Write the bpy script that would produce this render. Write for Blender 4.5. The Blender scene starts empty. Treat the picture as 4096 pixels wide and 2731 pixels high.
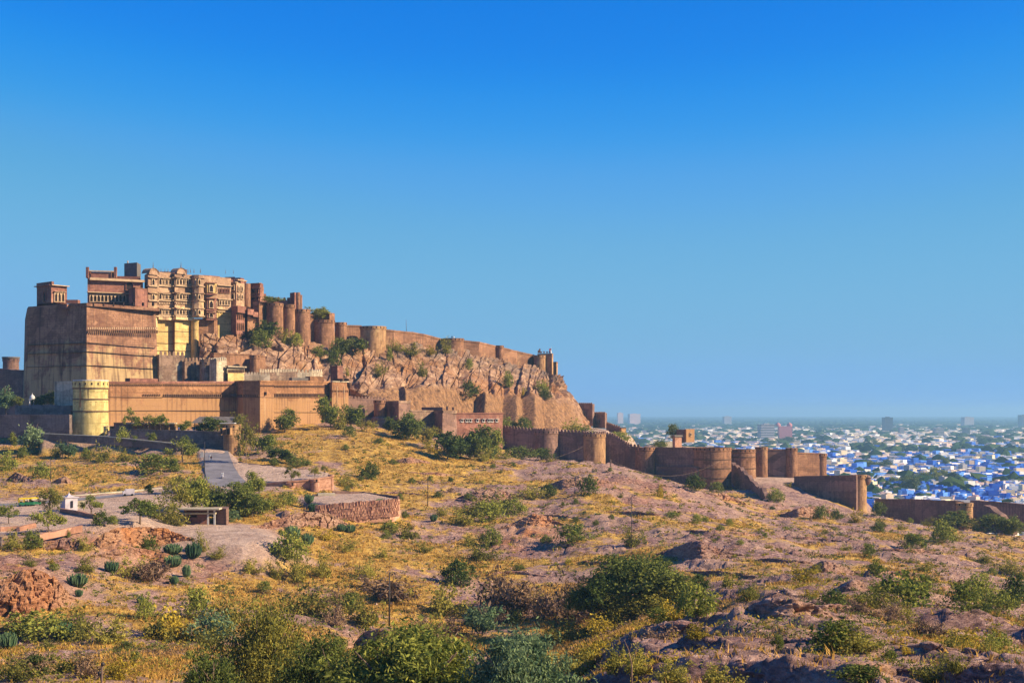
import bpy, math, random
import numpy as np
from mathutils import Vector, Matrix

# ------------------------------------------------------------------ camera, sky, sun, exposure
F = 5627.0          # focal length in photograph pixels (photograph 4096 x 2731)
CX, HY = 2048.0, 1650.0   # image centre column and the row of the horizon
scene = bpy.context.scene
cam_d = bpy.data.cameras.new('camera'); cam = bpy.data.objects.new('camera', cam_d)
scene.collection.objects.link(cam); scene.camera = cam
cam.location = (0, 0, 0); cam.rotation_euler = (math.radians(90), 0, 0)
cam_d.sensor_width = 36.0; cam_d.lens = 36.0 * F / 4096.0
cam_d.shift_y = (HY - 1365.5) / 4096.0
cam_d.clip_start = 0.5; cam_d.clip_end = 90000

SUN_AZ, SUN_EL = math.radians(80), math.radians(30)     # azimuth from behind the camera towards +X
sdir = Vector((math.sin(SUN_AZ) * math.cos(SUN_EL), -math.cos(SUN_AZ) * math.cos(SUN_EL), math.sin(SUN_EL)))
sun_d = bpy.data.lights.new('sun', 'SUN'); sun = bpy.data.objects.new('sun', sun_d)
scene.collection.objects.link(sun)
sun_d.energy = 5.0; sun_d.angle = math.radians(0.53); sun_d.color = (1.0, 0.79, 0.52)
sun.rotation_euler = sdir.to_track_quat('Z', 'Y').to_euler()

world = bpy.data.worlds.new('World'); scene.world = world; world.use_nodes = True
wt = world.node_tree; wt.nodes.clear()
w_out = wt.nodes.new('ShaderNodeOutputWorld'); w_bg = wt.nodes.new('ShaderNodeBackground')
w_sky = wt.nodes.new('ShaderNodeTexSky'); w_sky.sky_type = 'NISHITA'; w_sky.sun_disc = False
w_sky.sun_elevation = SUN_EL; w_sky.sun_rotation = math.radians(180) - SUN_AZ
w_sky.altitude = 400; w_sky.air_density = 1.0; w_sky.dust_density = 0.0; w_sky.ozone_density = 10.0
w_m1 = wt.nodes.new('ShaderNodeVectorMath'); w_m1.operation = 'SCALE'; w_m1.inputs['Scale'].default_value = 0.1
w_m2 = wt.nodes.new('ShaderNodeVectorMath'); w_m2.operation = 'SCALE'; w_m2.inputs['Scale'].default_value = 10.0
w_cv = wt.nodes.new('ShaderNodeRGBCurve')          # the photograph's vivid rendering of a clear, dust-dimmed sky
for ch, pts in enumerate((((0, 0.006), (0.073, 0.010), (0.087, 0.030), (0.11, 0.100), (0.154, 0.165), (0.25, 0.205), (0.4, 0.225), (1.0, 0.95)),
                          ((0, 0.03), (0.182, 0.225), (0.214, 0.30), (0.26, 0.385), (0.331, 0.450), (0.435, 0.465), (0.5, 0.455), (1.0, 0.95)),
                          ((0, 0.10), (0.419, 0.80), (0.469, 0.83), (0.525, 0.80), (0.579, 0.74), (0.7, 0.80), (1.0, 1.0)))):
    c = w_cv.mapping.curves[ch]
    while len(c.points) < len(pts): c.points.new(0.5, 0.5)
    for p, (u, v) in zip(c.points, pts): p.location = (u, v); p.handle_type = 'AUTO'
w_cv.mapping.update()
wt.links.new(w_sky.outputs[0], w_m1.inputs[0]); wt.links.new(w_m1.outputs[0], w_cv.inputs['Color'])
wt.links.new(w_cv.outputs[0], w_m2.inputs[0]); wt.links.new(w_m2.outputs[0], w_bg.inputs[0])
w_bg.inputs[1].default_value = 0.05
wt.links.new(w_bg.outputs[0], w_out.inputs[0])

scene.view_settings.view_transform = 'Standard'; scene.view_settings.look = 'None'
scene.view_settings.exposure = 1.0; scene.view_settings.gamma = 1.0
scene.view_settings.use_curve_mapping = False
scene.render.engine = 'CYCLES'
cy = scene.cycles
cy.max_bounces = 5; cy.diffuse_bounces = 2; cy.glossy_bounces = 1; cy.transmission_bounces = 2
cy.volume_bounces = 0; cy.transparent_max_bounces = 4; cy.caustics_reflective = False; cy.caustics_refractive = False
cy.use_denoising = True
try: cy.denoiser = 'OPENIMAGEDENOISE'
except Exception: pass

COL = scene.collection
RNG = np.random.default_rng(7)
random.seed(7)

# ------------------------------------------------------------------ helpers
def sx(px, Y): return (px - CX) / F * Y
def zz(py, Y): return -(py - HY) / F * Y
def at(px, py, Y): return Vector((sx(px, Y), Y, zz(py, Y)))
def sstep(a, b, x):
    t = np.clip((np.asarray(x, float) - a) / (b - a), 0, 1); return t * t * (3 - 2 * t)

_perm = np.random.default_rng(11).permutation(4096)
_rnd = np.random.default_rng(12).random((4096, 4))
def _h(ix, iy, s):
    return _perm[(_perm[(ix + 37 * s) & 4095] + iy) & 4095]
def perlin(x, y, s=0):
    ix = np.floor(x).astype(int); iy = np.floor(y).astype(int); fx = x - ix; fy = y - iy
    u = fx * fx * fx * (fx * (fx * 6 - 15) + 10); v = fy * fy * fy * (fy * (fy * 6 - 15) + 10)
    def g(i, j, dx, dy):
        a = _rnd[_h(i, j, s), 0] * 2 * math.pi; return np.cos(a) * dx + np.sin(a) * dy
    a = g(ix, iy, fx, fy); b = g(ix + 1, iy, fx - 1, fy); c = g(ix, iy + 1, fx, fy - 1); d = g(ix + 1, iy + 1, fx - 1, fy - 1)
    return (a + (b - a) * u) * (1 - v) + (c + (d - c) * u) * v
def fbm(x, y, o=4, s=0):
    r = 0; a = 1.0; f = 1.0
    for k in range(o):
        r = r + a * perlin(x * f, y * f, s + k); a *= 0.5; f *= 2.03
    return r
def blocks(x, y, s=0, tilt=0.8):
    """facetted rock: every Voronoi cell is a tilted plane; also returns the crack distance (F2-F1)"""
    ix = np.floor(x).astype(int); iy = np.floor(y).astype(int)
    d1 = np.full(np.shape(x), 9.0); d2 = np.full(np.shape(x), 9.0); h = np.zeros(np.shape(x))
    for a in (-1, 0, 1):
        for b in (-1, 0, 1):
            k = _h(ix + a, iy + b, s); cx = ix + a + _rnd[k, 0]; cyy = iy + b + _rnd[k, 1]
            dx = x - cx; dy = y - cyy; d = np.sqrt(dx * dx + dy * dy)
            k2 = _h(ix + a, iy + b, s + 5)
            val = (_rnd[k, 2] - 0.5) + tilt * ((_rnd[k, 3] - 0.5) * dx + (_rnd[k2, 2] - 0.5) * dy)
            near = d < d1
            d2 = np.where(near, d1, np.minimum(d2, d)); h = np.where(near, val, h); d1 = np.where(near, d, d1)
    return h, d2 - d1

def np_mesh(name, co, faces, mats=(), smooth=False, matidx=None, uv=None):
    """mesh from numpy arrays; faces is an (n,3) or (n,4) array"""
    co = np.asarray(co, np.float32); faces = np.asarray(faces, np.int32); n, k = faces.shape
    me = bpy.data.meshes.new(name)
    me.vertices.add(len(co)); me.vertices.foreach_set('co', co.ravel())
    me.loops.add(n * k); me.loops.foreach_set('vertex_index', faces.ravel())
    me.polygons.add(n); me.polygons.foreach_set('loop_start', np.arange(0, n * k, k, dtype=np.int32))
    me.polygons.foreach_set('loop_total', np.full(n, k, np.int32))
    if matidx is not None: me.polygons.foreach_set('material_index', np.asarray(matidx, np.int32))
    me.polygons.foreach_set('use_smooth', np.full(n, bool(smooth)))
    for m in mats: me.materials.append(m)
    if uv is not None:
        l = me.uv_layers.new(name='UVMap'); l.data.foreach_set('uv', np.asarray(uv, np.float32).ravel())
    me.update(calc_edges=True)
    return me

class MB:
    """collects faces in world coordinates; build() links ONE mesh object under its parent"""
    def __init__(s): s.v = []; s.f = []; s.m = []; s.sm = []
    def add(s, vs, fs, m=0, smooth=False):
        o = len(s.v); s.v += [tuple(p) for p in vs]
        for f in fs: s.f.append([o + i for i in f]); s.m.append(m); s.sm.append(smooth)
    def box(s, c, size, rz=0.0, m=0):
        hx, hy, hz = size[0] / 2, size[1] / 2, size[2] / 2; ca, sa = math.cos(rz), math.sin(rz)
        vs = []
        for dz in (-hz, hz):
            for dx, dy in ((-hx, -hy), (hx, -hy), (hx, hy), (-hx, hy)):
                vs.append((c[0] + dx * ca - dy * sa, c[1] + dx * sa + dy * ca, c[2] + dz))
        s.add(vs, [(3, 2, 1, 0), (4, 5, 6, 7), (0, 1, 5, 4), (1, 2, 6, 5), (2, 3, 7, 6), (3, 0, 4, 7)], m)
    def prism(s, pts, z0, z1, m=0, inset=0.0, cap=True):
        """vertical prism on footprint pts (counter-clockwise seen from above); inset shrinks the top (batter)"""
        n = len(pts); cx = sum(p[0] for p in pts) / n; cy_ = sum(p[1] for p in pts) / n
        zt = z1 if isinstance(z1, (list, tuple)) else [z1] * n
        vs = [(p[0], p[1], z0) for p in pts]
        for p, z in zip(pts, zt):
            dx, dy = cx - p[0], cy_ - p[1]; l = math.hypot(dx, dy) or 1
            vs.append((p[0] + dx / l * inset, p[1] + dy / l * inset, z))
        fs = [(i, (i + 1) % n, n + (i + 1) % n, n + i) for i in range(n)]
        if cap: fs.append(tuple(range(n, 2 * n)))
        s.add(vs, fs, m)
    def lathe(s, c, prof, seg=28, m=0, a0=0.0, a1=2 * math.pi, smooth=True, squash=1.0, rz=0.0):
        """prof: list of (radius, z) from bottom to top, z relative to c"""
        full = abs(a1 - a0 - 2 * math.pi) < 1e-6; k = seg if full else seg + 1
        vs = []
        for r, z in prof:
            for i in range(k):
                a = a0 + (a1 - a0) * i / seg; lx, ly = r * math.cos(a), r * math.sin(a) * squash
                vs.append((c[0] + lx * math.cos(rz) - ly * math.sin(rz), c[1] + lx * math.sin(rz) + ly * math.cos(rz), c[2] + z))
        fs = []
        for j in range(len(prof) - 1):
            for i in range(seg):
                i2 = (i + 1) % k
                fs.append((j * k + i, j * k + i2, (j + 1) * k + i2, (j + 1) * k + i))
        s.add(vs, fs, m, smooth)
    def tube(s, pts, radii, seg=6, m=0, smooth=True):
        pts = [Vector(p) for p in pts]; vs = []; fs = []
        for i, p in enumerate(pts):
            d = (pts[min(i + 1, len(pts) - 1)] - pts[max(i - 1, 0)]); d = d.normalized() if d.length > 1e-9 else Vector((0, 0, 1))
            a = d.cross(Vector((0.31, 0.57, 0.76))); a.normalize(); b = d.cross(a)
            r = radii[i] if isinstance(radii, (list, tuple)) else radii
            for k in range(seg):
                t = 2 * math.pi * k / seg; vs.append(p + (a * math.cos(t) + b * math.sin(t)) * r)
        for i in range(len(pts) - 1):
            for k in range(seg):
                k2 = (k + 1) % seg; fs.append((i * seg + k, i * seg + k2, (i + 1) * seg + k2, (i + 1) * seg + k))
        fs.append(tuple(range(seg))[::-1]); fs.append(tuple(range((len(pts) - 1) * seg, len(pts) * seg)))
        s.add(vs, fs, m, smooth)
    def mesh(s, name, mats, origin=(0, 0, 0), uv=True):
        me = bpy.data.meshes.new(name); o = Vector(origin)
        me.from_pydata([(p[0] - o.x, p[1] - o.y, p[2] - o.z) for p in s.v], [], s.f)
        for m in (mats if isinstance(mats, (list, tuple)) else [mats]): me.materials.append(m)
        me.polygons.foreach_set('material_index', s.m); me.polygons.foreach_set('use_smooth', s.sm)
        if uv:
            l = me.uv_layers.new(name='UVMap'); co = s.v; uvs = []
            for p in me.polygons:
                n = p.normal
                if abs(n.z) > 0.85:
                    for vi in p.vertices: uvs += [co[vi][0], co[vi][1]]
                else:
                    t = Vector((-n.y, n.x, 0)).normalized()
                    for vi in p.vertices: uvs += [co[vi][0] * t.x + co[vi][1] * t.y, co[vi][2]]
            l.data.foreach_set('uv', uvs)
        me.update()
        return me
    def build(s, name, mats, parent=None, label=None, kind=None):
        org = wloc(parent) if parent is not None else (0, 0, 0)
        o = bpy.data.objects.new(name, s.mesh(name, mats, org)); COL.objects.link(o)
        if parent is not None: o.parent = parent
        if label: o['label'] = label
        if kind: o['kind'] = kind
        return o

_wl = {}
def wloc(o):
    p = Vector((0, 0, 0))
    while o is not None: p = p + o.location; o = o.parent
    return p
def tag(o, label=None, cat=None, group=None, kind=None):
    if label: o['label'] = label
    if cat: o['category'] = cat
    if group: o['group'] = group
    if kind: o['kind'] = kind
    return o
def thing(name, label, cat, loc, group=None, rz=0.0):
    o = bpy.data.objects.new(name, None); COL.objects.link(o); o.location = loc; o.rotation_euler = (0, 0, rz)
    o.empty_display_size = 0.5
    return tag(o, label, cat, group, 'thing')
def put(name, me, parent=None, loc=(0, 0, 0), rz=0.0, scale=1.0, label=None):
    """links an object that shares mesh data; loc is in the parent's space"""
    o = bpy.data.objects.new(name, me); COL.objects.link(o); o.location = loc; o.rotation_euler = (0, 0, rz)
    o.scale = (scale,) * 3 if not isinstance(scale, (tuple, list)) else scale
    if parent is not None: o.parent = parent
    if label: o['label'] = label
    return o
def copy_tree(o, parent=None):
    c = o.copy(); COL.objects.link(c); c.parent = parent
    for ch in o.children: copy_tree(ch, c)
    return c

# ------------------------------------------------------------------ materials
def nmat(name):
    m = bpy.data.materials.new(name); m.use_nodes = True; nt = m.node_tree; nt.nodes.clear()
    out = nt.nodes.new('ShaderNodeOutputMaterial'); return m, nt, out
def N(nt, typ, **kw):
    n = nt.nodes.new(typ)
    for k, v in kw.items():
        if k in n.inputs: n.inputs[k].default_value = v
        else: setattr(n, k, v)
    return n
def noise(nt, vec, scale, detail=4.0, rough=0.55):
    n = N(nt, 'ShaderNodeTexNoise', Scale=scale, Detail=detail, Roughness=rough); nt.links.new(vec, n.inputs['Vector']); return n.outputs['Fac']
def ramp(nt, fac, stops):
    r = nt.nodes.new('ShaderNodeValToRGB'); nt.links.new(fac, r.inputs[0]); el = r.color_ramp.elements
    while len(el) < len(stops): el.new(0.5)
    for e, (p, c) in zip(el, stops): e.position = p; e.color = tuple(c[:3]) + (1,) if not isinstance(c, (int, float)) else (c, c, c, 1)
    return r.outputs[0]
def mix(nt, fac, a, b, mode='MIX'):
    m = nt.nodes.new('ShaderNodeMix'); m.data_type = 'RGBA'; m.blend_type = mode
    for sock, v in ((m.inputs[0], fac), (m.inputs[6], a), (m.inputs[7], b)):
        if isinstance(v, (int, float)): sock.default_value = v
        elif isinstance(v, (tuple, list)): sock.default_value = tuple(v[:3]) + (1,)
        else: nt.links.new(v, sock)
    return m.outputs[2]
def scaled(nt, vec, s):
    m = nt.nodes.new('ShaderNodeMapping'); m.inputs['Scale'].default_value = s; nt.links.new(vec, m.inputs[0]); return m.outputs[0]
def finish(nt, out, col, rough=0.9, bump=None, bstr=0.4, bdist=0.2, spec=0.1):
    b = N(nt, 'ShaderNodeBsdfPrincipled', Roughness=rough)
    b.inputs['Specular IOR Level'].default_value = spec
    if isinstance(col, (tuple, list)): b.inputs['Base Color'].default_value = tuple(col[:3]) + (1,)
    else: nt.links.new(col, b.inputs['Base Color'])
    if bump is not None:
        bp = N(nt, 'ShaderNodeBump', Strength=bstr, Distance=bdist); nt.links.new(bump, bp.inputs['Height']); nt.links.new(bp.outputs[0], b.inputs['Normal'])
    nt.links.new(b.outputs[0], out.inputs[0]); return b

def stone(name, a, b, stain, plaster=None, pl=0.55, streak=0.5, course=0.55, zpl=None):
    """coursed, weathered masonry: a/b stone tones, stain colour run down from above, optional remains of plaster"""
    m, nt, out = nmat(name)
    uv = nt.nodes.new('ShaderNodeTexCoord').outputs['UV']; pos = nt.nodes.new('ShaderNodeNewGeometry').outputs['Position']
    br = N(nt, 'ShaderNodeTexBrick', Scale=1.0)
    br.inputs['Brick Width'].default_value = course * 2.3; br.inputs['Row Height'].default_value = course
    br.inputs['Mortar Size'].default_value = course * 0.07; br.inputs['Bias'].default_value = 0.0
    br.inputs['Color1'].default_value = tuple(0.78 * x for x in a) + (1,); br.inputs['Color2'].default_value = tuple(min(1, 1.15 * x) for x in b) + (1,)
    br.inputs['Mortar'].default_value = tuple(0.45 * x for x in a) + (1,)
    nt.links.new(uv, br.inputs['Vector'])
    big = noise(nt, pos, 0.11, 6, 0.62); fine = noise(nt, pos, 1.3, 5, 0.7)
    mid = noise(nt, pos, 0.42, 5, 0.7)
    c = mix(nt, ramp(nt, fine, [(0.35, 0.0), (0.7, 0.8)]), br.outputs[0], tuple(min(1, 1.4 * x) for x in b))
    c = mix(nt, ramp(nt, mid, [(0.47, 0.0), (0.66, 0.62)]), c, tuple(0.5 * x for x in a))
    c = mix(nt, ramp(nt, big, [(0.38, 0.0), (0.62, 0.6)]), c, tuple(0.62 * x for x in a))
    vo = N(nt, 'ShaderNodeTexVoronoi', Scale=1.0); nt.links.new(scaled(nt, uv, (0.16, 0.30, 1)), vo.inputs['Vector'])   # patched repairs: building lifts of slightly different stone
    sv = nt.nodes.new('ShaderNodeSeparateColor'); nt.links.new(vo.outputs['Color'], sv.inputs[0])
    c = mix(nt, ramp(nt, sv.outputs[0], [(0.15, 0.45), (0.45, 0.0)]), c, tuple(0.55 * x for x in a)); c = mix(nt, ramp(nt, sv.outputs[1], [(0.6, 0.0), (0.95, 0.4)]), c, tuple(min(1, 1.5 * x) for x in b))
    if plaster:
        pm = noise(nt, scaled(nt, pos, (1, 1, 0.7)), 0.16, 7, 0.68)
        if zpl:     # plaster has survived on the lower part only
            sp = nt.nodes.new('ShaderNodeSeparateXYZ'); nt.links.new(pos, sp.inputs[0]); mr = nt.nodes.new('ShaderNodeMapRange'); nt.links.new(sp.outputs[2], mr.inputs[0])
            for i_, v_ in zip((1, 2, 3, 4), (zpl[0], zpl[1], 0.16, -0.2)): mr.inputs[i_].default_value = v_
            ad = nt.nodes.new('ShaderNodeMath'); ad.operation = 'ADD'; nt.links.new(pm, ad.inputs[0]); nt.links.new(mr.outputs[0], ad.inputs[1]); pm = ad.outputs[0]
        c = mix(nt, ramp(nt, pm, [(pl - 0.05, 0.0), (pl + 0.05, 0.9)]), c, plaster)
    st = noise(nt, scaled(nt, uv, (0.8, 0.035, 1)), 1.0, 6, 0.7)
    c = mix(nt, ramp(nt, st, [(0.5, 0.0), (0.68, streak)]), c, stain)
    ft = noise(nt, scaled(nt, uv, (0.2, 1.1, 1)), 1.0, 4, 0.65)
    c = mix(nt, ramp(nt, ft, [(0.56, 0.0), (0.7, 0.38)]), c, stain)
    finish(nt, out, c, 0.92, fine, 0.5, 0.12)
    return m
def plain(name, c, rough=0.85, var=0.25, scale=0.8, spec=0.1):
    m, nt, out = nmat(name); pos = nt.nodes.new('ShaderNodeNewGeometry').outputs['Position']
    f = noise(nt, pos, scale, 5, 0.6)
    col = ramp(nt, f, [(0.3, [x * (1 - var) for x in c]), (0.7, [min(1, x * (1 + var)) for x in c])])
    finish(nt, out, col, rough, spec=spec); return m
def leafmat(name, a, b, trans=0.3):
    """leaves: colour drifts between two tones from clump to clump; a part of the light shines through"""
    m, nt, out = nmat(name)
    geo = nt.nodes.new('ShaderNodeNewGeometry'); oi = nt.nodes.new('ShaderNodeObjectInfo')
    pos = geo.outputs['Position']
    f = noise(nt, pos, 0.9, 3, 0.6); r = nt.nodes.new('ShaderNodeMath'); r.operation = 'ADD'
    nt.links.new(f, r.inputs[0])
    k = nt.nodes.new('ShaderNodeMath'); k.operation = 'MULTIPLY_ADD'; k.inputs[1].default_value = 0.5; k.inputs[2].default_value = -0.25
    nt.links.new(oi.outputs['Random'], k.inputs[0]); nt.links.new(k.outputs[0], r.inputs[1])
    isl = nt.nodes.new('ShaderNodeMath'); isl.operation = 'MULTIPLY_ADD'; isl.inputs[1].default_value = 0.5; isl.inputs[2].default_value = -0.25
    nt.links.new(geo.outputs['Random Per Island'], isl.inputs[0])
    r2 = nt.nodes.new('ShaderNodeMath'); r2.operation = 'ADD'; nt.links.new(r.outputs[0], r2.inputs[0]); nt.links.new(isl.outputs[0], r2.inputs[1])
    c = ramp(nt, r2.outputs[0], [(0.25, a), (0.8, b)])
    d = N(nt, 'ShaderNodeBsdfDiffuse'); t = N(nt, 'ShaderNodeBsdfTranslucent'); x = N(nt, 'ShaderNodeMixShader'); x.inputs[0].default_value = trans
    nt.links.new(c, d.inputs[0]); nt.links.new(c, t.inputs[0]); nt.links.new(d.outputs[0], x.inputs[1]); nt.links.new(t.outputs[0], x.inputs[2])
    nt.links.new(x.outputs[0], out.inputs[0]); return m
# ------------------------------------------------------------------ terrain: the hill the camera looks across
TY = [30, 50, 80, 110, 140, 170, 200, 225, 250, 275, 300, 335, 380, 420, 460, 500, 540, 580, 640, 720, 900, 1100]
TP = [-400, 0, 350, 700, 1050, 1400, 1750, 2100, 2450, 2800, 3150, 3500, 3850, 4100, 4500]
TZ = [
 [-8,-12,-18,-23,-26.5,-29.5,-31.5,-25,-23,-21.8,-21.8,-21.8,-19.0,-16.0,-12,-8,-5,-3,-3,-12,-50,-85],
 [-8,-12,-18,-23,-26.5,-29.5,-31.5,-25,-23,-21.8,-21.8,-21.8,-18.5,-15.5,-11,-6,-3,-2,-2,-10,-50,-85],
 [-8,-12,-18,-23,-26.5,-29.5,-31,-29.5,-24.5,-21.8,-21.8,-21.8,-18.5,-15,-11,-6.5,-3,-2,-2,-10,-50,-85],
 [-8.5,-13,-19,-24,-27,-30,-32.5,-31.5,-29,-25.5,-23.5,-21,-18.5,-15,-11.5,-7.5,-3,-2,-2,-10,-50,-85],
 [-9,-14,-20,-25,-28,-31,-33.5,-33,-31,-28.5,-26,-22.0,-18,-14.5,-11.5,-8,-4,-2,-2,-10,-50,-85],
 [-9,-15,-21,-25,-28.5,-31.5,-34.5,-35,-34,-31.5,-29,-25.5,-22,-17.5,-11.5,-6,-3.5,-3,-4,-10,-50,-85],
 [-9,-15,-21,-25.5,-29,-32,-35,-36,-36,-34.5,-32.5,-29,-25.5,-21.5,-18,-14,-10,-9,-8,-12,-50,-85],
 [-9,-14.5,-20,-24.5,-28.5,-32,-35.5,-37,-36.5,-35,-33,-29.5,-26.5,-23,-20.5,-18.8,-18,-18.5,-14,-16,-52,-86],
 [-8.5,-12.2,-15.8,-18.9,-22.3,-28,-32,-33.5,-33.5,-32.5,-30.5,-27,-23.5,-20.5,-18.5,-18.3,-20,-23,-26,-34,-60,-88],
 [-8,-11.8,-15.4,-18.2,-20.8,-24.5,-27.5,-28.5,-28.5,-28.5,-28.2,-27.6,-27.4,-27.3,-27.6,-29,-31,-32,-36,-46,-68,-90],
 [-7.8,-11.5,-15.2,-17.9,-20.0,-22.6,-25.5,-27,-28.3,-29.2,-30,-31,-32.6,-34,-35,-34.4,-32,-28.5,-31,-48,-74,-90],
 [-7.8,-11.3,-15.2,-18.0,-20.4,-22.5,-25,-27,-28.5,-29.7,-30.8,-32.2,-33.6,-35,-36.5,-38,-40,-44,-52,-62,-80,-90],
 [-7.8,-11.3,-15.3,-18.4,-21.4,-24,-27,-29,-31,-32,-33,-34.5,-36.5,-38,-39.5,-41.5,-45,-52,-60,-70,-82,-90],
 [-7.8,-11.3,-15.5,-18.9,-22.6,-26,-29,-31,-33,-34.5,-35.5,-37,-39,-41,-42.5,-45,-50,-56,-64,-72,-84,-90],
 [-7.8,-11.5,-15.7,-19.2,-23.2,-27,-30,-32,-34,-35.5,-37,-38.5,-40.5,-43,-46,-50,-55,-60,-68,-76,-86,-90]]
_lt = np.linspace(-0.66, 0.66, 331); _ly = np.linspace(math.log(30), math.log(1100), 361)
_tt = (np.array(TP) - CX) / F
_g = np.array([np.interp(_ly, np.log(TY), r) for r in TZ])            # table columns, resampled along depth
_g = np.array([np.interp(_lt, _tt, _g[:, k]) for k in range(len(_ly))])   # [depth, tan]
def _blur(a, k, ax):
    w = np.exp(-0.5 * (np.arange(-3 * k, 3 * k + 1) / k) ** 2); w /= w.sum()
    p = [(0, 0), (0, 0)]; p[ax] = (3 * k, 3 * k); a = np.pad(a, p, mode='edge')
    return np.apply_along_axis(lambda v: np.convolve(v, w, 'valid'), ax, a)
_g = _blur(_blur(_g, 2, 0), 6, 1)
def base_h(X, Y):
    X = np.asarray(X, float); Y = np.asarray(Y, float)
    u = np.clip((X / np.maximum(Y, 1) + 0.66) / 1.32 * 330, 0, 329.999); v = np.clip((np.log(np.maximum(Y, 30)) - _ly[0]) / (_ly[-1] - _ly[0]) * 360, 0, 359.999)
    i = u.astype(int); j = v.astype(int); a = u - i; b = v - j
    return (_g[j, i] * (1 - a) + _g[j, i + 1] * a) * (1 - b) + (_g[j + 1, i] * (1 - a) + _g[j + 1, i + 1] * a) * b

# levelled places: (corner pixels + depth) -> a plane each
def _plane(c):
    P = np.array([[sx(p, Y), Y, zz(q, Y)] for p, q, Y in c]); A = np.c_[P[:, :2], np.ones(len(P))]
    return P[:, :2], np.linalg.lstsq(A, P[:, 2], rcond=None)[0]
FLATS = [
 _plane([(-400, 2022, 335), (100, 2008, 338), (400, 1980, 350), (640, 1958, 360), (700, 2082, 292), (400, 2098, 278), (0, 2128, 264), (-400, 2132, 262)]) + (4.0,),
 _plane([(640, 1958, 360), (870, 1948, 370), (1055, 1938, 372), (850, 2010, 335), (690, 2040, 320)]) + (6.0,),
 _plane([(800, 1800, 440), (912, 1800, 440), (950, 1850, 415), (1310, 1898, 396), (1322, 1915, 378), (1056, 1937, 372), (830, 1955, 368), (826, 1880, 398)]) + (1.6,),
 _plane([(1190, 1992, 352), (1330, 1972, 368), (1470, 1974, 370), (1592, 1994, 347), (1560, 2000, 342), (1310, 2020, 333)]) + (1.6,),
 _plane([(430, 1722, 449), (890, 1730, 443), (900, 1718, 490), (430, 1712, 485)]) + (1.6,),
 _plane([(720, 2104, 298), (960, 2100, 300), (1080, 2150, 276), (960, 2172, 268), (760, 2160, 272)]) + (11.0,),
 _plane([(1400, 1660, 562), (1650, 1665, 572), (2005, 1712, 596), (2010, 1705, 690), (1400, 1650, 680)]) + (3.0,),
 _plane([(2005, 1716, 596), (2230, 1735, 592), (2400, 1748, 592), (2440, 1735, 640), (2440, 1712, 705), (2350, 1704, 760), (2005, 1702, 690)]) + (2.0,),
 _plane([(2290, 1712, 740), (2440, 1735, 705), (2515, 1752, 762), (2440, 1708, 840), (2270, 1702, 840)]) + (18.0,),
 _plane([(2590, 1806, 640), (2840, 1812, 640), (2800, 1796, 720), (2700, 1768, 740), (2600, 1785, 740)]) + (20.0,),
 _plane([(2985, 1910, 598), (3160, 1908, 604), (3330, 1912, 622), (3330, 1905, 660), (2985, 1895, 660)]) + (26.0,),
 _plane([(2822, 2436, 196), (2918, 2436, 196), (2918, 2418, 204), (2822, 2418, 204)]) + (2.5,),
 _plane([(170, 1742, 447), (430, 1752, 444), (705, 1782, 440), (890, 1806, 436), (890, 1803, 446), (430, 1748, 452), (170, 1738, 456)]) + (1.2,),
]
def flat_w(X, Y, poly, m):
    n = len(poly); ins = np.zeros(np.shape(X), bool); d = np.full(np.shape(X), 1e9)
    for i in range(n):
        ax, ay = poly[i]; bx, by = poly[(i + 1) % n]
        c = ((ay > Y) != (by > Y)) & (X < (bx - ax) * (Y - ay) / ((by - ay) if by != ay else 1e-9) + ax); ins ^= c
        t = np.clip(((X - ax) * (bx - ax) + (Y - ay) * (by - ay)) / ((bx - ax) ** 2 + (by - ay) ** 2), 0, 1)
        d = np.minimum(d, np.hypot(X - ax - t * (bx - ax), Y - ay - t * (by - ay)))
    return np.where(ins, 1.0, np.clip(1 - d / m, 0, 1))
# rock outcrops: (px, depth, half width in px, half depth in m, strength, lift)
ROCKS = [(90, 218, 190, 13, 1.0, 0.6), (480, 258, 290, 9, 1.0, 0.8), (1180, 318, 200, 12, 0.9, 0.8), (2110, 330, 160, 14, 1.0, 1.2),
         (2760, 128, 340, 20, 0.8, 0.3), (3100, 150, 260, 20, 0.9, 1.0), (2900, 300, 260, 26, 0.6, 1.0), (3480, 118, 300, 22, 0.8, 0.3), (3900, 150, 220, 22, 0.7, 0.5),
         (2350, 480, 330, 40, 0.55, 0.8), (2700, 455, 260, 40, 0.6, 0.6), (1950, 400, 240, 30, 0.5, 0.6), (3300, 520, 220, 40, 0.6, 0.4), (3350, 215, 330, 30, 0.7, 0.8),
         (1560, 198, 190, 9, 0.5, 1.6), (250, 165, 260, 14, 0.5, 0.3), (2950, 95, 420, 22, 0.7, 0.2), (3900, 90, 300, 20, 0.7, 0.2), (1750, 340, 150, 16, 0.5, 0.4),
         (820, 205, 200, 12, 0.35, 0.4), (3650, 330, 330, 50, 0.55, 0.6), (3950, 250, 200, 30, 0.5, 0.4), (150, 372, 160, 8, 0.6, 0.3), (560, 388, 160, 8, 0.45, 0.2)]
def rock_mask(X, Y):
    r = np.zeros(np.shape(X)); lift = np.zeros(np.shape(X))
    for px, Yc, hw, hd, s, l in ROCKS:
        q = ((X - sx(px, Yc)) / (hw / F * Yc)) ** 2 + ((Y - Yc) / hd) ** 2
        g = np.exp(-q * 0.9); r = np.maximum(r, g * s); lift += g * l
    return r, lift
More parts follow.
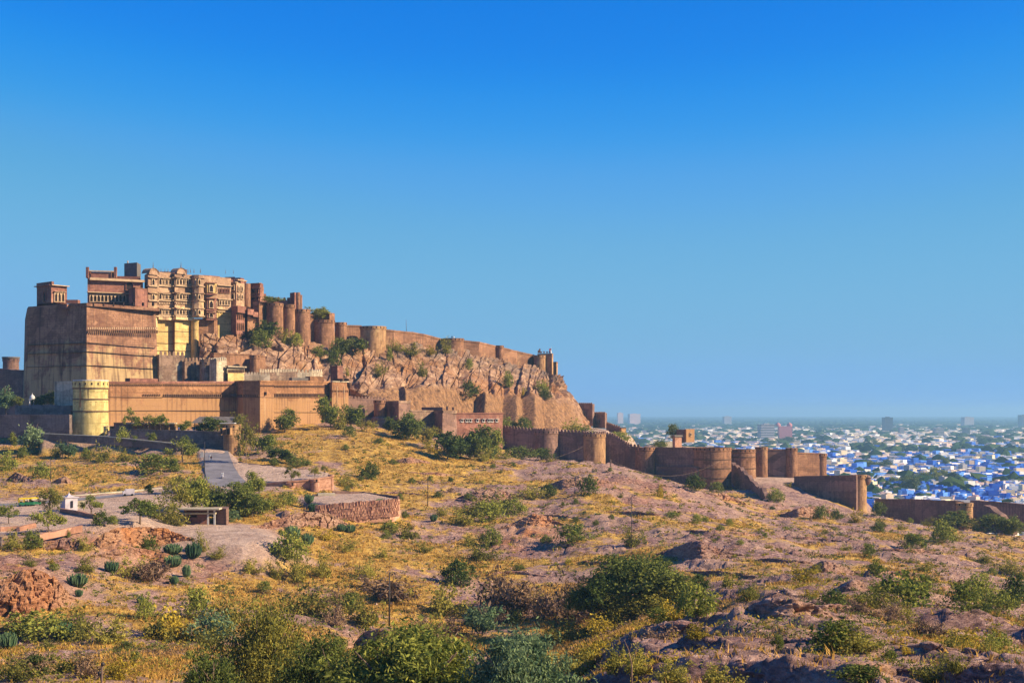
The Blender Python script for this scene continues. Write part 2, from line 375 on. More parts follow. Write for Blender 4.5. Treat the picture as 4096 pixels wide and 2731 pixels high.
def terrain(X, Y, full=False):
    X = np.asarray(X, float); Y = np.asarray(Y, float)
    wx = X + 3 * perlin(X / 11, Y / 11, 60); wy = Y + 3 * perlin(X / 11, Y / 11, 61)
    r, lift = rock_mask(wx, wy)
    n1 = fbm(X / 46, Y / 46, 3, 3); n2 = fbm(X / 13, Y / 13, 4, 9)
    patch = fbm(X / 22 + 7, Y / 30 + 3, 3, 21)
    rr = np.clip(r + 0.75 * sstep(0.02, 0.30, patch) * sstep(1500, 2600, X / np.maximum(Y, 1) * F + CX) + 0.45 * sstep(0.12, 0.35, patch), 0, 1)
    h = base_h(X, Y) + 1.3 * n1 + (0.75 + 0.7 * sstep(1450, 2000, X / np.maximum(Y, 1) * F + CX) * sstep(270, 340, Y)) * n2 + lift
    ta = X * 0.95 + Y * 0.32; tb = -X * 0.32 + Y * 0.95
    b1, c1 = blocks(ta / 6.5, tb / 3.6, 1, 1.1); b2, c2 = blocks(ta / 2.4, tb / 1.3, 2, 1.0)
    fade = sstep(560, 300, Y) * 0.2 + 0.8
    q1 = (X * 0.62 + Y * 0.55 + 5.0 * fbm(X / 19, Y / 19, 3, 35)) / 8.5; q2 = (X * 0.72 + Y * 0.45 + 2.2 * fbm(X / 7, Y / 7, 3, 36)) / 2.7   # dipping beds: long back slopes, short broken edges
    def saw(q): f = q - np.floor(q); return np.where(f > 0.14, (1 - f) / 0.86, f / 0.14) - 0.5
    nf = sstep(260, 170, Y) * sstep(2300, 2550, X / np.maximum(Y, 1) * F + CX)     # smooth bare slabs on the near right slope
    h = h + rr * (0.75 * b1 - 0.25 * np.clip(0.10 - c1, 0, 1) / 0.10 + 0.22 * b2 * (1 - 0.7 * nf) + (1.0 + 0.5 * nf) * saw(q1) * sstep(-0.4, 0.2, n2 + 0.2) + 0.30 * saw(q2) + 0.5 * (1 - 0.6 * nf) * fbm(X / 2.3, Y / 2.3, 4, 33)) * fade
    h = h + 0.16 * fbm(X / 2.6, Y / 2.6, 3, 40)
    fl = np.zeros(np.shape(X))
    for poly, c, mg in FLATS:
        w = flat_w(X, Y, poly, mg); w = w * w * (3 - 2 * w)
        h = h * (1 - w) + (c[0] * X + c[1] * Y + c[2]) * w; fl = np.maximum(fl, w)
    if full: return h, rr, fl, patch
    return h
def flat_pt(k, px, py):
    poly, c, mg = FLATS[k]; t = (px - CX) / F; Y = c[2] / ((HY - py) / F - c[0] * t - c[1]); return Vector((t * Y, Y, (HY - py) / F * Y))
def ground_z(x, y): return float(terrain(np.array([x]), np.array([y]))[0])
_scanY = np.exp(np.linspace(math.log(40), math.log(640), 900))
def hit(px, py, y0=40, y1=640):
    """first place along a column of sight where the ground meets row py"""
    Y = _scanY[(_scanY >= y0) & (_scanY <= y1)]; z = terrain((px - CX) / F * Y, Y); q = HY - z * F / Y
    i = np.argmax(q <= py) if (q <= py).any() else int(np.argmin(q))
    return Vector((sx(px, Y[i]), Y[i], z[i]))

nt_, ny_ = 720, 530
_T = np.linspace(-0.58, 0.58, nt_); _Yr = np.exp(np.linspace(math.log(34), math.log(1080), ny_))
gx = np.outer(_Yr, _T); gy = np.outer(_Yr, np.ones(nt_))
gh, grock, gflat, gpatch = terrain(gx, gy, True)
co = np.stack([gx, gy, gh], -1).reshape(-1, 3)
ii = np.arange(nt_ * ny_).reshape(ny_, nt_)
quads = np.stack([ii[:-1, :-1], ii[:-1, 1:], ii[1:, 1:], ii[1:, :-1]], -1).reshape(-1, 4)

def ground_mat():
    m, nt, out = nmat('hill ground'); pos = nt.nodes.new('ShaderNodeNewGeometry').outputs['Position']
    def attr(n): a = nt.nodes.new('ShaderNodeAttribute'); a.attribute_name = n; return a.outputs['Fac']
    nA = noise(nt, pos, 0.35, 6, 0.65); nB = noise(nt, pos, 2.2, 5, 0.7); nC = noise(nt, scaled(nt, pos, (1, 1, 3)), 0.9, 6, 0.7)
    nD = noise(nt, pos, 0.09, 4, 0.6); nP = noise(nt, pos, 0.13, 5, 0.6)
    rock = ramp(nt, nC, [(0.33, (0.050, 0.028, 0.026)), (0.45, (0.185, 0.108, 0.090)), (0.55, (0.37, 0.230, 0.188)), (0.68, (0.60, 0.43, 0.34))])
    rock = mix(nt, ramp(nt, nP, [(0.42, 0.0), (0.6, 0.65)]), rock, mix(nt, nC, (0.085, 0.045, 0.048), (0.32, 0.185, 0.17)))
    orange = ramp(nt, nC, [(0.3, (0.129, 0.055, 0.031)), (0.5, (0.430, 0.181, 0.072)), (0.72, (0.722, 0.344, 0.138))])
    rock = mix(nt, attr('orange'), rock, orange)
    grass = ramp(nt, nA, [(0.30, (0.150, 0.090, 0.032)), (0.48, (0.44, 0.262, 0.058)), (0.68, (0.72, 0.455, 0.105))])
    grass = mix(nt, ramp(nt, nB, [(0.45, 0.0), (0.72, 0.7)]), grass, (0.125, 0.105, 0.028))
    earth = ramp(nt, nB, [(0.3, (0.327, 0.198, 0.129)), (0.7, (0.619, 0.421, 0.292))])
    ga = nt.nodes.new('ShaderNodeMath'); ga.operation = 'ADD'; nt.links.new(attr('grass'), ga.inputs[0])
    gb = nt.nodes.new('ShaderNodeMath'); gb.operation = 'MULTIPLY_ADD'; gb.inputs[1].default_value = 0.9; gb.inputs[2].default_value = -0.45; nt.links.new(nA, gb.inputs[0]); nt.links.new(gb.outputs[0], ga.inputs[1])
    c = mix(nt, ramp(nt, nD, [(0.45, 0.0), (0.6, 0.55)]), rock, earth)
    c = mix(nt, ramp(nt, ga.outputs[0], [(0.38, 0.0), (0.56, 1.0)]), c, grass)
    pale = ramp(nt, nA, [(0.3, (0.344, 0.232, 0.163)), (0.7, (0.619, 0.464, 0.344))])
    lv = nt.nodes.new('ShaderNodeMath'); lv.operation = 'MULTIPLY'; nt.links.new(attr('level'), lv.inputs[0]); nt.links.new(ramp(nt, nB, [(0.3, 1.0), (0.7, 0.7)]), lv.inputs[1])
    c = mix(nt, lv.outputs[0], c, pale)
    nE = noise(nt, pos, 0.22, 5, 0.7)
    c = mix(nt, ramp(nt, nE, [(0.54, 0.0), (0.68, 0.5)]), c, (0.10, 0.062, 0.040))
    finish(nt, out, c, 0.95, nC, 1.0, 0.8); return m
M_ground = ground_mat()
pxs = gx / gy * F + CX; pys = HY - gh * F / gy
# where dry grass covers the soil (a property of the place: deeper soil in the hollows and on the north slope)
bias = (0.30 * np.exp(-((pxs - 1350) / 650) ** 2 - ((gy - 290) / 70) ** 2) + 0.36 * np.exp(-((pxs - 1600) / 420) ** 2 - ((gy - 450) / 60) ** 2)
        + 0.25 * np.exp(-((pxs - 300) / 500) ** 2 - ((gy - 400) / 50) ** 2) + 0.22 * np.exp(-((pxs - 1900) / 500) ** 2 - ((gy - 190) / 45) ** 2)
        + 0.18 * np.exp(-((pxs - 400) / 500) ** 2 - ((gy - 150) / 45) ** 2) + 0.02 * sstep(2300, 2900, pxs))
ggrass = np.clip(0.48 + bias - 0.42 * grock + 0.5 * fbm(gx / 17, gy / 17, 3, 50), 0, 1) * (1 - gflat)
gor = np.zeros_like(gx)
for px, Yc, hw, hd, s in ((90, 218, 210, 15, .9), (480, 258, 310, 10, 1.0), (1180, 318, 200, 12, .5), (2110, 330, 170, 15, .85), (2560, 420, 160, 30, .5), (1560, 198, 190, 10, .5), (3000, 480, 160, 30, .5)):
    gor = np.maximum(gor, s * np.exp(-(((pxs - px) / hw) ** 2 + ((gy - Yc) / hd) ** 2)))
gor = np.clip(gor + 0.25 * fbm(gx / 9, gy / 9, 3, 70), 0, 1)
me = np_mesh('ground', co, quads, [M_ground], smooth=True)
for nm, arr in (('grass', ggrass), ('orange', gor), ('level', gflat)):
    a = me.attributes.new(nm, 'FLOAT', 'POINT'); a.data.foreach_set('value', arr.astype(np.float32).ravel())
o = bpy.data.objects.new('ground', me); COL.objects.link(o)
tag(o, 'rocky scrub hillside of mauve stone and golden dry grass', kind='structure')
def grass_at(X, Y):
    i = np.clip((X / Y + 0.58) / 1.16 * (nt_ - 1), 0, nt_ - 1).astype(int); j = np.clip((np.log(Y) - math.log(34)) / (math.log(1080) - math.log(34)) * (ny_ - 1), 0, ny_ - 1).astype(int)
    return ggrass[j, i], grock[j, i], gflat[j, i]

# the plain the city lies on, out to the horizon
PZ = -88.0
m, nt, out = nmat('plain ground'); pos = nt.nodes.new('ShaderNodeNewGeometry').outputs['Position']
c = ramp(nt, noise(nt, pos, 0.004, 6, 0.65), [(0.35, (0.05, 0.075, 0.03)), (0.55, (0.12, 0.12, 0.06)), (0.7, (0.30, 0.24, 0.17))])
finish(nt, out, c, 0.95)
b = MB(); S = 34000
b.add([(-S, -S, PZ), (S, -S, PZ), (S, S, PZ), (-S, S, PZ)], [(0, 1, 2, 3)])
tag(b.build('plain', m), 'flat hazy plain stretching to the horizon', kind='structure')

# ------------------------------------------------------------------ the sandstone cliff under the upper ramparts
CL_TOP = [(800, 1335, 558), (870, 1338, 562), (960, 1345, 568), (1060, 1345, 578), (1130, 1346, 584), (1250, 1368, 594), (1340, 1378, 600), (1440, 1400, 603), (1543, 1392, 616), (1650, 1372, 634), (1766, 1402, 650), (1855, 1415, 664), (1979, 1432, 686), (2013, 1444, 692), (2135, 1470, 710), (2205, 1500, 719), (2238, 1508, 732), (2232, 1506, 790)]
CL_MID = [(800, 1420, 556), (870, 1420, 552), (960, 1425, 556), (1060, 1428, 562), (1130, 1432, 566), (1250, 1450, 574), (1340, 1480, 578), (1440, 1530, 570), (1543, 1555, 578), (1650, 1545, 588), (1766, 1548, 598), (1855, 1560, 608), (1979, 1578, 622), (2013, 1590, 628), (2135, 1600, 646), (2205, 1605, 668), (2275, 1600, 735), (2262, 1600, 800)]
CL_BOT = [(800, 1520, 554), (870, 1520, 544), (960, 1520, 545), (1060, 1530, 548), (1130, 1535, 550), (1250, 1560, 555), (1340, 1620, 560), (1440, 1660, 564), (1543, 1672, 566), (1650, 1690, 576), (1766, 1700, 586), (1855, 1705, 596), (1979, 1735, 606), (2013, 1745, 610), (2135, 1760, 622), (2205, 1765, 642), (2352, 1745, 728), (2345, 1745, 820)]
nu, nv = 760, 250
ku = np.arange(len(CL_TOP)); us = np.linspace(0, len(CL_TOP) - 1, nu); vs_ = np.linspace(0, 1, nv)
def _crow(c): P = np.array([at(*q) for q in c]); return np.stack([np.interp(us, ku, P[:, k]) for k in range(3)], -1)
Rt, Rm, Rb = _crow(CL_TOP), _crow(CL_MID), _crow(CL_BOT)
V = vs_[None, :, None]
base = np.where(V < 0.45, Rb[:, None] + (Rm - Rb)[:, None] * (V / 0.45), Rm[:, None] + (Rt - Rm)[:, None] * ((V - 0.45) / 0.55))
du = np.gradient(base, axis=0); dv = np.gradient(base, axis=1)
_w = np.ones(41) / 41
du = np.apply_along_axis(lambda a: np.convolve(np.pad(a, 20, mode='edge'), _w, 'valid'), 0, du)
nn = np.cross(du, dv); nn /= np.linalg.norm(nn, axis=2, keepdims=True) + 1e-9
arc = np.concatenate([[0], np.cumsum(np.linalg.norm(np.diff(Rm, axis=0), axis=1))])[:, None] * np.ones((1, nv))
hgt = base[:, :, 2]
pxm = np.interp(us, ku, [q[0] for q in CL_MID])[:, None] * np.ones((1, nv))
lean = arc - 0.65 * hgt + 2.5 * perlin(arc / 9, hgt / 9, 80)            # joints lean, as the beds do
lean2 = hgt + 0.42 * arc + 2.0 * perlin(arc / 11, hgt / 11, 81)
b1, c1 = blocks(lean / 10.5, lean2 / 19.0, 3, 1.2); b2, c2 = blocks(lean / 4.4, lean2 / 7.0, 4, 1.1); b3, c3 = blocks(arc / 1.2, hgt / 0.9, 5, 1.0)
low = sstep(0.50, 0.38, vs_)[None, :] * sstep(1430, 1540, pxm) * sstep(2300, 2215, pxm)           # the quarried, upright foot of the cliff
up = 1 - low
disp = up * (2.3 * b1 + 0.95 * b2 + 0.10 * b3 - 1.7 * np.clip(0.07 - c1, 0, 1) / 0.07 - 0.8 * np.clip(0.09 - c2, 0, 1) / 0.09)
disp += 1.3 * fbm(arc / 14, hgt / 8, 3, 84) * up + 0.16 * fbm(arc / 2.2, hgt / 1.6, 3, 86)
led = np.abs(((hgt + 2.2 * perlin(arc / 13, hgt / 20, 88) + 0.06 * arc) / 3.4) % 1.0 - 0.5)            # bedding ledges near the top
bw = sstep(0.55, 0.72, vs_ + 0.0)[None, :] * np.clip(0.35 + 1.3 * fbm(arc / 26, hgt / 26, 2, 89), 0, 1)
hw = hgt + 0.10 * arc + 1.6 * perlin(arc / 8, hgt / 8, 91); b5, c5 = blocks(arc / 6.0, hw / 2.3, 9, 0.9)        # bedded, undercut blocks below the walls
disp = disp * (1 - 0.75 * bw) + bw * (2.6 * b5 - 1.5 * np.clip(0.10 - c5, 0, 1) / 0.10 + 0.5 * b2)
disp += sstep(0.62, 0.8, vs_)[None, :] * 1.0 * sstep(0.12, 0.2, led) * sstep(1400, 1560, pxm)
cave = np.exp(-((pxm - 1500) / 30) ** 2 - ((vs_[None, :] - 0.5) / 0.10) ** 2) + np.exp(-((pxm - 1630) / 26) ** 2 - ((vs_[None, :] - 0.46) / 0.12) ** 2) + np.exp(-((pxm - 1845) / 24) ** 2 - ((vs_[None, :] - 0.62) / 0.2) ** 2) + np.exp(-((pxm - 1300) / 22) ** 2 - ((vs_[None, :] - 0.5) / 0.2) ** 2)
disp -= 3.2 * cave
# quarried foot: saw-tooth buttresses, flat faces turned to the sun, cut sides turned from it
saw_px = [1400, 1430, 1590, 1600, 1838, 1860, 1925, 1932, 2012, 2034, 2082, 2104, 2165, 2185, 2206, 2226, 2296, 2312, 2345, 2400]
saw_d = [0, 3.0, 1.0, 4.0, 0.5, -3.5, -4.5, 1.5, 0.0, 5.5, 1.0, 6.0, 2.0, 6.0, 1.5, 6.0, 2.0, 5.0, 2.0, 0.0]
cut = np.interp(pxm + 5 * perlin(arc / 20, hgt / 9, 90), saw_px, saw_d)
b4, c4 = blocks(arc / 4.5, hgt / 16, 6, 0.5)
disp += low * (cut + 0.7 * b4 + 0.12 * b3)
disp += up * sstep(0.75, 0.45, vs_)[None, :] * sstep(1950, 2050, pxm) * cut * 0.75
P = base - nn * disp[:, :, None] if nn[nu // 2, nv // 2, 1] > 0 else base + nn * disp[:, :, None]
ii = np.arange(nu * nv).reshape(nu, nv)
q = np.stack([ii[:-1, :-1], ii[1:, :-1], ii[1:, 1:], ii[:-1, 1:]], -1).reshape(-1, 4)
def cliff_mat():
    m, nt, out = nmat('sandstone cliff'); pos = nt.nodes.new('ShaderNodeNewGeometry').outputs['Position']
    def attr(n): a = nt.nodes.new('ShaderNodeAttribute'); a.attribute_name = n; return a.outputs['Fac']
    n1 = noise(nt, scaled(nt, pos, (1, 1, 1.8)), 0.22, 7, 0.68); n2 = noise(nt, scaled(nt, pos, (0.8, 0.8, 0.02)), 1.0, 6, 0.7); n3 = noise(nt, pos, 0.05, 3, 0.5)
    n4 = noise(nt, scaled(nt, pos, (1, 1, 2.2)), 1.1, 6, 0.75)
    c = ramp(nt, n1, [(0.32, (0.065, 0.038, 0.028)), (0.43, (0.22, 0.125, 0.078)), (0.54, (0.40, 0.24, 0.145)), (0.68, (0.62, 0.43, 0.27))])
    c = mix(nt, ramp(nt, n3, [(0.45, 0.0), (0.62, 0.75)]), c, mix(nt, n4, (0.19, 0.075, 0.028), (0.47, 0.225, 0.08)))
    c = mix(nt, ramp(nt, n4, [(0.50, 0.0), (0.68, 0.7)]), c, (0.085, 0.058, 0.048))
    s = ramp(nt, n2, [(0.36, (0.075, 0.042, 0.027)), (0.46, (0.205, 0.115, 0.062)), (0.54, (0.29, 0.155, 0.072)), (0.62, (0.33, 0.19, 0.095)), (0.70, (0.50, 0.38, 0.22))])
    c = mix(nt, attr('quarried'), c, s)
    c = mix(nt, attr('grey'), c, mix(nt, n4, (0.07, 0.055, 0.05), (0.26, 0.205, 0.165)))
    n6 = noise(nt, scaled(nt, pos, (1, 1, 1.4)), 0.55, 6, 0.75)
    c = mix(nt, ramp(nt, n6, [(0.53, 0.0), (0.63, 0.5)]), c, (0.105, 0.060, 0.042))
    finish(nt, out, c, 0.93, n4, 1.0, 0.5); return m
M_cliff = cliff_mat()
me = np_mesh('cliff', P.reshape(-1, 3), q, [M_cliff], smooth=False)
me.polygons.foreach_set('use_smooth', (low[:-1, :-1] > 0.3).ravel())
grey = np.clip(sstep(0.70, 0.92, vs_)[None, :] * sstep(1500, 1600, pxm) * (0.55 + 1.1 * fbm(arc / 9, hgt / 5, 3, 92)), 0, 1) * 0.75
for nm, arr in (('quarried', low * 0.95), ('grey', grey)):
    a = me.attributes.new(nm, 'FLOAT', 'POINT'); a.data.foreach_set('value', arr.astype(np.float32).ravel())
o = bpy.data.objects.new('cliff', me); COL.objects.link(o)
tag(o, 'orange sandstone cliff of leaning slabs under the upper ramparts', kind='structure')
_cliff_px = np.array([[p[0] / p[1] * F + CX, HY - p[2] * F / p[1]] for p in P.reshape(-1, 3)]); _cliff_P = P.reshape(-1, 3)
def on_cliff(px, py):
    """a spot on the cliff seen at this pixel (the nearest of them)"""
    d = np.abs(_cliff_px[:, 0] - px) + np.abs(_cliff_px[:, 1] - py); k = np.argsort(d)[:6]
    return Vector(_cliff_P[k[np.argmin(_cliff_P[k, 1])]])

# ------------------------------------------------------------------ rock outcrops that stand clear of the slope
def outcrop(label, pts, depth, orange, seed, amp=0.8, gr=0.2, name='rock_outcrop'):
    """a ledge of broken rock: upright blocky front, shelf running back into the slope"""
    Q = []
    for px, Yg, q0, q1 in pts:
        Y = hit(px, q1, Yg * 0.86, Yg * 1.14).y; Q.append((px, Y, q0, q1))
    Q = np.array(Q, float); L = sum(np.hypot(np.diff((Q[:, 0] - CX) / F * Q[:, 1]), np.diff(Q[:, 1]))); n = int(np.clip(L / 0.28, 50, 220)); m_ = 46
    kk = np.linspace(0, len(Q) - 1, n); c = [np.interp(kk, np.arange(len(Q)), Q[:, j]) for j in range(4)]
    px, Y = c[0], np.convolve(np.pad(c[1], 8, mode='edge'), np.ones(17) / 17, 'valid'); X = (px - CX) / F * Y; zt = -(c[2] - HY) / F * Y; zb = -(c[3] - HY) / F * Y
    tp = np.sin(np.pi * np.clip(np.linspace(0.04, 0.96, n), 0, 1)) ** (0.8 if depth < 9 else 1.1); H = (zt - zb) * tp * (0.9 if depth < 9 else 0.55); lean_ = 0.25 if depth < 9 else 1.3
    S_ = np.linspace(0, 1, m_)[None, :]; f = np.clip(S_ / 0.55, 0, 1); t = np.clip((S_ - 0.55) / 0.45, 0, 1)
    xx = X[:, None] + 0 * S_; yy = Y[:, None] + lean_ * H[:, None] * f + depth * tp[:, None] * t; zf = zb[:, None] - 1.2 + (H[:, None] + 1.2) * f ** 0.85
    zg = terrain(xx, yy) - 0.7; top = zb[:, None] + H[:, None]; w = t * t * (3 - 2 * t); zz_ = np.where(S_ < 0.55, zf, top * (1 - w) + zg * w)
    ar = np.concatenate([[0], np.cumsum(np.hypot(np.diff(X), np.diff(Y)))])[:, None] + 0 * S_; up_ = zz_ + 0.6 * yy
    b1, c1 = blocks((ar - 0.5 * up_) / 2.6 + seed, up_ / 3.4, 7, 1.2); b2, c2 = blocks((ar - 0.4 * up_) / 1.0 + seed, up_ / 1.3, 8, 1.1); ff = 1 - 0.55 * w
    d_ = amp * ff * (1.15 * b1 + 0.5 * b2 - 0.55 * np.clip(0.10 - c1, 0, 1) / 0.10 - 0.2 * np.clip(0.12 - c2, 0, 1) / 0.12 + 0.35 * fbm(ar / 0.9 + seed, up_ / 0.9, 3, 95))
    bd = (zz_ + 0.12 * ar + 0.5 * perlin(ar / 4 + seed, up_ / 4, 98)) / 0.9; bd = bd - np.floor(bd); d_ = d_ * (1 if depth < 9 else 0.7) + (0.0 if depth < 9 else 0.55) * amp * (np.where(bd < 0.8, bd / 0.8, (1 - bd) / 0.2) - 0.5) * ff
    e = np.minimum(1, np.minimum(S_, 1 - S_) / 0.08); d_ = d_ * e
    co = np.stack([xx + 0.25 * d_, yy - 0.8 * d_, zz_ + 0.45 * d_ * np.clip(f, 0.2, 1)], -1).reshape(-1, 3); ii = np.arange(n * m_).reshape(n, m_)
    me = np_mesh(name, co, np.stack([ii[:-1, :-1], ii[1:, :-1], ii[1:, 1:], ii[:-1, 1:]], -1).reshape(-1, 4), [M_ground], smooth=False)
    for nm, arr in (('grass', np.clip(gr * w * 2 + 0.25 * fbm(xx / 3, yy / 3, 3, 96) * w, 0, 1)), ('orange', np.clip(orange + 0.35 * fbm(ar / 3, up_ / 3, 3, 97), 0, 1)), ('level', 0 * xx)):
        at_ = me.attributes.new(nm, 'FLOAT', 'POINT'); at_.data.foreach_set('value', arr.astype(np.float32).ravel())
    o = bpy.data.objects.new(name, me); COL.objects.link(o); return tag(o, label, 'rock', None, 'thing')
OUT = [
 ('big orange broken outcrop at the left edge', [(-160, 222, 2300, 2470), (-20, 220, 2262, 2470), (80, 218, 2256, 2470), (170, 220, 2270, 2460), (240, 222, 2300, 2430), (300, 226, 2350, 2400)], 8.5, 0.75, 1, 1.0),
 ('small jagged rock ledge below the big orange outcrop', [(-20, 205, 2490, 2540), (40, 203, 2462, 2545), (120, 206, 2440, 2510), (150, 208, 2450, 2490)], 5, 0.5, 2, 0.8),
 ('long bright orange rock face below the parking area', [(350, 262, 2122, 2190), (420, 260, 2100, 2198), (560, 262, 2096, 2186), (680, 264, 2100, 2176), (775, 266, 2110, 2164)], 6, 1.0, 3, 0.9),
 ('dark low rock ledge left of the bright orange face', [(165, 258, 2172, 2204), (230, 256, 2152, 2206), (300, 258, 2142, 2200), (350, 261, 2146, 2192)], 5, 0.15, 4, 0.8),
 ('lower rock ledge under the bright orange face', [(370, 250, 2200, 2228), (480, 249, 2188, 2234), (560, 250, 2186, 2228), (640, 251, 2190, 2216)], 4, 0.5, 5, 0.6),
 ('dark broken rock wall left of the rubble terrace', [(1000, 315, 2085, 2115), (1080, 312, 2062, 2118), (1180, 312, 2046, 2114), (1280, 314, 2036, 2112), (1340, 318, 2045, 2110), (1410, 322, 2066, 2105)], 7, 0.3, 6, 0.9),
 ('orange rock cliff in the middle of the slope', [(1985, 338, 2084, 2120), (2060, 334, 2042, 2120), (2140, 334, 2012, 2116), (2210, 338, 2025, 2104), (2265, 344, 2068, 2100)], 9, 0.85, 7, 0.9),
 ('broad mauve rock slab right of the bare sapling', [(2460, 150, 2530, 2575), (2580, 142, 2480, 2580), (2720, 138, 2452, 2580), (2850, 138, 2462, 2565), (2970, 142, 2500, 2550)], 15, 0.15, 8, 0.7),
 ('dark undercut ledge near the bottom edge', [(2720, 104, 2670, 2700), (2830, 100, 2630, 2705), (2940, 100, 2598, 2680), (3030, 104, 2590, 2640)], 9, 0.2, 9, 0.6),
 ('large rock mound behind the broad mauve slab', [(2940, 158, 2400, 2455), (3040, 150, 2350, 2475), (3150, 148, 2338, 2480), (3280, 150, 2370, 2485), (3400, 156, 2430, 2480)], 14, 0.15, 10, 0.9),
 ('pale rubble mound below the tall black pole', [(1330, 206, 2550, 2600), (1450, 200, 2516, 2592), (1560, 198, 2506, 2592), (1690, 204, 2538, 2580)], 8, 0.35, 11, 0.5),
 ('dark rock wedge in the lower right corner', [(3840, 118, 2670, 2705), (3950, 112, 2612, 2725), (4060, 108, 2575, 2735), (4200, 106, 2545, 2745)], 13, 0.1, 12, 0.7),
 ('dark rock ledge under the green bushes at the right edge', [(3630, 190, 2436, 2464), (3700, 186, 2404, 2474), (3790, 188, 2420, 2476), (3900, 190, 2442, 2492), (4030, 192, 2474, 2504)], 8, 0.1, 13, 0.8),
 ('mauve rock hump behind the big dark tree', [(2590, 290, 2196, 2222), (2700, 280, 2142, 2232), (2800, 276, 2118, 2240), (2900, 280, 2150, 2234), (3010, 286, 2190, 2226)], 18, 0.1, 14, 0.9),
 ('dark rock step on the scrub slope at the left', [(20, 398, 1895, 1926), (60, 396, 1882, 1930), (130, 398, 1892, 1926)], 5, 0.1, 15, 0.8),
 ('small rock step beside the short dark pole', [(205, 392, 1908, 1932), (255, 392, 1902, 1936), (290, 394, 1912, 1930)], 4, 0.2, 16, 0.6),
 ('rounded rock knoll before the shadowed outer wall', [(2150, 482, 1915, 1950), (2250, 474, 1876, 1962), (2370, 472, 1862, 1955), (2470, 478, 1878, 1935)], 22, 0.25, 17, 1.0),
 ('flat mauve rock hump on the middle slope', [(1820, 412, 1955, 1990), (1900, 404, 1928, 2004), (2000, 402, 1916, 2004), (2110, 408, 1940, 1990)], 16, 0.15, 18, 0.9),
 ('rock hump with a dark foot below the low fort wall', [(3200, 236, 2252, 2290), (3320, 226, 2212, 2294), (3440, 230, 2250, 2292)], 12, 0.1, 19, 0.8),
 ('tilted slab above the big rock mound', [(3330, 180, 2330, 2370), (3430, 174, 2290, 2372), (3520, 178, 2320, 2366)], 10, 0.1, 20, 0.7),
 ('low rock ledge on the golden hill', [(1560, 440, 1836, 1850), (1640, 436, 1826, 1856), (1720, 438, 1836, 1852)], 6, 0.2, 21, 0.5),
 ('rocks at the foot of the thick lit tower', [(2780, 545, 1955, 1990), (2860, 538, 1945, 2000), (2930, 535, 1955, 2010), (2985, 535, 1985, 2020)], 10, 0.5, 22, 1.0),
 ('broken rocks in the gully beside the stepped wall', [(3110, 520, 2020, 2060), (3200, 512, 1995, 2075), (3300, 515, 1990, 2070), (3380, 520, 2020, 2065)], 14, 0.35, 23, 1.2),
]
for lb, pts, dp, orr, sd, am in OUT: outcrop(lb, pts, dp, orr, sd * 3.7, am)

# low bedded ledges breaking the right slope
LEDGE = [(2560, 2650, 330, 30), (2930, 2712, 420, 34), (3230, 2580, 380, 30), (3520, 2690, 420, 34), (3760, 2600, 330, 26), (3330, 2440, 330, 26), (3600, 2300, 300, 20), (2860, 2300, 320, 20), (3130, 2250, 300, 18), (3900, 2360, 320, 22), (2440, 2260, 280, 18), (2260, 2070, 240, 14), (2560, 2060, 260, 14), (2880, 2130, 280, 15), (3250, 2160, 280, 15), (3650, 2210, 300, 16), (2080, 2300, 220, 18), (1850, 2010, 220, 14), (1620, 1980, 220, 13), (1750, 1900, 240, 12)]
OL = ['first', 'second', 'third', 'fourth', 'fifth', 'sixth', 'seventh', 'eighth', 'ninth', 'tenth', 'eleventh', 'twelfth', 'thirteenth', 'fourteenth', 'fifteenth', 'sixteenth', 'seventeenth', 'eighteenth', 'nineteenth', 'twentieth']
for k, (px, py, w, hh) in enumerate(sorted(LEDGE)):
    Yk = hit(px, py).y; r_ = np.random.default_rng(400 + k); P5 = []
    for j in range(6):
        u = j / 5 - 0.5; P5.append((px + u * w, Yk, py - hh * r_.uniform(0.6, 1.1) + u * 18, py + u * 18 + r_.uniform(-4, 4)))
    o = outcrop(OL[k] + ' from left of the low mauve rock ledges on the slope', P5, 8.0, 0.12 + 0.2 * r_.random(), 50 + 5.3 * k, 0.55, 0.3, 'rock_ledge'); o['group'] = 'low mauve rock ledges on the slope'
# ------------------------------------------------------------------ the fort
M_fort = stone('rampart sandstone', (0.225, 0.112, 0.066), (0.31, 0.165, 0.092), (0.085, 0.045, 0.035), plaster=(0.40, 0.25, 0.13), pl=0.64, streak=0.7, course=0.8)
M_towr = stone('tower sandstone', (0.327, 0.179, 0.090), (0.405, 0.242, 0.117), (0.109, 0.059, 0.039), plaster=(0.467, 0.312, 0.147), pl=0.58, streak=0.45, course=0.8)
M_bast = stone('bastion rubble stone', (0.225, 0.108, 0.070), (0.33, 0.185, 0.110), (0.075, 0.040, 0.032), plaster=(0.43, 0.30, 0.150), pl=0.555, streak=0.95, course=0.9, zpl=(12.0, 34.0))
M_low = stone('lower wall stone', (0.26, 0.125, 0.062), (0.35, 0.18, 0.088), (0.11, 0.055, 0.035), plaster=(0.345, 0.195, 0.090), pl=0.50, streak=0.8, zpl=(2.0, 9.0))
M_plas = stone('yellow lime plaster', (0.576, 0.405, 0.156), (0.623, 0.452, 0.186), (0.312, 0.186, 0.070), streak=0.30, course=3.0)
M_carv = stone('carved palace stone', (0.311, 0.189, 0.120), (0.439, 0.287, 0.177), (0.159, 0.085, 0.059), plaster=(0.708, 0.525, 0.268), pl=0.55, streak=0.45, course=0.4, zpl=(34.0, 52.0))
M_red = stone('red sandstone', (0.224, 0.098, 0.071), (0.310, 0.147, 0.103), (0.086, 0.044, 0.041), plaster=(0.380, 0.218, 0.138), pl=0.62, streak=0.6, course=0.5)
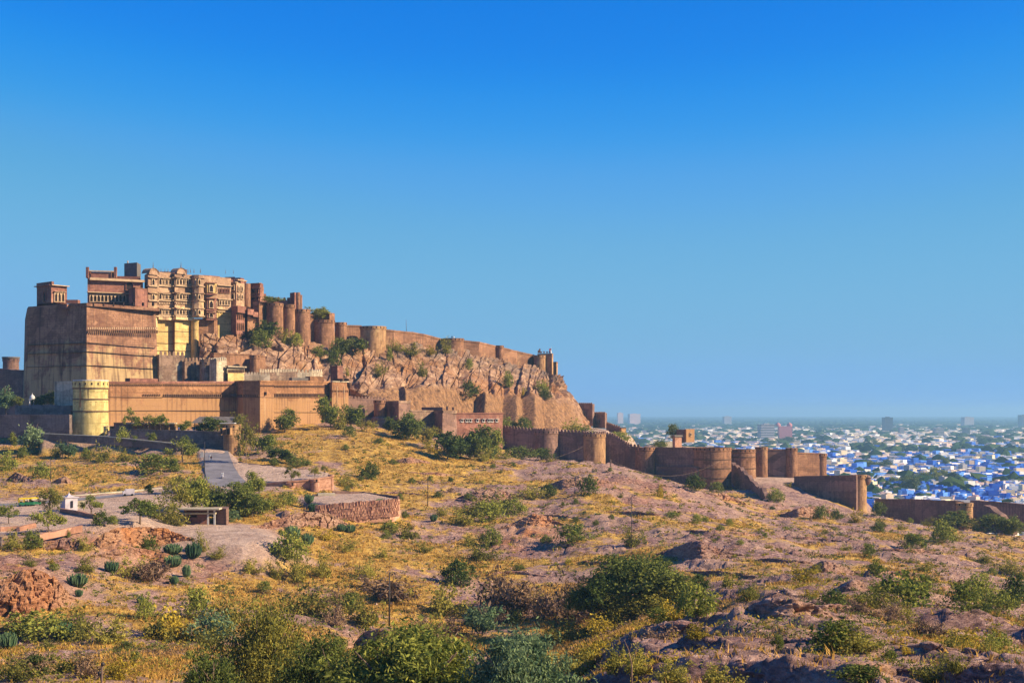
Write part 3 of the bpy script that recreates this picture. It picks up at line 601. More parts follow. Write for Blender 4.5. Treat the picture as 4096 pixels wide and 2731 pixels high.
M_old = stone('weathered old wall', (0.210, 0.129, 0.090), (0.312, 0.206, 0.140), (0.059, 0.042, 0.039), plaster=(0.483, 0.389, 0.264), pl=0.60, streak=0.8)
M_pale = stone('limewashed parapet', (0.467, 0.366, 0.249), (0.560, 0.467, 0.327), (0.078, 0.066, 0.059), streak=0.85)
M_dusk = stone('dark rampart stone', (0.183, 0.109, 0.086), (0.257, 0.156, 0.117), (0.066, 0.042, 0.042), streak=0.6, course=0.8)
M_ytow = stone('yellow tower plaster', (0.560, 0.437, 0.156), (0.608, 0.483, 0.195), (0.234, 0.164, 0.078), streak=0.35, course=3.5)
M_grey = stone('grey retaining wall', (0.156, 0.117, 0.101), (0.234, 0.179, 0.156), (0.054, 0.042, 0.042), streak=0.6)
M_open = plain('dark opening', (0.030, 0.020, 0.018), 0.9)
M_trim = plain('pale carved trim', (0.460, 0.328, 0.201), 0.85)
M_band = plain('dark string course', (0.119, 0.070, 0.045), 0.9)
M_slate = plain('grey roof slab', (0.140, 0.122, 0.108), 0.9)
M_white = plain('white limewash', (0.50, 0.49, 0.47), 0.8, 0.08)

def seg(A, B, px):
    """the point of the plan line A-B (each (px, depth)) seen in column px"""
    ax, ay = sx(*A), A[1]; bx, by = sx(*B), B[1]; t = (px - CX) / F
    u = (t * ay - ax) / ((bx - ax) - t * (by - ay)); return Vector((ax + u * (bx - ax), ay + u * (by - ay), 0))
def pl(p): return Vector((sx(p[0], p[1]), p[1], 0))
def ang(A, B): a, b = pl(A), pl(B); return math.atan2(b.y - a.y, b.x - a.x)
def foot(front, depth):
    f = [pl(p) for p in front]; k0 = (front[0][1] + depth) / front[0][1]; k1 = (front[-1][1] + depth) / front[-1][1]
    return [(p.x, p.y) for p in f] + [(f[-1].x * k1, f[-1].y * k1), (f[0].x * k0, f[0].y * k0)]
def block(parent, name, mat, front, depth, pt, pb, inset=0.0, Yr=None, label=None):
    Yr = Yr or front[0][1]; b = MB(); b.prism(foot(front, depth), zz(pb, Yr), zz(pt, Yr), inset=inset); return b.build(name, mat, parent, label)
def ledge(parent, name, mat, A, B, py, h, proj, over=0.3, Yr=None):
    """a projecting slab along the plan line A-B; py is its top"""
    a, b_ = pl(A), pl(B); d = (b_ - a); L = d.length; d.normalize(); n = Vector((d.y, -d.x, 0)); c = (a + b_) / 2 + n * (proj / 2 - 0.4)
    z = zz(py, Yr or (A[1] + B[1]) / 2); b = MB(); b.box((c.x, c.y, z - h / 2), (L + 2 * over, proj + 0.8, h), ang(A, B)); return b.build(name, mat, parent)

def arch_pts(w, h, kind):
    s = h * (0.62 if kind != 'flat' else 1.0); p = [(-w / 2, 0), (-w / 2, s)]
    if kind == 'flat': p += [(w / 2, s)]
    else:
        for k in range(1, 8):
            t = math.pi * k / 8; x = -math.cos(t) * w / 2; z = s + (h - s) * (math.sin(t) ** 0.8 if kind == 'round' else 1 - abs(math.cos(t)) ** 1.6)
            p.append((x, z))
        p.append((w / 2, s))
    p.append((w / 2, 0)); return p
_win = {}
def window_mesh(w, h, d, fw, kind, mat, eave):
    """frame with a real reveal (front at y=-d) and, apart, the dark pane set back in it"""
    key = (round(w, 2), round(h, 2), d, fw, kind, mat.name, eave)
    if key in _win: return _win[key]
    p = arch_pts(w, h, kind); W, H = w / 2 + fw, h + fw * 1.1
    o = []
    for x, z in p:
        if z <= h * 0.63 and abs(abs(x) - w / 2) < 1e-6 and not (kind == 'flat' and z > 0): o.append((math.copysign(W, x), z))
        else: o.append((x / (w / 2) * W if kind != 'round' else max(-W, min(W, x / (w / 2) * W * 1.3)), H))
    b = MB(); n = len(p)
    b.add([(x, -d, z) for x, z in p] + [(x, -d, z) for x, z in o] + [(x, -0.01, z) for x, z in p] + [(x, 0.02, z) for x, z in o],
          [(i, n + i, n + i + 1, i + 1) for i in range(n - 1)] + [(i, i + 1, 2 * n + i + 1, 2 * n + i) for i in range(n - 1)] + [(n + i, 3 * n + i, 3 * n + i + 1, n + i + 1) for i in range(n - 1)])
    b.box((0, -d * 0.65, -0.10), (2 * W + 0.25, d * 1.5, 0.20))
    if eave: b.box((0, -d * 0.9 - 0.1, H + 0.06), (2 * W + 0.5, d * 1.8 + 0.5, 0.13))
    g = MB(); g.add([(x * 0.999, -0.03, z) for x, z in p], [tuple(range(n))])
    _win[key] = (b.mesh('window', [mat]), g.mesh('pane', [M_open])); return _win[key]
def windows(parent, A, B, items, mat=None, d=0.38, fw=0.22, kind='arch', eave=False, name='window', off=0.0):
    """items: (px, py of the sill, width m, height m)"""
    rz = ang(A, B); pl_ = wloc(parent); n = Vector((math.sin(rz), -math.cos(rz), 0))
    for px, py, w, h in items:
        q = seg(A, B, px) + n * off; fm, gm = window_mesh(w, h, d, fw, kind, mat or M_trim, eave)
        f = put(name, fm, parent, Vector((q.x, q.y, zz(py, q.y))) - pl_, rz); put('pane', gm, f)
def merlon_mesh(w, h, t, mat, notch=True):
    b = MB(); pts = [(-w / 2, 0), (w / 2, 0), (w / 2, h * 0.55), (w * 0.32, h * 0.82), (0, h), (-w * 0.32, h * 0.82), (-w / 2, h * 0.55)]; n = len(pts)
    b.add([(x, -t / 2, z) for x, z in pts] + [(x, t / 2, z) for x, z in pts], [tuple(range(n)), tuple(range(2 * n - 1, n - 1, -1))] + [(i, n + i, n + (i + 1) % n, (i + 1) % n) for i in range(n)])
    return b.mesh('merlon', [mat])
_mer = {}
def merlons(parent, pts, step=1.35, w=1.12, h=1.25, t=0.55, mat=None, inset=0.35):
    """a row of pointed merlons along pts (world points of the wall head, left to right)"""
    key = (w, h, t, mat.name); me = _mer.setdefault(key, None) or merlon_mesh(w, h, t, mat); _mer[key] = me; org = wloc(parent)
    for a, b in zip(pts[:-1], pts[1:]):
        d = b - a; L = d.length; k = max(1, int(L / step)); r = math.atan2(d.y, d.x); n = Vector((-math.sin(r), math.cos(r), 0))
        for i in range(k):
            p = a + d * ((i + 0.5) / k) + n * inset - org
            m_ = put('merlon', me, parent, p, r); m_.scale.z = 0.92 + 0.16 * random.random()
def slots(parent, A, B, py0, py1, step, w, d, mat, name='corbel_row', px0=None, px1=None):
    """a row of small corbels too small to single out: one part"""
    a = seg(A, B, px0) if px0 else pl(A); e = seg(A, B, px1) if px1 else pl(B); v = e - a; L = v.length; r = ang(A, B); n = Vector((math.sin(r), -math.cos(r), 0)); b = MB()
    for i in range(int(L / step)):
        q = a + v * ((i + 0.5) * step / L); z0, z1 = zz(py1, q.y), zz(py0, q.y)
        b.box((q.x + n.x * d / 2, q.y + n.y * d / 2, (z0 + z1) / 2), (w, d + 0.1, z1 - z0), r)
    return b.build(name, mat, parent, kind='stuff')

def wall(name, label, pts, mat, cat='wall', thick=3.0, group=None, cope=None, mer=None, bat=0.0, jag=0.2, cope_mat=None):
    """a standing wall along pts = (px, depth, py top, py foot), left to right; parts: masonry, coping, merlons"""
    if cope: jag *= 0.3
    P = []
    for (a, b_) in zip(pts[:-1], pts[1:]):
        L = (pl(b_) - pl(a)).length; k = max(1, int(L / 2.5))
        for i in range(k): P.append([a[j] + (b_[j] - a[j]) * i / k for j in range(4)])
    P.append(list(pts[-1]))
    c = pts[len(pts) // 2]; t = thing(name, label, cat, at(c[0], c[3], c[1]), group)
    b = MB(); n = len(P); vs = []; head = []
    for i, (px, Y, q0, q1) in enumerate(P):
        a_, e_ = P[max(0, i - 1)], P[min(n - 1, i + 1)]; r = ang(a_[:2], e_[:2]); nv = Vector((-math.sin(r), math.cos(r), 0)); p = pl((px, Y))
        zt = zz(q0, Y) + random.uniform(-jag, jag); zb = zz(q1, Y); f = p - nv * bat; k = p + nv * thick
        vs += [(f.x, f.y, zb), (p.x, p.y, zt), (k.x, k.y, zt), (k.x, k.y, zb)]; head.append(Vector((p.x, p.y, zt)))
    fs = []
    for i in range(n - 1):
        o = 4 * i; fs += [(o, o + 4, o + 5, o + 1), (o + 1, o + 5, o + 6, o + 2), (o + 2, o + 6, o + 7, o + 3)]
    fs += [(0, 1, 2, 3), (4 * n - 1, 4 * n - 2, 4 * n - 3, 4 * n - 4)]
    b.add(vs, fs); b.build('masonry', mat, t)
    if cope:
        b = MB()
        for p, q in zip(head[:-1], head[1:]):
            d = q - p; r = math.atan2(d.y, d.x); nv = Vector((-math.sin(r), math.cos(r), 0)); L = d.length
            for (o0, o1, z0, z1) in ((-0.22, 0.75, -cope[1], 0.16),):
                vs = []
                for w_ in (p, q):
                    for o_, z_ in ((o0, z0), (o0, z1), (o1, z1), (o1, z0)): vs.append((w_.x + nv.x * o_, w_.y + nv.y * o_, w_.z + z_))
                b.add(vs, [(0, 4, 5, 1), (1, 5, 6, 2), (2, 6, 7, 3), (3, 7, 4, 0), (0, 1, 2, 3), (7, 6, 5, 4)])
        b.build('coping', cope_mat or mat, t)
    if mer: merlons(t, head, mat=mer.get('mat', mat), **{k: v for k, v in mer.items() if k != 'mat'})
    return t
def rtower(name, label, x0, x1, Y, pt, pb, mat, group=None, bat=0.07, rings=(), mer=None, cat='tower', par=1.3, ring_mat=None, loop=True):
    """round tower: battered drum, projecting parapet with a sunken floor, string courses"""
    px = (x0 + x1) / 2; r = (x1 - x0) / 2 / F * Y; c = at(px, pb, Y); t = thing(name, label, cat, c, group); H = zz(pt, Y) - zz(pb, Y)
    b = MB(); prof = [(r * (1 + bat), -1.0)] + [(r * (1 + bat * (1 - k / 5)), (H - par) * k / 5) for k in range(6)]
    b.lathe(c, prof, 36); b.build('drum', mat, t)
    b = MB(); b.lathe(c, [(r + 0.02, H - par - 0.25), (r + 0.22, H - par), (r + 0.22, H), (r - 0.55, H), (r - 0.55, H - par + 0.1), (0.0, H - par + 0.1)], 36, smooth=False); b.build('parapet', mat, t)
    if loop:
        b = MB(); k = int(2 * math.pi * r / 1.9)
        for i in range(k):
            a = 2 * math.pi * (i + 0.5) / k
            if math.sin(a) < 0.3: b.box((c.x + math.cos(a) * (r + 0.2), c.y + math.sin(a) * (r + 0.2), c.z + H - par * 0.45), (0.16, 0.42, 0.75), a)
        if b.v: b.build('loophole_row', M_open, t, kind='stuff')
    for q in rings:
        z = zz(q, Y) - zz(pb, Y); rr = r * (1 + bat * (1 - z / H)); b = MB(); b.lathe(c, [(rr - 0.05, z - 0.22), (rr + 0.16, z - 0.18), (rr + 0.16, z + 0.18), (rr - 0.05, z + 0.22)], 36, smooth=False); b.build('string_course', ring_mat or M_band, t)
    if mer:
        k = int(2 * math.pi * r / mer.get('step', 1.4)); me = merlon_mesh(mer.get('w', 1.1), mer.get('h', 1.2), 0.5, mer.get('mat', mat))
        for i in range(k):
            a = 2 * math.pi * i / k
            if math.sin(a) < 0.55: put('merlon', me, t, (math.cos(a) * (r - 0.1), math.sin(a) * (r - 0.1), H), a + math.pi / 2)
    return t
def finial(parent, p, h, mat, r=0.22):
    b = MB(); b.lathe(p, [(r, 0), (r * 1.2, h * 0.1), (r * 0.5, h * 0.25), (r * 0.9, h * 0.4), (r * 0.35, h * 0.55), (r * 0.5, h * 0.7), (0.03, h)], 8); return b.build('finial', mat, parent)

# --- the great corner bastion at the left
GA, GB, GC = (104, 522), (346, 504), (638, 533)
t = thing('corner_bastion', 'huge tapering corner bastion with one sunlit and one shaded face', 'bastion', at(346, 1640, 504))
block(t, 'masonry', M_bast, [(90, 522), GB, GC], 70, 1215, 1690, inset=2.2, Yr=504)
block(t, 'parapet', M_bast, [(112, 524), (347, 505.2), (637, 532)], 60, 1210, 1222, Yr=504)
slots(t, (347, 505.2), (633, 531.5), 1320, 1333, 0.95, 0.42, 0.30, M_band)
slots(t, (347, 504.9), (634, 531.2), 1309, 1316, 0.95, 0.35, 0.22, M_trim)
for py, m_ in ((1376, M_band), (1411, M_band), (1465, M_band)):
    k = 1 + (1640 - py) * 0.000004
    ledge(t, 'string_course', m_, (345.5, 504.2), (636, 532.2), py, 0.10, -0.12, 0.1); ledge(t, 'string_course', m_, (104, 521.8), (345, 504.2), py, 0.10, -0.12, 0.0)
for i in range(7):
    p = seg((347, 505.5), (634, 532), 372 + i * 40); b = MB(); b.box((p.x + 0.05, p.y - 0.1, zz(1217, p.y)), (0.5, 0.8, 1.3), ang(GB, GC)); b.build('loophole', M_open, t)
# broken balcony on the shaded face
b = MB(); p = seg((119, 524), (347, 505.5), 262)
b.box((p.x, p.y - 0.5, zz(1228, p.y)), (4.2, 1.8, 1.6), ang(GA, GB)); b.box((p.x + 1.0, p.y - 0.7, zz(1248, p.y)), (0.5, 0.9, 2.4), ang(GA, GB)); b.build('broken_balcony', M_red, t)

t = thing('corner_pavilion', 'small dark red pavilion standing on top of the corner bastion', 'pavilion', at(200, 1212, 530))
block(t, 'chamber', M_red, [(147, 536), (205, 527), (268, 533)], 9, 1142, 1213, Yr=530)
block(t, 'roof_block', M_red, [(146, 534), (207, 526), (216, 527)], 7, 1129, 1142.5, Yr=530)
ledge(t, 'eave', M_trim, (205, 526.8), (270, 532.8), 1141, 0.3, 0.9); ledge(t, 'eave', M_red, (146, 535.8), (205, 526.8), 1141, 0.3, 0.9)
windows(t, (205, 526.9), (268, 532.9), [(222, 1206, 1.1, 3.4), (236, 1206, 1.1, 3.4), (250, 1206, 1.1, 3.4)], M_trim, eave=True)
windows(t, (147, 535.9), (205, 526.9), [(180, 1204, 1.8, 3.8)], M_red)
b = MB(); b.box(at(292, 1207, 524) , (4.5, 3, 1.3)); b.build('low_parapet', M_red, t)

# --- palace wing behind the bastion
t = thing('palace_wing', 'flat roofed palace wing with an arcade above the corner bastion', 'palace wing', at(450, 1215, 540))
A, B = (350, 536), (572, 546)
block(t, 'storey', M_red, [A, B], 22, 1120, 1216, Yr=540)
block(t, 'upper_storey', M_red, [(350, 545), (462, 548)], 14, 1082, 1121, Yr=540)
block(t, 'upper_storey', M_red, [(462, 550), (560, 552)], 10, 1094, 1121, Yr=540)
ledge(t, 'roof_slab', M_trim, (360, 536), (572, 545.8), 1116, 0.9, 1.3); ledge(t, 'eave', M_trim, (352, 535.8), (512, 543), 1170, 0.3, 1.2)
ledge(t, 'cornice', M_trim, (350, 545), (462, 548), 1083, 0.4, 0.7)
windows(t, (350, 535.9), (512, 543.1), [(365 + 14.6 * i, 1206, 1.0, 2.5) for i in range(10)], M_trim)
windows(t, A, (572, 545.9), [(518, 1160, 2.6, 3.4)], M_red); windows(t, (350, 544.9), (462, 547.9), [(357, 1112, 1.1, 2.2), (452, 1112, 1.1, 2.2)], M_red)
for px in (350, 462): b = MB(); b.box(at(px, 1090, 544.5), (1.0, 1.0, 4.2)); b.build('corner_post', M_red, t)
t = thing('stair_tower', 'plain grey box shaped stair tower rising above the palace roofs', 'tower', at(530, 1115, 556))
block(t, 'masonry', M_slate, [(497, 556), (548, 552), (563, 560)], 8, 1054, 1118, Yr=556)
b = MB(); b.tube([at(511, 1054, 557), at(511, 1043, 557)], 0.25); b.build('vent_pipe', M_trim, t)
t = thing('red_block', 'plain red sandstone block beside the palace turret on the bastion', 'building', at(560, 1215, 533))
block(t, 'masonry', M_red, [(516, 539), (541, 532), (590, 540)], 7, 1151, 1225, Yr=533); block(t, 'coping', M_fort, [(515.5, 539), (540.8, 531.8), (590.8, 540)], 7, 1149, 1152.5, Yr=533)

# --- the zenana palace front
t = thing('palace_facade', 'tall carved palace front with rows of arched windows over yellow plaster walls', 'palace', at(700, 1430, 550))
S1, S2 = (592, 545), (630, 549)
block(t, 'turret', M_carv, [(578, 554), S1, S2], 12, 1096, 1330, Yr=550, label='shaded domed corner turret of the palace front')
A1, A2 = (630, 549.5), (696, 555.6); B0, B1, B2 = (692, 555.8), (699, 553.5), (768, 560)
block(t, 'recessed_front', M_carv, [A1, A2], 16, 1090, 1272, Yr=552); block(t, 'plaster_wall', M_plas, [(600, 548.5), (702, 557)], 16, 1272, 1450, Yr=552)
block(t, 'bay_front', M_carv, [B0, B1, B2], 14, 1092, 1273, Yr=552); block(t, 'plaster_wall', M_plas, [(690, 558), (699.5, 554.2), (812, 566)], 14, 1273, 1450, Yr=552)
block(t, 'side_wall', M_fort, [(690, 556.6), (699, 554)], 5, 1273.5, 1449, Yr=552)
rt = (792, 556.5)
b = MB(); c = at(791, 1100, 560); b.lathe((c.x, c.y, zz(1268, 556.5)), [(2.35, 0), (2.35, zz(1098, 556.5) - zz(1268, 556.5)), (0, zz(1098, 556.5) - zz(1268, 556.5) + 0.02)], 8, smooth=False, rz=0.39); b.build('turret', M_carv, t, label='eight sided corner turret of the palace front')
b = MB(); c2 = at(779, 1450, 561); H = zz(1273, 557) - c2.z; b.lathe(c2, [(1.55, 0), (1.5, H - 1.2), (1.75, H - 0.9), (1.55, H - 0.6), (2.1, H - 0.2), (2.5, H)], 24); b.build('column', M_plas, t, label='round yellow plaster column under the corner turret')
for nm, a, e, qs in (('turret', S1, S2, (1150, 1196, 1222)), ('front', A1, A2, ()), ('bay', B1, B2, ())): pass
rows = [(1138, 2.0), (1196, 1.7), (1257, 1.7)]      # sill rows and window heights
for py, h in rows:
    windows(t, A1, A2, [(639, py, 1.15, h + .25), (652, py, 0.55, h), (665, py, 0.95, h), (678, py, 0.95, h)], M_trim, off=0.02, eave=True)
    windows(t, B1, B2, [(709, py, 0.95, h), (721, py, 1.1, h + 0.2), (733, py, 0.95, h), (747, py, 0.9, h), (758, py, 0.9, h)], M_trim, off=0.02, eave=True)
    windows(t, (777, 558.6), (787.5, 556.4), [(782.5, py, 0.85, h)], M_trim, fw=0.16); windows(t, (789, 556.5), (803, 557.6), [(796, py, 0.9, h)], M_trim, fw=0.18)
    windows(t, B0, B1, [(691.5, py, 1.2, h)], M_trim, off=0.02)
    windows(t, S1, S2, [(611, py + 2, 1.2, h + 0.3)], M_trim, off=0.02)
    for (a, e) in ((A1, A2), (B1, B2), (S1, S2), (B0, B1)):
        ledge(t, 'cornice', M_trim, a, e, py + 5, 0.38, 0.75, 0.1); ledge(t, 'cornice', M_carv, a, e, py - h * 10 - 8, 0.28, 0.95, 0.1)
    b = MB(); b.lathe((c.x, c.y, zz(py + 5, 556.5)), [(2.3, -0.2), (2.85, -0.2), (2.85, 0.15), (2.3, 0.15)], 8, smooth=False, rz=0.39); b.build('cornice', M_trim, t)
    b = MB(); b.lathe((c.x, c.y, zz(py - h * 10 - 8, 556.5)), [(2.3, -0.2), (2.9, -0.15), (2.9, 0.1), (2.3, 0.15)], 8, smooth=False, rz=0.39); b.build('cornice', M_carv, t)
for (a, e) in ((A1, A2), (B1, B2)):
    for py in (1264, 1210): slots(t, a, e, py, py + 6, 0.8, 0.4, 0.6, M_trim, 'bracket_row')
    ledge(t, 'balcony', M_carv, a, e, 1270, 1.0, 1.1, 0.2)
def bangla(a, e, py, w, h, mat):
    """curved bangla gable crowning a bay"""
    q = (pl(a) + pl(e)) / 2; r = ang(a, e); b = MB(); n = 10; vs = []
    for y_ in (-0.9, 3.5):
        for i in range(n + 1):
            u = i / n * 2 - 1; vs.append((u * w / 2, y_, h * (1 - u * u) ** 0.6))
        for i in range(n + 1):
            u = i / n * 2 - 1; vs.append((u * w / 2 * 0.86, y_ + 0.35 * (y_ < 0), h * (1 - u * u) ** 0.6 - 0.45))
    k = n + 1; ca, sa = math.cos(r), math.sin(r); z = zz(py, q.y)
    vs = [(q.x + x * ca - y_ * sa, q.y + x * sa + y_ * ca, z + zq) for x, y_, zq in vs]
    fs = [(i, i + 1, 2 * k + i + 1, 2 * k + i) for i in range(n)] + [(k + i, k + i + 1, i + 1, i) for i in range(n)]
    fs += [tuple(k + i for i in range(k))]
    b.add(vs, fs, smooth=False); b.build('bangla_roof', mat, t); finial(t, Vector((q.x, q.y + 0.6, z + h)), 2.4, M_slate)
bangla(S1, S2, 1095, 5.2, 2.2, M_carv); bangla((704, 554), (741, 557.5), 1092, 5.0, 2.0, M_carv)
for py in (1152, 1205): bangla_small = None
for px in (636, 644, 660, 672, 752, 762, 776, 802): finial(t, at(px, 1091, 556), 1.7, M_slate, 0.2)
block(t, 'rear_block', M_red, [(640, 566), (740, 568)], 10, 1080, 1100, Yr=560); block(t, 'rear_block', M_red, [(716, 562), (748, 564)], 8, 1074, 1096, Yr=560)
for py in (1325, 1372, 1402): ledge(t, 'string_course', M_band, (610, 549.2), (692, 556), py, 0.16, 0.08, 0.0); ledge(t, 'string_course', M_band, (699.5, 554.1), (766, 561), py, 0.16, 0.08, 0.0)

# --- the wing with balconies right of the zenana front
t = thing('balcony_wing', 'brown palace wing with hanging balconies next to the carved front', 'palace wing', at(860, 1425, 560))
D0, D1, D2, D3 = (812, 560), (842, 555), (869, 562), (924, 568)
block(t, 'front', M_carv, [(810, 565), (871, 570), (924, 575)], 16, 1104, 1282, Yr=566, label='carved stone front of the balcony wing')
block(t, 'front_foot', M_fort, [(790, 563), (832, 565), (856, 565), (873, 570)], 14, 1274, 1450, Yr=563)
block(t, 'plaster_wall', M_plas, [(868, 569.3), (924, 574.6)], 14, 1240, 1355, Yr=566)
for pt, pb, m_ in ((1130, 1172, M_plas), (1192, 1236, M_red), (1248, 1274, M_red)):
    bb = block(t, 'balcony', m_, [(820, 566), (829, 562.5), (858, 564.5), (868, 570)], 4, pt, pb, Yr=564)
    ledge(t, 'eave', M_red, (826, 562.3), (862, 564.5), pt, 0.3, 0.9); ledge(t, 'balcony_floor', M_red, (826, 562.3), (862, 564.5), pb + 2, 0.5, 0.7)
    windows(t, (829, 562.45), (858, 564.45), [(843.5, pb - 5, 1.5, (pb - pt) * 0.062)], M_trim); windows(t, (820, 565.9), (829, 562.4), [(824.5, pb - 5, 0.9, (pb - pt) * 0.055)], M_trim, fw=0.14); windows(t, (858, 564.4), (868, 569.9), [(863, pb - 5, 1.0, (pb - pt) * 0.055)], M_trim, fw=0.16)
windows(t, (871, 569.9), (924, 574.9), [(879 + 11.5 * i, 1219, 0.85, 1.9) for i in range(4)], M_trim, off=0.02); windows(t, (871, 569.9), (924, 574.9), [(879 + 11.5 * i, 1266, 0.85, 1.8) for i in range(4)], M_plas, off=0.02)
windows(t, (871, 569.9), (924, 574.9), [(880 + 11 * i, 1170, 0.6, 1.4) for i in range(4)], M_red, kind='flat', off=0.02)
for py in (1141, 1196, 1236, 1246): ledge(t, 'eave', M_trim, (870, 569.8), (923, 574.8), py, 0.3, 0.9)
block(t, 'roof_block', M_red, [(812, 570), (880, 576)], 10, 1092, 1106, Yr=562); block(t, 'roof_block', M_red, [(838, 568), (862, 570)], 6, 1096, 1118, Yr=562); block(t, 'roof_block', M_red, [(876, 578), (932, 582)], 9, 1100, 1112, Yr=562)

t = thing('upper_palace', 'highest red palace block with stepped roofs behind the balcony wing', 'palace', at(950, 1240, 575))
block(t, 'storey', M_red, [(895, 584), (962, 582), (977, 586)], 16, 1101, 1200, Yr=572); block(t, 'roof_block', M_red, [(899, 588), (940, 587)], 8, 1093, 1103, Yr=572)
block(t, 'storey', M_carv, [(922, 578), (945, 576.5), (978, 582)], 12, 1124, 1260, Yr=570)
ledge(t, 'eave', M_trim, (944, 576.3), (978, 581.8), 1120, 0.35, 1.1); ledge(t, 'eave', M_trim, (922, 577.8), (945, 576.3), 1128, 0.35, 0.9)
windows(t, (945, 576.4), (978, 581.9), [(953, 1165, 0.9, 2.0), (966, 1165, 0.9, 2.0), (953, 1196, 0.9, 1.8), (966, 1196, 0.9, 1.8)], M_trim, off=0.02); windows(t, (922, 577.9), (945, 576.4), [(933, 1160, 1.2, 2.2), (933, 1195, 1.2, 2.2)], M_trim, off=0.02)
block(t, 'rear_mass', M_red, [(905, 592), (985, 594)], 10, 1118, 1270, Yr=590); block(t, 'rear_mass', M_red, [(978, 597), (1064, 600)], 10, 1172, 1290, Yr=596)
for px in (902, 934): finial(t, at(px, 1094, 579), 1.6, M_slate, 0.12)

t = thing('window_stack', 'projecting stone stack with two rows of four narrow windows', 'tower house', at(955, 1330, 552))
E0, E1, E2 = (922, 575), (945, 569), (979, 575)
block(t, 'masonry', M_red, [E0, E1, E2], 14, 1216, 1327, Yr=552)
b = MB(); f0 = foot([(928, 561), (946, 553), (974, 558)], 12); b.prism([(p[0], p[1]) for p in foot([(934, 573), (950, 570), (963, 573)], 10)], zz(1430, 552), zz(1345, 552)); b.build('foot', M_fort, t)
block(t, 'corbelled_base', M_fort, [(932, 574), (947.5, 569.8), (970, 574)], 12, 1325, 1348, Yr=552); block(t, 'rock_footing', M_fort, [(924, 578), (985, 580)], 12, 1322, 1440, Yr=560)
block(t, 'parapet', M_red, [(923, 574.4), (951, 567.5), (984, 574)], 10, 1210, 1238, Yr=552)
windows(t, E1, E2, [(949.5 + 7.6 * i, 1275, 0.42, 2.4) for i in range(4)], M_fort, fw=0.1, d=0.3, off=0.02); windows(t, E1, E2, [(949.5 + 7.6 * i, 1318, 0.42, 2.6) for i in range(4)], M_fort, fw=0.1, d=0.3, off=0.02)
t = thing('window_stack', 'projecting stone stack with single rows of windows beside the ramparts', 'tower house', at(1010, 1340, 556))
G0, G1, G2, G3 = (977, 566), (988, 556), (1012, 560), (1042, 566)
block(t, 'masonry', M_fort, [(979, 580), (990, 575), (1012, 579)], 14, 1230, 1400, Yr=556); block(t, 'masonry', M_fort, [(1012, 579), (1042, 584)], 12, 1240, 1390, Yr=556)
block(t, 'parapet', M_red, [(981, 578), (991, 573), (1016, 577.4)], 8, 1222, 1246, Yr=556); block(t, 'parapet', M_red, [(1013, 576.6), (1044, 582)], 8, 1232, 1252, Yr=556)
windows(t, (990, 574.9), (1012, 578.9), [(992.5 + 5.3 * i, 1280, 0.35, 2.4) for i in range(4)], M_fort, fw=0.08, d=0.3, off=0.02); windows(t, (1012, 578.9), (1042, 583.9), [(1015.5 + 6 * i, 1288, 0.4, 2.6) for i in range(5)], M_fort, fw=0.09, d=0.3, off=0.02)

t = thing('gate_house', 'red gate house with open storeys between two round turrets', 'gate house', at(1028, 1210, 575))
b = MB(); p = at(989, 1240, 586); b.lathe(p, [(1.4, 0), (1.35, zz(1135, 586) - p.z), (0, zz(1133, 586) - p.z)], 16); b.build('turret', M_fort, t)
b = MB(); p = at(1047, 1240, 590); b.lathe(p, [(0.9, 0), (0.85, zz(1148, 590) - p.z), (0, zz(1147, 590) - p.z)], 14); b.build('turret', M_fort, t)
block(t, 'masonry', M_red, [(1002, 590), (1040, 587), (1053, 590)], 10, 1132, 1260, Yr=586)
windows(t, (1002, 589.9), (1040, 586.9), [(1014, 1172, 2.2, 1.7), (1014, 1200, 2.2, 1.7), (1032, 1172, 0.9, 1.7), (1032, 1200, 0.9, 1.7)], M_red, kind='flat', off=0.02)
for py in (1133, 1151, 1186): ledge(t, 'eave', M_fort, (1002, 589.8), (1040, 586.8), py, 0.3, 0.8)

# --- upper ramparts, left to right along the ridge
UG = 'round towers of the upper ramparts'; WG = 'wall stretches of the upper ramparts'
wall('rampart_wall', 'upper rampart stretch between the window stacks and the first round tower', [(1036, 580, 1206, 1380), (1072, 586, 1212, 1380)], M_fort, group=WG, cope=(0, 0.5))
rtower('rampart_tower', 'first round rampart tower beyond the palace, above the leaning trees', 1066, 1132, 585, 1214, 1385, M_fort, UG)
rtower('rampart_tower', 'second round rampart tower beyond the palace, narrower than its neighbour', 1128, 1180, 589, 1219, 1385, M_fort, UG)
rtower('rampart_tower', 'third round rampart tower beyond the palace, with a flat broad top', 1176, 1240, 592, 1238, 1400, M_fort, UG)
wall('rampart_wall', 'plain rampart stretch left of the bastion with a square turret', [(1196, 594, 1240, 1405), (1254, 599, 1262, 1405)], M_fort, group=WG, cope=(0, 0.5))
wall('crenellated_wall', 'short crenellated wall with shrubs before it beside the ridge turret', [(1052, 602, 1198, 1260), (1150, 604, 1200, 1260)], M_red, thick=1.2, mer=dict(step=1.35, w=1.2, h=1.4, t=0.5))
t = thing('ridge_turret', 'tall red turret standing alone behind the round rampart towers', 'tower', at(1180, 1250, 592))
block(t, 'masonry', M_red, [(1160, 605), (1178, 602), (1194, 605)], 8, 1161, 1260, Yr=592); block(t, 'side_block', M_red, [(1148, 606), (1166, 604)], 6, 1180, 1260, Yr=592)
b = MB(); p = at(1193, 1250, 592); b.lathe(p, [(0.9, 0), (0.9, zz(1170, 592) - p.z), (0, zz(1169, 592) - p.z)], 12); b.build('corner_shaft', M_fort, t); b = MB(); p = at(1203, 1250, 596); b.lathe(p, [(0.65, 0), (0.65, zz(1180, 596) - p.z), (0, zz(1179, 596) - p.z)], 10); b.build('corner_shaft', M_fort, t)
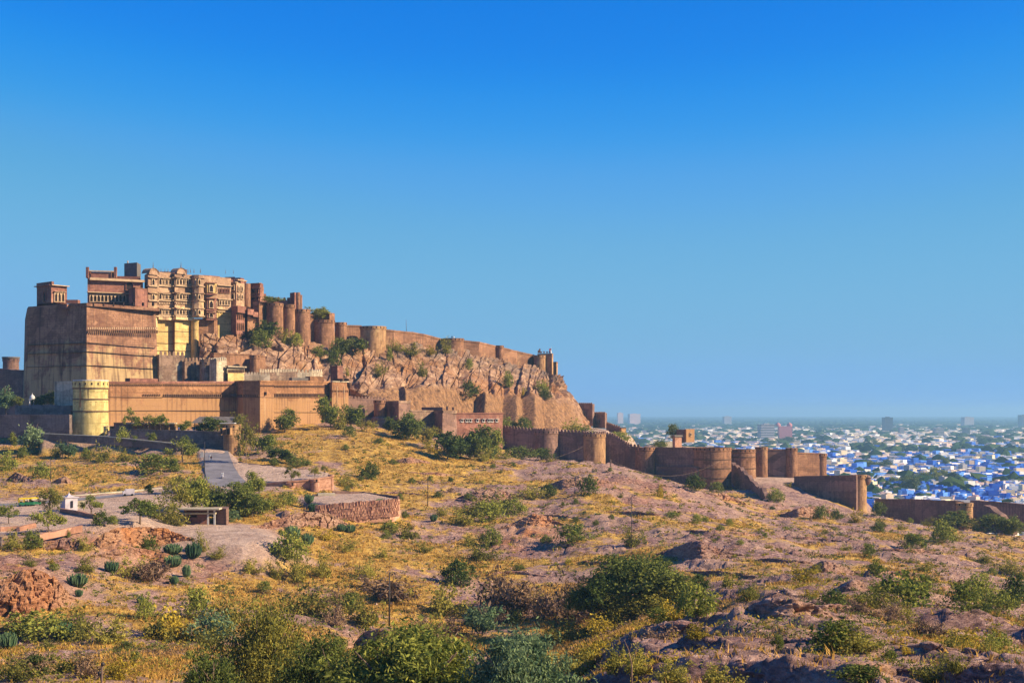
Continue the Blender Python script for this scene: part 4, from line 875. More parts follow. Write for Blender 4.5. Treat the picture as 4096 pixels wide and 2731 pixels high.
rtower('rampart_bastion', 'broad drum bastion with a square turret on its roof', 1251, 1338, 602, 1281, 1410, M_fort, cat='bastion')
t = thing('square_turret', 'pale square turret on the roof of the broad drum bastion', 'turret', at(1310, 1285, 600)); block(t, 'masonry', M_fort, [(1283, 607), (1318, 603), (1339, 608)], 7, 1248, 1385, Yr=600); windows(t, (1283, 606.9), (1318, 602.9), [(1301, 1280, 0.9, 0.8)], M_fort, kind='flat', off=0.02)
b = MB(); b.box(at(1262, 1272, 608), (6.2, 0.8, 2.4)); b.build('low_wall', M_fort, t)
rtower('rampart_tower', 'slim round rampart tower right of the square turret', 1340, 1386, 608, 1290, 1400, M_fort, UG)
wall('rampart_wall', 'short rampart stretch before the biggest round tower', [(1380, 616, 1301, 1400), (1446, 620, 1303, 1400)], M_fort, group=WG, cope=(0, 0.5))
rtower('rampart_tower', 'biggest round rampart tower, its foot reaching far down the cliff', 1441, 1544, 612, 1306, 1452, M_towr, UG, bat=-0.02)
wall('rampart_wall', 'long rampart stretch right of the biggest round tower, with a mast behind it', [(1540, 620, 1318, 1410), (1575, 622, 1322, 1410), (1650, 640, 1329, 1400), (1700, 648, 1338, 1400), (1770, 658, 1356, 1420)], M_fort, group=WG, cope=(0, 0.6))
t = thing('signal_mast', 'thin dark mast rising behind the long rampart', 'mast', at(1625, 1330, 650)); b = MB(); b.tube([at(1627, 1335, 650), at(1624, 1277, 650)], [0.12, 0.07]); b.build('pole', M_slate, t); b = MB(); b.box(at(1627, 1334, 650), (0.5, 0.5, 0.5)); b.build('base', M_slate, t)
rtower('rampart_tower', 'low round rampart tower in the middle of the ridge with people on its roof', 1767, 1855, 658, 1354, 1445, M_fort, UG, bat=0.0)
wall('rampart_wall', 'rampart stretch with a sharp corner between two round towers', [(1850, 668, 1361, 1450), (1917, 671, 1368, 1450), (1984, 692, 1384, 1450)], M_fort, group=WG, cope=(0, 0.6))
rtower('rampart_tower', 'narrow round rampart tower near the far end of the ridge', 1981, 2014, 693, 1382, 1470, M_fort, UG, bat=0.0)
wall('rampart_wall', 'last rampart stretch before the end tower of the ridge', [(2010, 696, 1390, 1490), (2070, 708, 1405, 1500), (2140, 720, 1421, 1510)], M_fort, group=WG, cope=(0, 0.6))
t = rtower('end_tower', 'end tower of the ridge, half round with a square corner and a flag', 2135, 2182, 717, 1421, 1545, M_towr, bat=0.0)
block(t, 'square_corner', M_towr, [(2150, 720), (2208, 716), (2213, 719)], 12, 1413, 1540, Yr=716)
for i, (px, h) in enumerate(((2154, 1.4), (2159, 2.2), (2165, 0.8), (2176, 0.9), (2188, 0.8), (2198, 0.9))): b = MB(); b.box(at(px, 1412 - h * 4, 718), (0.8, 0.8, h)); b.build('merlon', M_dusk, t)
t = thing('rear_bastion', 'small lower bastion just behind the end tower of the ridge', 'bastion', at(2220, 1507, 738)); block(t, 'masonry', M_towr, [(2204, 738), (2226, 735), (2231, 738)], 8, 1449, 1530, Yr=736); block(t, 'coping', M_fort, [(2203, 737.6), (2226.5, 734.6), (2232, 738)], 8, 1447, 1451, Yr=736)
t = thing('flag', 'red and white flag on the end tower', 'flag', at(2204, 1412, 718)); b = MB(); b.tube([at(2205, 1413, 718), at(2205, 1386, 718)], 0.08); b.build('pole', M_white, t)
b = MB(); p = at(2201, 1400, 718); b.box(p, (1.0, 0.08, 1.5)); b.build('cloth', plain('red cloth', (0.55, 0.03, 0.04)), t); b = MB(); b.lathe(at(2203, 1413, 717.5), [(0.55, 0), (0.45, 1.0), (0.15, 1.6), (0, 1.7)], 10); b.build('whitewashed_shrine', M_white, t)

# --- middle terrace under the palace
C1 = dict(step=1.15, w=0.95, h=1.5, t=0.5, mat=M_old)
wall('crenellated_wall', 'highest stretch of crenellated terrace wall below the yellow plaster', [(636, 531, 1420, 1540), (739, 536, 1422, 1540)], M_old, mer=C1)
wall('crenellated_wall', 'stained crenellated terrace wall with lime patches below the palace', [(739, 534, 1444, 1545), (822, 540, 1446, 1545)], M_old, mer=C1)
rtower('crenellated_turret', 'stained round turret with merlons in the middle of the terrace wall', 800, 850, 536, 1448, 1545, M_old, mer=dict(mat=M_old, h=1.4, w=0.9, step=1.1), cat='turret')
wall('crenellated_wall', 'pale crenellated terrace wall ending at the low white building', [(838, 530, 1446, 1548), (866, 527, 1443, 1548), (908, 536, 1443, 1548)], M_pale, mer=dict(step=1.1, w=0.9, h=1.4, t=0.5, mat=M_pale))
t = thing('terrace_house', 'low pale building with a flat roof under the rock slabs', 'building', at(945, 1505, 533)); block(t, 'masonry', M_pale, [(908, 533), (978, 541)], 8, 1466, 1530, Yr=533); block(t, 'plaster_panel', M_plas, [(912, 532.5), (975, 540)], 3, 1490, 1530, Yr=533); ledge(t, 'roof_slab', M_pale, (908, 532.8), (978, 540.8), 1464, 0.5, 0.9)
slots(t, (909, 532.4), (978, 540.2), 1478, 1490, 0.75, 0.3, 0.3, M_band)
wall('retaining_wall', 'smooth brown retaining wall curving along the foot of the palace rock', [(840, 546, 1416, 1500), (855, 541, 1413, 1500), (920, 545, 1414, 1510), (1005, 552, 1417, 1510)], M_fort, cope=(0, 0.3))
rtower('terrace_turret', 'half shaded plain round turret at the end of the brown retaining wall', 1000, 1038, 545, 1420, 1530, M_fort, cat='turret')
wall('retaining_wall', 'low brown retaining wall right of the plain round turret', [(1030, 548, 1420, 1500), (1062, 552, 1424, 1500)], M_fort, cope=(0, 0.3))
C2 = dict(step=0.95, w=0.78, h=1.3, t=0.45, mat=M_pale)
wall('crenellated_wall', 'dark stained stretch of the close set crenellated parapet', [(1038, 530, 1487, 1545), (1130, 535, 1487, 1545), (1190, 538, 1487, 1545)], M_old, mer=C2)
wall('crenellated_wall', 'bright limewashed stretch of the close set crenellated parapet', [(1190, 538, 1488, 1545), (1246, 540, 1488, 1545)], M_pale, mer=C2)
wall('crenellated_wall', 'sunlit white end of the close set crenellated parapet', [(1246, 540, 1489, 1545), (1290, 545, 1489, 1545)], M_pale, mer=C2)
wall('crenellated_wall', 'lowest pale crenellated parapet just above the shaded square tower', [(980, 520, 1500, 1535), (1080, 522, 1500, 1535)], M_pale, thick=1.2, mer=dict(step=1.0, w=0.8, h=1.1, t=0.4, mat=M_pale))
t = thing('rock_chimney', 'small red masonry pier standing against the rock slabs', 'pier', at(1350, 1500, 548)); block(t, 'masonry', M_red, [(1322, 552), (1350, 547), (1371, 551)], 6, 1466, 1540, Yr=548); block(t, 'coping', M_red, [(1321, 551.7), (1350, 546.6), (1372, 550.8)], 6, 1463, 1467, Yr=548)

# --- the big lower wall and its towers
L0, L1 = (425, 470), (960, 511)
t = wall('lower_wall', 'long orange lower wall between the yellow tower and the square tower', [(425, 470, 1527, 1745), (650, 486, 1527, 1745), (960, 511, 1527, 1745)], M_low, cope=(0, 0.5), cope_mat=M_red, thick=4)
slots(t, (425, 469.9), (650, 485.9), 1537, 1543, 0.75, 0.3, 0.22, M_band, px0=432); slots(t, (650, 485.9), (955, 510.5), 1537, 1543, 0.75, 0.3, 0.22, M_band)
slots(t, (425, 469.9), (650, 485.9), 1576, 1583, 0.9, 0.34, 0.22, M_band, px0=570); slots(t, (650, 485.9), (955, 510.5), 1576, 1587, 0.9, 0.34, 0.22, M_band)
for a, e in (((432, 470.4), (650, 485.9)), ((650, 485.9), (955, 510.4))): ledge(t, 'string_course', M_band, a, e, 1641, 0.18, 0.12, 0.0); ledge(t, 'string_course', M_band, a, e, 1587, 0.18, 0.14, 0.0)
b = MB(); p = seg(L0, L1, 560); b.box((p.x, p.y + 2, zz(1522, p.y)), (11, 3, 1.6), ang(L0, L1)); b.build('roof_block', M_red, t)
t = thing('square_tower', 'tall square lower tower with a dark left face and a drainpipe', 'tower', at(1040, 1727, 502))
Q0, Qm, Q1, Q2 = (940, 511), (972, 503.6), (1040, 501.8), (1096, 512)
block(t, 'masonry', M_low, [Q0, Qm, Q1, Q2], 30, 1524, 1750, Yr=502)
ledge(t, 'coping', M_low, Q1, Q2, 1522, 0.5, 0.25, 0.05); ledge(t, 'coping', M_low, Q0, Qm, 1522, 0.5, 0.25, 0.0); ledge(t, 'coping', M_low, Qm, Q1, 1522, 0.5, 0.25, 0.0)
slots(t, Q1, Q2, 1540, 1546, 0.75, 0.3, 0.25, M_band); slots(t, Qm, Q1, 1578, 1587, 0.9, 0.35, 0.25, M_band); slots(t, Q0, Qm, 1578, 1587, 0.9, 0.35, 0.25, M_band)
for a, e in ((Q0, Qm), (Qm, Q1), (Q1, Q2)): ledge(t, 'string_course', M_band, a, e, 1588, 0.18, 0.12, 0.0)
b = MB(); q0 = seg(Q1, Q2, 1061); b.tube([(q0.x - 0.15, q0.y - 0.3, zz(1575, q0.y)), (q0.x - 0.15, q0.y - 0.3, zz(1720, q0.y))], 0.16); b.build('drainpipe', M_trim, t)
b = MB(); b.box((q0.x - 0.1, q0.y - 0.5, zz(1574, q0.y)), (0.9, 1.2, 1.2), ang(Q1, Q2)); b.build('spout', M_open, t)
t = wall('lower_wall', 'bright orange lower wall right of the square tower with rows of corbels', [(1090, 514, 1523, 1740), (1200, 527, 1523, 1740), (1316, 545, 1526, 1740)], M_low, cope=(0, 0.5), thick=4)
for a, e in (((1096, 514.6), (1200, 526.9)), ((1200, 526.9), (1314, 544.6))):
    slots(t, a, e, 1542, 1549, 0.8, 0.32, 0.22, M_band); slots(t, a, e, 1574, 1586, 0.85, 0.34, 0.22, M_band); ledge(t, 'string_course', M_band, a, e, 1588, 0.18, 0.14, 0.0); ledge(t, 'string_course', M_band, a, e, 1648, 0.18, 0.12, 0.0)
b = MB(); p = at(1260, 1516, 540); b.box(p, (6.2, 3, 2.0), 0.7); b.build('roof_block', M_low, t); b = MB(); b.box(at(1195, 1518, 532), (6.8, 2.5, 1.3), 0.6); b.build('roof_block', M_slate, t)
t = thing('corner_tower', 'square corner tower of the lower wall with two drainpipes and a corner spout', 'tower', at(1330, 1660, 541))
K0, K1, K2 = (1309, 547), (1328, 541.5), (1394, 550)
block(t, 'masonry', M_low, [K0, K1, K2], 22, 1527, 1730, Yr=541); ledge(t, 'coping', M_pale, K1, K2, 1524, 0.4, 0.3, 0.05)
for px in (1349, 1377): p = seg(K1, K2, px); b = MB(); b.tube([(p.x, p.y - 0.25, zz(1545, p.y)), (p.x, p.y - 0.25, zz(1640, p.y))], 0.14); b.build('drainpipe', M_trim, t)
slots(t, (1328, 541.4), K2, 1561, 1567, 0.9, 0.3, 0.2, M_band)
b = MB(); p = at(1398, 1535, 550); b.lathe(p, [(0.1, -1.8), (0.7, -0.9), (1.0, 0.0), (1.0, 0.5), (0, 0.6)], 12); b.build('corner_spout', M_band, t)
b = MB(); b.box(at(1352, 1519, 546), (3.4, 2, 0.9)); b.box(at(1386, 1519, 551), (1.8, 1.6, 0.9)); b.build('roof_tank', M_open, t)
wall('lower_wall', 'dark soot stained wall right of the corner tower', [(1388, 553, 1590, 1780), (1470, 557, 1594, 1780), (1545, 562, 1600, 1780)], M_dusk, mer=dict(step=1.3, w=0.9, h=0.9, t=0.5, mat=M_dusk))
rtower('buttress_tower', 'half round buttress with a bulging rubble foot', 1496, 1540, 553, 1600, 1740, M_fort, cat='buttress', bat=0.0)
t = thing('rubble_buttress', 'bulging round rubble base under the half round buttress', 'buttress', at(1518, 1735, 552)); b = MB(); b.lathe(at(1518, 1745, 552), [(3.9, 0), (3.7, 4), (3.2, 6.6), (2.2, 7.6)], 24); b.build('masonry', M_grey, t); b = MB(); b.lathe(at(1518, 1745, 552), [(3.3, 6.5), (3.4, 6.9), (2.2, 7.7)], 24); b.build('ledge', M_old, t)
t = thing('square_block', 'square wall block with a shaded left face behind the leafy trees', 'tower', at(1595, 1700, 548)); block(t, 'masonry', M_dusk, [(1544, 562), (1595, 547), (1642, 555)], 14, 1603, 1790, Yr=547); block(t, 'parapet', M_old, [(1543.5, 561.6), (1595, 546.5), (1643, 554.6)], 5, 1602, 1612, Yr=547)
wall('lower_wall', 'grey stained wall between the square block and the leaning bastion', [(1636, 560, 1641, 1800), (1765, 572, 1643, 1800)], M_old, cope=(0, 0.4))
t = thing('roof_hut', 'low dark hut on the terrace below the quarried cliff', 'hut', at(1740, 1645, 578)); block(t, 'masonry', M_dusk, [(1690, 580), (1770, 576)], 4, 1628, 1650, Yr=578); b = MB(); b.box(at(1788, 1632, 570), (0.9, 0.9, 1.6)); b.box(at(1812, 1634, 572), (0.9, 0.9, 1.3)); b.build('chimney', M_dusk, t)
t = thing('leaning_bastion', 'tapering rubble bastion with a shaded left face among the trees', 'bastion', at(1774, 1735, 556)); block(t, 'masonry', M_dusk, [(1716, 575), (1770, 553), (1832, 565)], 16, 1652, 1810, Yr=556, inset=1.2); block(t, 'parapet', M_old, [(1724, 573), (1774, 555.5), (1826, 565)], 12, 1641, 1654, Yr=556)
t = thing('red_wall_house', 'long red walled house with a row of small shuttered windows', 'house', at(1920, 1735, 575))
R0, R1 = (1824, 568), (2011, 584)
block(t, 'masonry', M_red, [R0, R1], 10, 1652, 1830, Yr=572); ledge(t, 'coping', M_red, R0, R1, 1650, 0.5, 0.3, 0.0)
windows(t, R0, R1, [(px, 1686, 0.95, 0.9) for px in (1846, 1865, 1880, 1908, 1932, 1953, 1966, 1985)], M_white, kind='flat', fw=0.14, eave=True, off=0.02)

# --- the shadowed outer wall running down to the right
OG = 'round towers of the shadowed outer wall'; OW = 'stretches of the shadowed outer wall'
CM = dict(step=1.25, w=1.0, h=1.15, t=0.5, mat=M_dusk)
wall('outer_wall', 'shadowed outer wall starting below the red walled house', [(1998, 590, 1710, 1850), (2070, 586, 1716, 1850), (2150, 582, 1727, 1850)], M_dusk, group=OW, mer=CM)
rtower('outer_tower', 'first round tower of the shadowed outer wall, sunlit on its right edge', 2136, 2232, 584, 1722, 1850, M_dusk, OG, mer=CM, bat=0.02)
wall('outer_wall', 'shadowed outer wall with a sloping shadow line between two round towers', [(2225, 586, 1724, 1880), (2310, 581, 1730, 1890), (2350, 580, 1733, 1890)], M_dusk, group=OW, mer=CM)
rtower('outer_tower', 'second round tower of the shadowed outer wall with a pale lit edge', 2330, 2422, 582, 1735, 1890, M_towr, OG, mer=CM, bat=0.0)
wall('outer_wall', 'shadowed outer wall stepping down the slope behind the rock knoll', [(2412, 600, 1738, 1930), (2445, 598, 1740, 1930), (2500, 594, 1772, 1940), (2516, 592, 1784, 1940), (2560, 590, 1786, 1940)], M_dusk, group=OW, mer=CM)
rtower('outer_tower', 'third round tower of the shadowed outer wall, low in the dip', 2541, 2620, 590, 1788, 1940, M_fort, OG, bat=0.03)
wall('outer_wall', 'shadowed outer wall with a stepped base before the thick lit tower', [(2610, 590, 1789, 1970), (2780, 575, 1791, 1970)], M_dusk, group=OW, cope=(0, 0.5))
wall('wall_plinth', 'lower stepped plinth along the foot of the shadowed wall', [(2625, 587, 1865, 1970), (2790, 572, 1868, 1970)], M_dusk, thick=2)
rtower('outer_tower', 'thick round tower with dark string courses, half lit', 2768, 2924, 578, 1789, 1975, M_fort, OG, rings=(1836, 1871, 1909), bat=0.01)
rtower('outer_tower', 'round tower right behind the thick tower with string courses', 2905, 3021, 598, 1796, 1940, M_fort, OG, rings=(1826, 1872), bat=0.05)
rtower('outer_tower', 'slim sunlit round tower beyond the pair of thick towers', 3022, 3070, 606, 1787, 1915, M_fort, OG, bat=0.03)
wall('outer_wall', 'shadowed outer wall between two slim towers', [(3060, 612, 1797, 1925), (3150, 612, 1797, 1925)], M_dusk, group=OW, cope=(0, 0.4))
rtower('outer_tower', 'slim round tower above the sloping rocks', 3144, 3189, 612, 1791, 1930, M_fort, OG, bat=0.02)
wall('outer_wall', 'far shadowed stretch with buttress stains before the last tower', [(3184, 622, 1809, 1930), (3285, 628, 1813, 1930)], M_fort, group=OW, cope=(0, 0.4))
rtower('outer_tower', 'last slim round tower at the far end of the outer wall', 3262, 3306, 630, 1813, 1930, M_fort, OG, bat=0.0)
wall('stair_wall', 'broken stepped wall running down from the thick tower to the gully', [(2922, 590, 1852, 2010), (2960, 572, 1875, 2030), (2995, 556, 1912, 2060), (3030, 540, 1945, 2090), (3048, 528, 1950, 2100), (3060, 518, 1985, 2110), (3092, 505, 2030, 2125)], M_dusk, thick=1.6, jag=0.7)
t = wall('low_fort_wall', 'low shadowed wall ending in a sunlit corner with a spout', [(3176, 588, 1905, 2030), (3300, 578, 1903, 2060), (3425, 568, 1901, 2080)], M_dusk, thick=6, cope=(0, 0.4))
rtower('corner_drum', 'sunlit round end of the low shadowed wall with a bulging spout', 3404, 3466, 572, 1898, 2080, M_towr, bat=0.02, cat='tower')
t = thing('corner_oriel', 'dark ball shaped oriel hanging from the round wall end', 'oriel', at(3470, 1920, 572)); b = MB(); b.lathe(at(3470, 1925, 571), [(0.1, -1.7), (1.1, -0.8), (1.6, 0.4), (1.5, 1.6), (0.9, 2.4), (0, 2.7)], 14); b.build('bowl', M_dusk, t); b = MB(); b.lathe(at(3470, 1925, 571), [(1.65, 1.4), (1.9, 1.5), (1.65, 1.8)], 14); b.build('rim', M_band, t)
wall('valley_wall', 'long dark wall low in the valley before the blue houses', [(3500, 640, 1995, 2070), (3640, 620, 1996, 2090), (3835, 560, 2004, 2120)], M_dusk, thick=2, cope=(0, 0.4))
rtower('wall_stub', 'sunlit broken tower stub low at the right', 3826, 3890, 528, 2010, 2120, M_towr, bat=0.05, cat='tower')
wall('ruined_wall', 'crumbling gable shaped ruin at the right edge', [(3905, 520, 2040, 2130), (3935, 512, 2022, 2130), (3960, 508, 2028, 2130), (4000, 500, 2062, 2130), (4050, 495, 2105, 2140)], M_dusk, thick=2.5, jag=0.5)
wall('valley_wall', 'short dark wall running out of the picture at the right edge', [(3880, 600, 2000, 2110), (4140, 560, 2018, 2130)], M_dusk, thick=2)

# --- ruins behind the right end of the cliff
t = thing('ruined_hall', 'dark roofless ruin standing against the sky right of the cliff', 'ruin', at(2335, 1690, 800)); block(t, 'masonry', M_dusk, [(2290, 806), (2370, 796), (2378, 800)], 8, 1615, 1705, Yr=800); windows(t, (2290, 805.9), (2370, 795.9), [(2337, 1672, 1.0, 4.0)], M_old, off=0.02)
merlons(t, [at(2292, 1616, 805.8), at(2368, 1616, 796)], mat=M_dusk, step=1.4, h=0.9, w=1.0, t=0.5)
t = thing('ruined_hall', 'lower dark ruin with a broken top right of the tall ruin', 'ruin', at(2400, 1695, 800)); block(t, 'masonry', M_dusk, [(2372, 804), (2420, 795), (2428, 799)], 8, 1651, 1712, Yr=800); merlons(t, [at(2376, 1652, 803), at(2420, 1652, 795)], mat=M_dusk, step=1.4, h=0.8, w=1.0, t=0.5); windows(t, (2372, 803.9), (2420, 794.9), [(2398, 1690, 1.2, 2.2)], M_dusk, off=0.02)
wall('descending_wall', 'thin crenellated wall descending the ridge towards the city', [(2425, 790, 1694, 1730), (2470, 776, 1706, 1745), (2495, 768, 1725, 1755)], M_dusk, thick=1.5, mer=dict(step=1.5, w=1.1, h=1.0, t=0.5, mat=M_dusk))
t = thing('ridge_hut', 'tiny sunlit hut at the end of the descending wall', 'hut', at(2490, 1735, 766)); block(t, 'masonry', M_low, [(2478, 768), (2486, 764), (2504, 768)], 5, 1713, 1750, Yr=766); block(t, 'roof', M_band, [(2477, 767.8), (2486, 763.6), (2505, 767.8)], 5.5, 1710, 1714, Yr=766)

# --- the left edge: far walls, yellow tower, shrine
wall('far_wall', 'dark distant wall at the left edge behind the bastion', [(-220, 640, 1470, 1700), (0, 630, 1474, 1700), (110, 620, 1482, 1700)], M_dusk, thick=5)
t = rtower('far_tower', 'squat dark tower with a flat rimmed top on the distant wall', 13, 74, 640, 1434, 1500, M_dusk, cat='tower', bat=0.04)
b = MB(); p = at(44, 1432, 640); b.lathe(p, [(0, -0.1), (4.0, -0.1), (4.0, 0.5), (0, 0.55)], 28, smooth=False); b.build('roof_rim', M_slate, t)
YT = rtower('yellow_tower', 'round yellow plastered tower at the left end of the orange wall', 295, 431, 470, 1524, 1745, M_ytow, cat='tower', bat=0.03, rings=(1554, 1597, 1645), par=2.2, ring_mat=M_band)
for px in (321, 353): b = MB(); p = at(px, 1540, 464.6); b.box((p.x, p.y, zz(1580, 465)), (0.35, 0.5, 8)); b.build('drain_stain_channel', M_band, YT)
b = MB(); c_ = at(363, 1523, 470); b.lathe(c_, [(5.4, -0.1), (5.8, -0.1), (5.8, 0.25), (5.4, 0.25)], 36, smooth=False); b.build('white_rim', M_white, YT)
wall('shaded_buttress', 'shaded plastered wall joining the yellow tower from the left', [(218, 486, 1527, 1640), (300, 476, 1526, 1650)], M_pale, cope=(0, 0.4))
wall('garden_wall', 'low purple shaded wall at the left edge below the bastion', [(-60, 470, 1660, 1750), (120, 466, 1659, 1750), (278, 462, 1660, 1752)], M_grey, thick=1.5, cope=(0, 0.35))
t = thing('domed_shrine', 'tiny white domed shrine below the corner bastion', 'shrine', at(129, 1620, 492))
p = at(129, 1625, 492); b = MB(); b.box((p.x, p.y, p.z + 2.4), (1.9, 1.9, 0.3)); b.build('eave', M_white, t); b = MB(); b.lathe((p.x, p.y, p.z + 2.5), [(0.85, 0), (0.95, 0.5), (0.75, 1.1), (0.3, 1.55), (0.08, 1.8), (0.02, 2.4)], 16); b.build('dome', M_white, t)
for dx in (-0.7, 0.7):
    for dy in (-0.7, 0.7): b = MB(); b.tube([(p.x + dx, p.y + dy, p.z - 0.5), (p.x + dx, p.y + dy, p.z + 2.3)], 0.16); b.build('pillar', M_white, t)
b = MB(); b.box((p.x, p.y, p.z + 0.0), (2.1, 2.1, 0.5)); b.build('plinth', M_old, t); b = MB(); b.box((p.x, p.y + 0.5, p.z + 1.2), (1.2, 0.3, 2.2)); b.build('back_wall', M_open, t)
b = MB(); 
wall('terrace_wall', 'dark terrace wall between the shrine and the yellow tower', [(60, 482, 1622, 1700), (170, 480, 1618, 1700), (282, 474, 1622, 1700)], M_grey, thick=1.5)
# ------------------------------------------------------------------ roads, terraces, huts, vehicles, poles in the middle ground
M_pink = stone('pink terrace stone', (0.374, 0.187, 0.122), (0.461, 0.259, 0.173), (0.180, 0.086, 0.058), streak=0.3, course=0.4)
M_asph = plain('worn asphalt', (0.185, 0.175, 0.18), 0.9, 0.3, 0.35); M_kerb = plain('pale kerb paint', (0.446, 0.418, 0.317), 0.85)
M_conc = plain('pale concrete', (0.432, 0.374, 0.259), 0.85); M_iron = plain('dark iron', (0.036, 0.029, 0.027), 0.6, 0.2, 2, 0.3)
M_lav = plain('white painted metal', (0.42, 0.385, 0.42), 0.6); M_yel = plain('yellow canopy vinyl', (0.518, 0.374, 0.014), 0.5); M_grn = plain('green vehicle paint', (0.014, 0.115, 0.050), 0.4, 0.1, 1, 0.4)
M_blk = plain('black rubber', (0.009, 0.009, 0.010), 0.7); M_glass = plain('dark glass', (0.022, 0.025, 0.032), 0.15, 0.1, 1, 0.5)
M_cloth = plain('white cotton', (0.590, 0.590, 0.576), 0.9, 0.05); M_skin = plain('brown skin', (0.158, 0.079, 0.047), 0.7); M_blue = plain('blue cloth', (0.043, 0.072, 0.252), 0.9); M_dkcl = plain('dark cloth', (0.022, 0.022, 0.032), 0.9); M_redc = plain('red cloth garment', (0.360, 0.036, 0.029), 0.9)

def strip(name, label, k, line, w, mat, lift=0.06, n=40):
    """a road sheet on levelled place k; line: pixels of its centre"""
    C = [flat_pt(k, *q) for q in line]; b = MB(); L = []
    for p, q in zip(C[:-1], C[1:]):
        for i in range(12): L.append(p + (q - p) * (i / 12))
    L.append(C[-1]); _, c, _m = FLATS[k]; vs = []
    for i, p in enumerate(L):
        d = L[min(i + 1, len(L) - 1)] - L[max(i - 1, 0)]; nv = Vector((-d.y, d.x, 0)).normalized(); ww = w if not isinstance(w, (tuple, list)) else w[0] + (w[1] - w[0]) * i / (len(L) - 1)
        for s_ in (0.5, -0.5):
            x, y = p.x + nv.x * ww * s_, p.y + nv.y * ww * s_; vs.append((x, y, c[0] * x + c[1] * y + c[2] + lift))
    b.add(vs, [(2 * i, 2 * i + 1, 2 * i + 3, 2 * i + 2) for i in range(len(L) - 1)])
    return tag(b.build(name, mat), label, kind='structure')
strip('road', 'asphalt road climbing to the gate tower', 2, [(866, 1802), (868, 1830), (876, 1865), (892, 1905), (912, 1932), (930, 1944)], (7.0, 10.5), M_asph)
strip('road', 'asphalt lane along the back of the parking area', 0, [(-390, 2027), (100, 2016), (400, 1989), (640, 1966)], 6.0, M_asph)
strip('road', 'asphalt lane joining the parking area to the climbing road', 1, [(650, 1968), (760, 1966), (900, 1955)], 6.5, M_asph, 0.075)

wall('road_kerb', 'long pale painted kerb along the back of the parking lane', [(-400, 339.5, 2005, 2024), (100, 342.5, 1996, 2012), (400, 354, 1971, 1984), (655, 364, 1949, 1962)], M_kerb, cat='kerb', thick=0.5, jag=0.03)
wall('ramp_kerb', 'thin pale kerb of the ramp below the yellow tower', [(160, 446.5, 1733, 1760), (420, 443, 1745, 1778), (707, 438.5, 1774, 1802)], M_grey, cat='kerb', thick=0.6, jag=0.03, cope=(0, 0.12), cope_mat=M_kerb)
wall('ramp_wall', 'long dark retaining wall beside the ramp up to the gate', [(440, 450, 1716, 1775), (700, 446, 1722, 1800), (900, 443, 1729, 1822)], M_grey, thick=1.2, jag=0.05, cope=(0, 0.2))
t = thing('gate_pillar', 'bright yellow gate pillar at the foot of the yellow tower', 'pillar', at(434, 1745, 455)); block(t, 'masonry', M_ytow, [(414, 458), (420, 453), (455, 459)], 3, 1706, 1760, Yr=455); block(t, 'cap', M_conc, [(413, 457.8), (420, 452.6), (456, 458.8)], 3.4, 1704, 1707, Yr=455)
t = rtower('gate_tower', 'round buff gate tower with two square windows beside the road', 894, 962, 442, 1696, 1830, M_towr, cat='tower', bat=0.05, par=1.6)
for px, Y in ((903, 439.0), (921, 438.4)):
    p = at(px, 1736, Y); fm, gm = window_mesh(1.0, 1.7, 1.6, 0.22, 'flat', M_towr, False); f = put('window', fm, t, Vector((p.x, p.y - 0.0, p.z)) - wloc(t), -0.25 + (px - 921) * 0.03); put('pane', gm, f, (0, -1.35, 0))
b = MB(); b.box(at(912, 1692, 441), (4.6, 3.0, 0.25)); b.build('white_roof_edge', M_white, t)
t = thing('arcade', 'low arcade with pale pillars on the entrance terrace', 'arcade', at(600, 1722, 455))
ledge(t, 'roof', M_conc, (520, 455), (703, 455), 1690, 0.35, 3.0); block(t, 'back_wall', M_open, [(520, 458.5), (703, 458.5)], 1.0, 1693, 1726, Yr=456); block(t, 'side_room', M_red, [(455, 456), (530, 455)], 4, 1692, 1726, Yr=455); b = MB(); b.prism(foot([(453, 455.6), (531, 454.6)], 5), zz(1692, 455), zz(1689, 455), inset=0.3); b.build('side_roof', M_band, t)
for px in (530, 552, 575, 598, 622, 650, 676, 700): b = MB(); p = at(px, 1726, 453); b.box((p.x, p.y, (zz(1691, 453) + p.z) / 2), (0.42, 0.42, zz(1691, 453) - p.z)); b.build('pillar', M_low, t)
t = thing('canopy_roof', 'dark pitched shed roof behind the trees of the entrance terrace', 'shed', at(850, 1715, 462))
b = MB(); z0, z1 = zz(1692, 462), zz(1666, 462); xa, xb, xc = sx(768, 462), sx(792, 462), sx(932, 462); b.add([(xa, 459, z0), (xc, 459, z0), (xc, 464, z1), (xb, 464, z1), (xa, 469, z0), (xc, 469, z0)], [(0, 1, 2, 3), (3, 2, 5, 4), (0, 3, 4), (1, 5, 2)]); b.build('roof', M_slate, t)
for px in (778, 820, 870, 925): b = MB(); b.tube([at(px, 1728, 460), at(px, 1690, 460)], 0.12); b.build('post', M_iron, t)

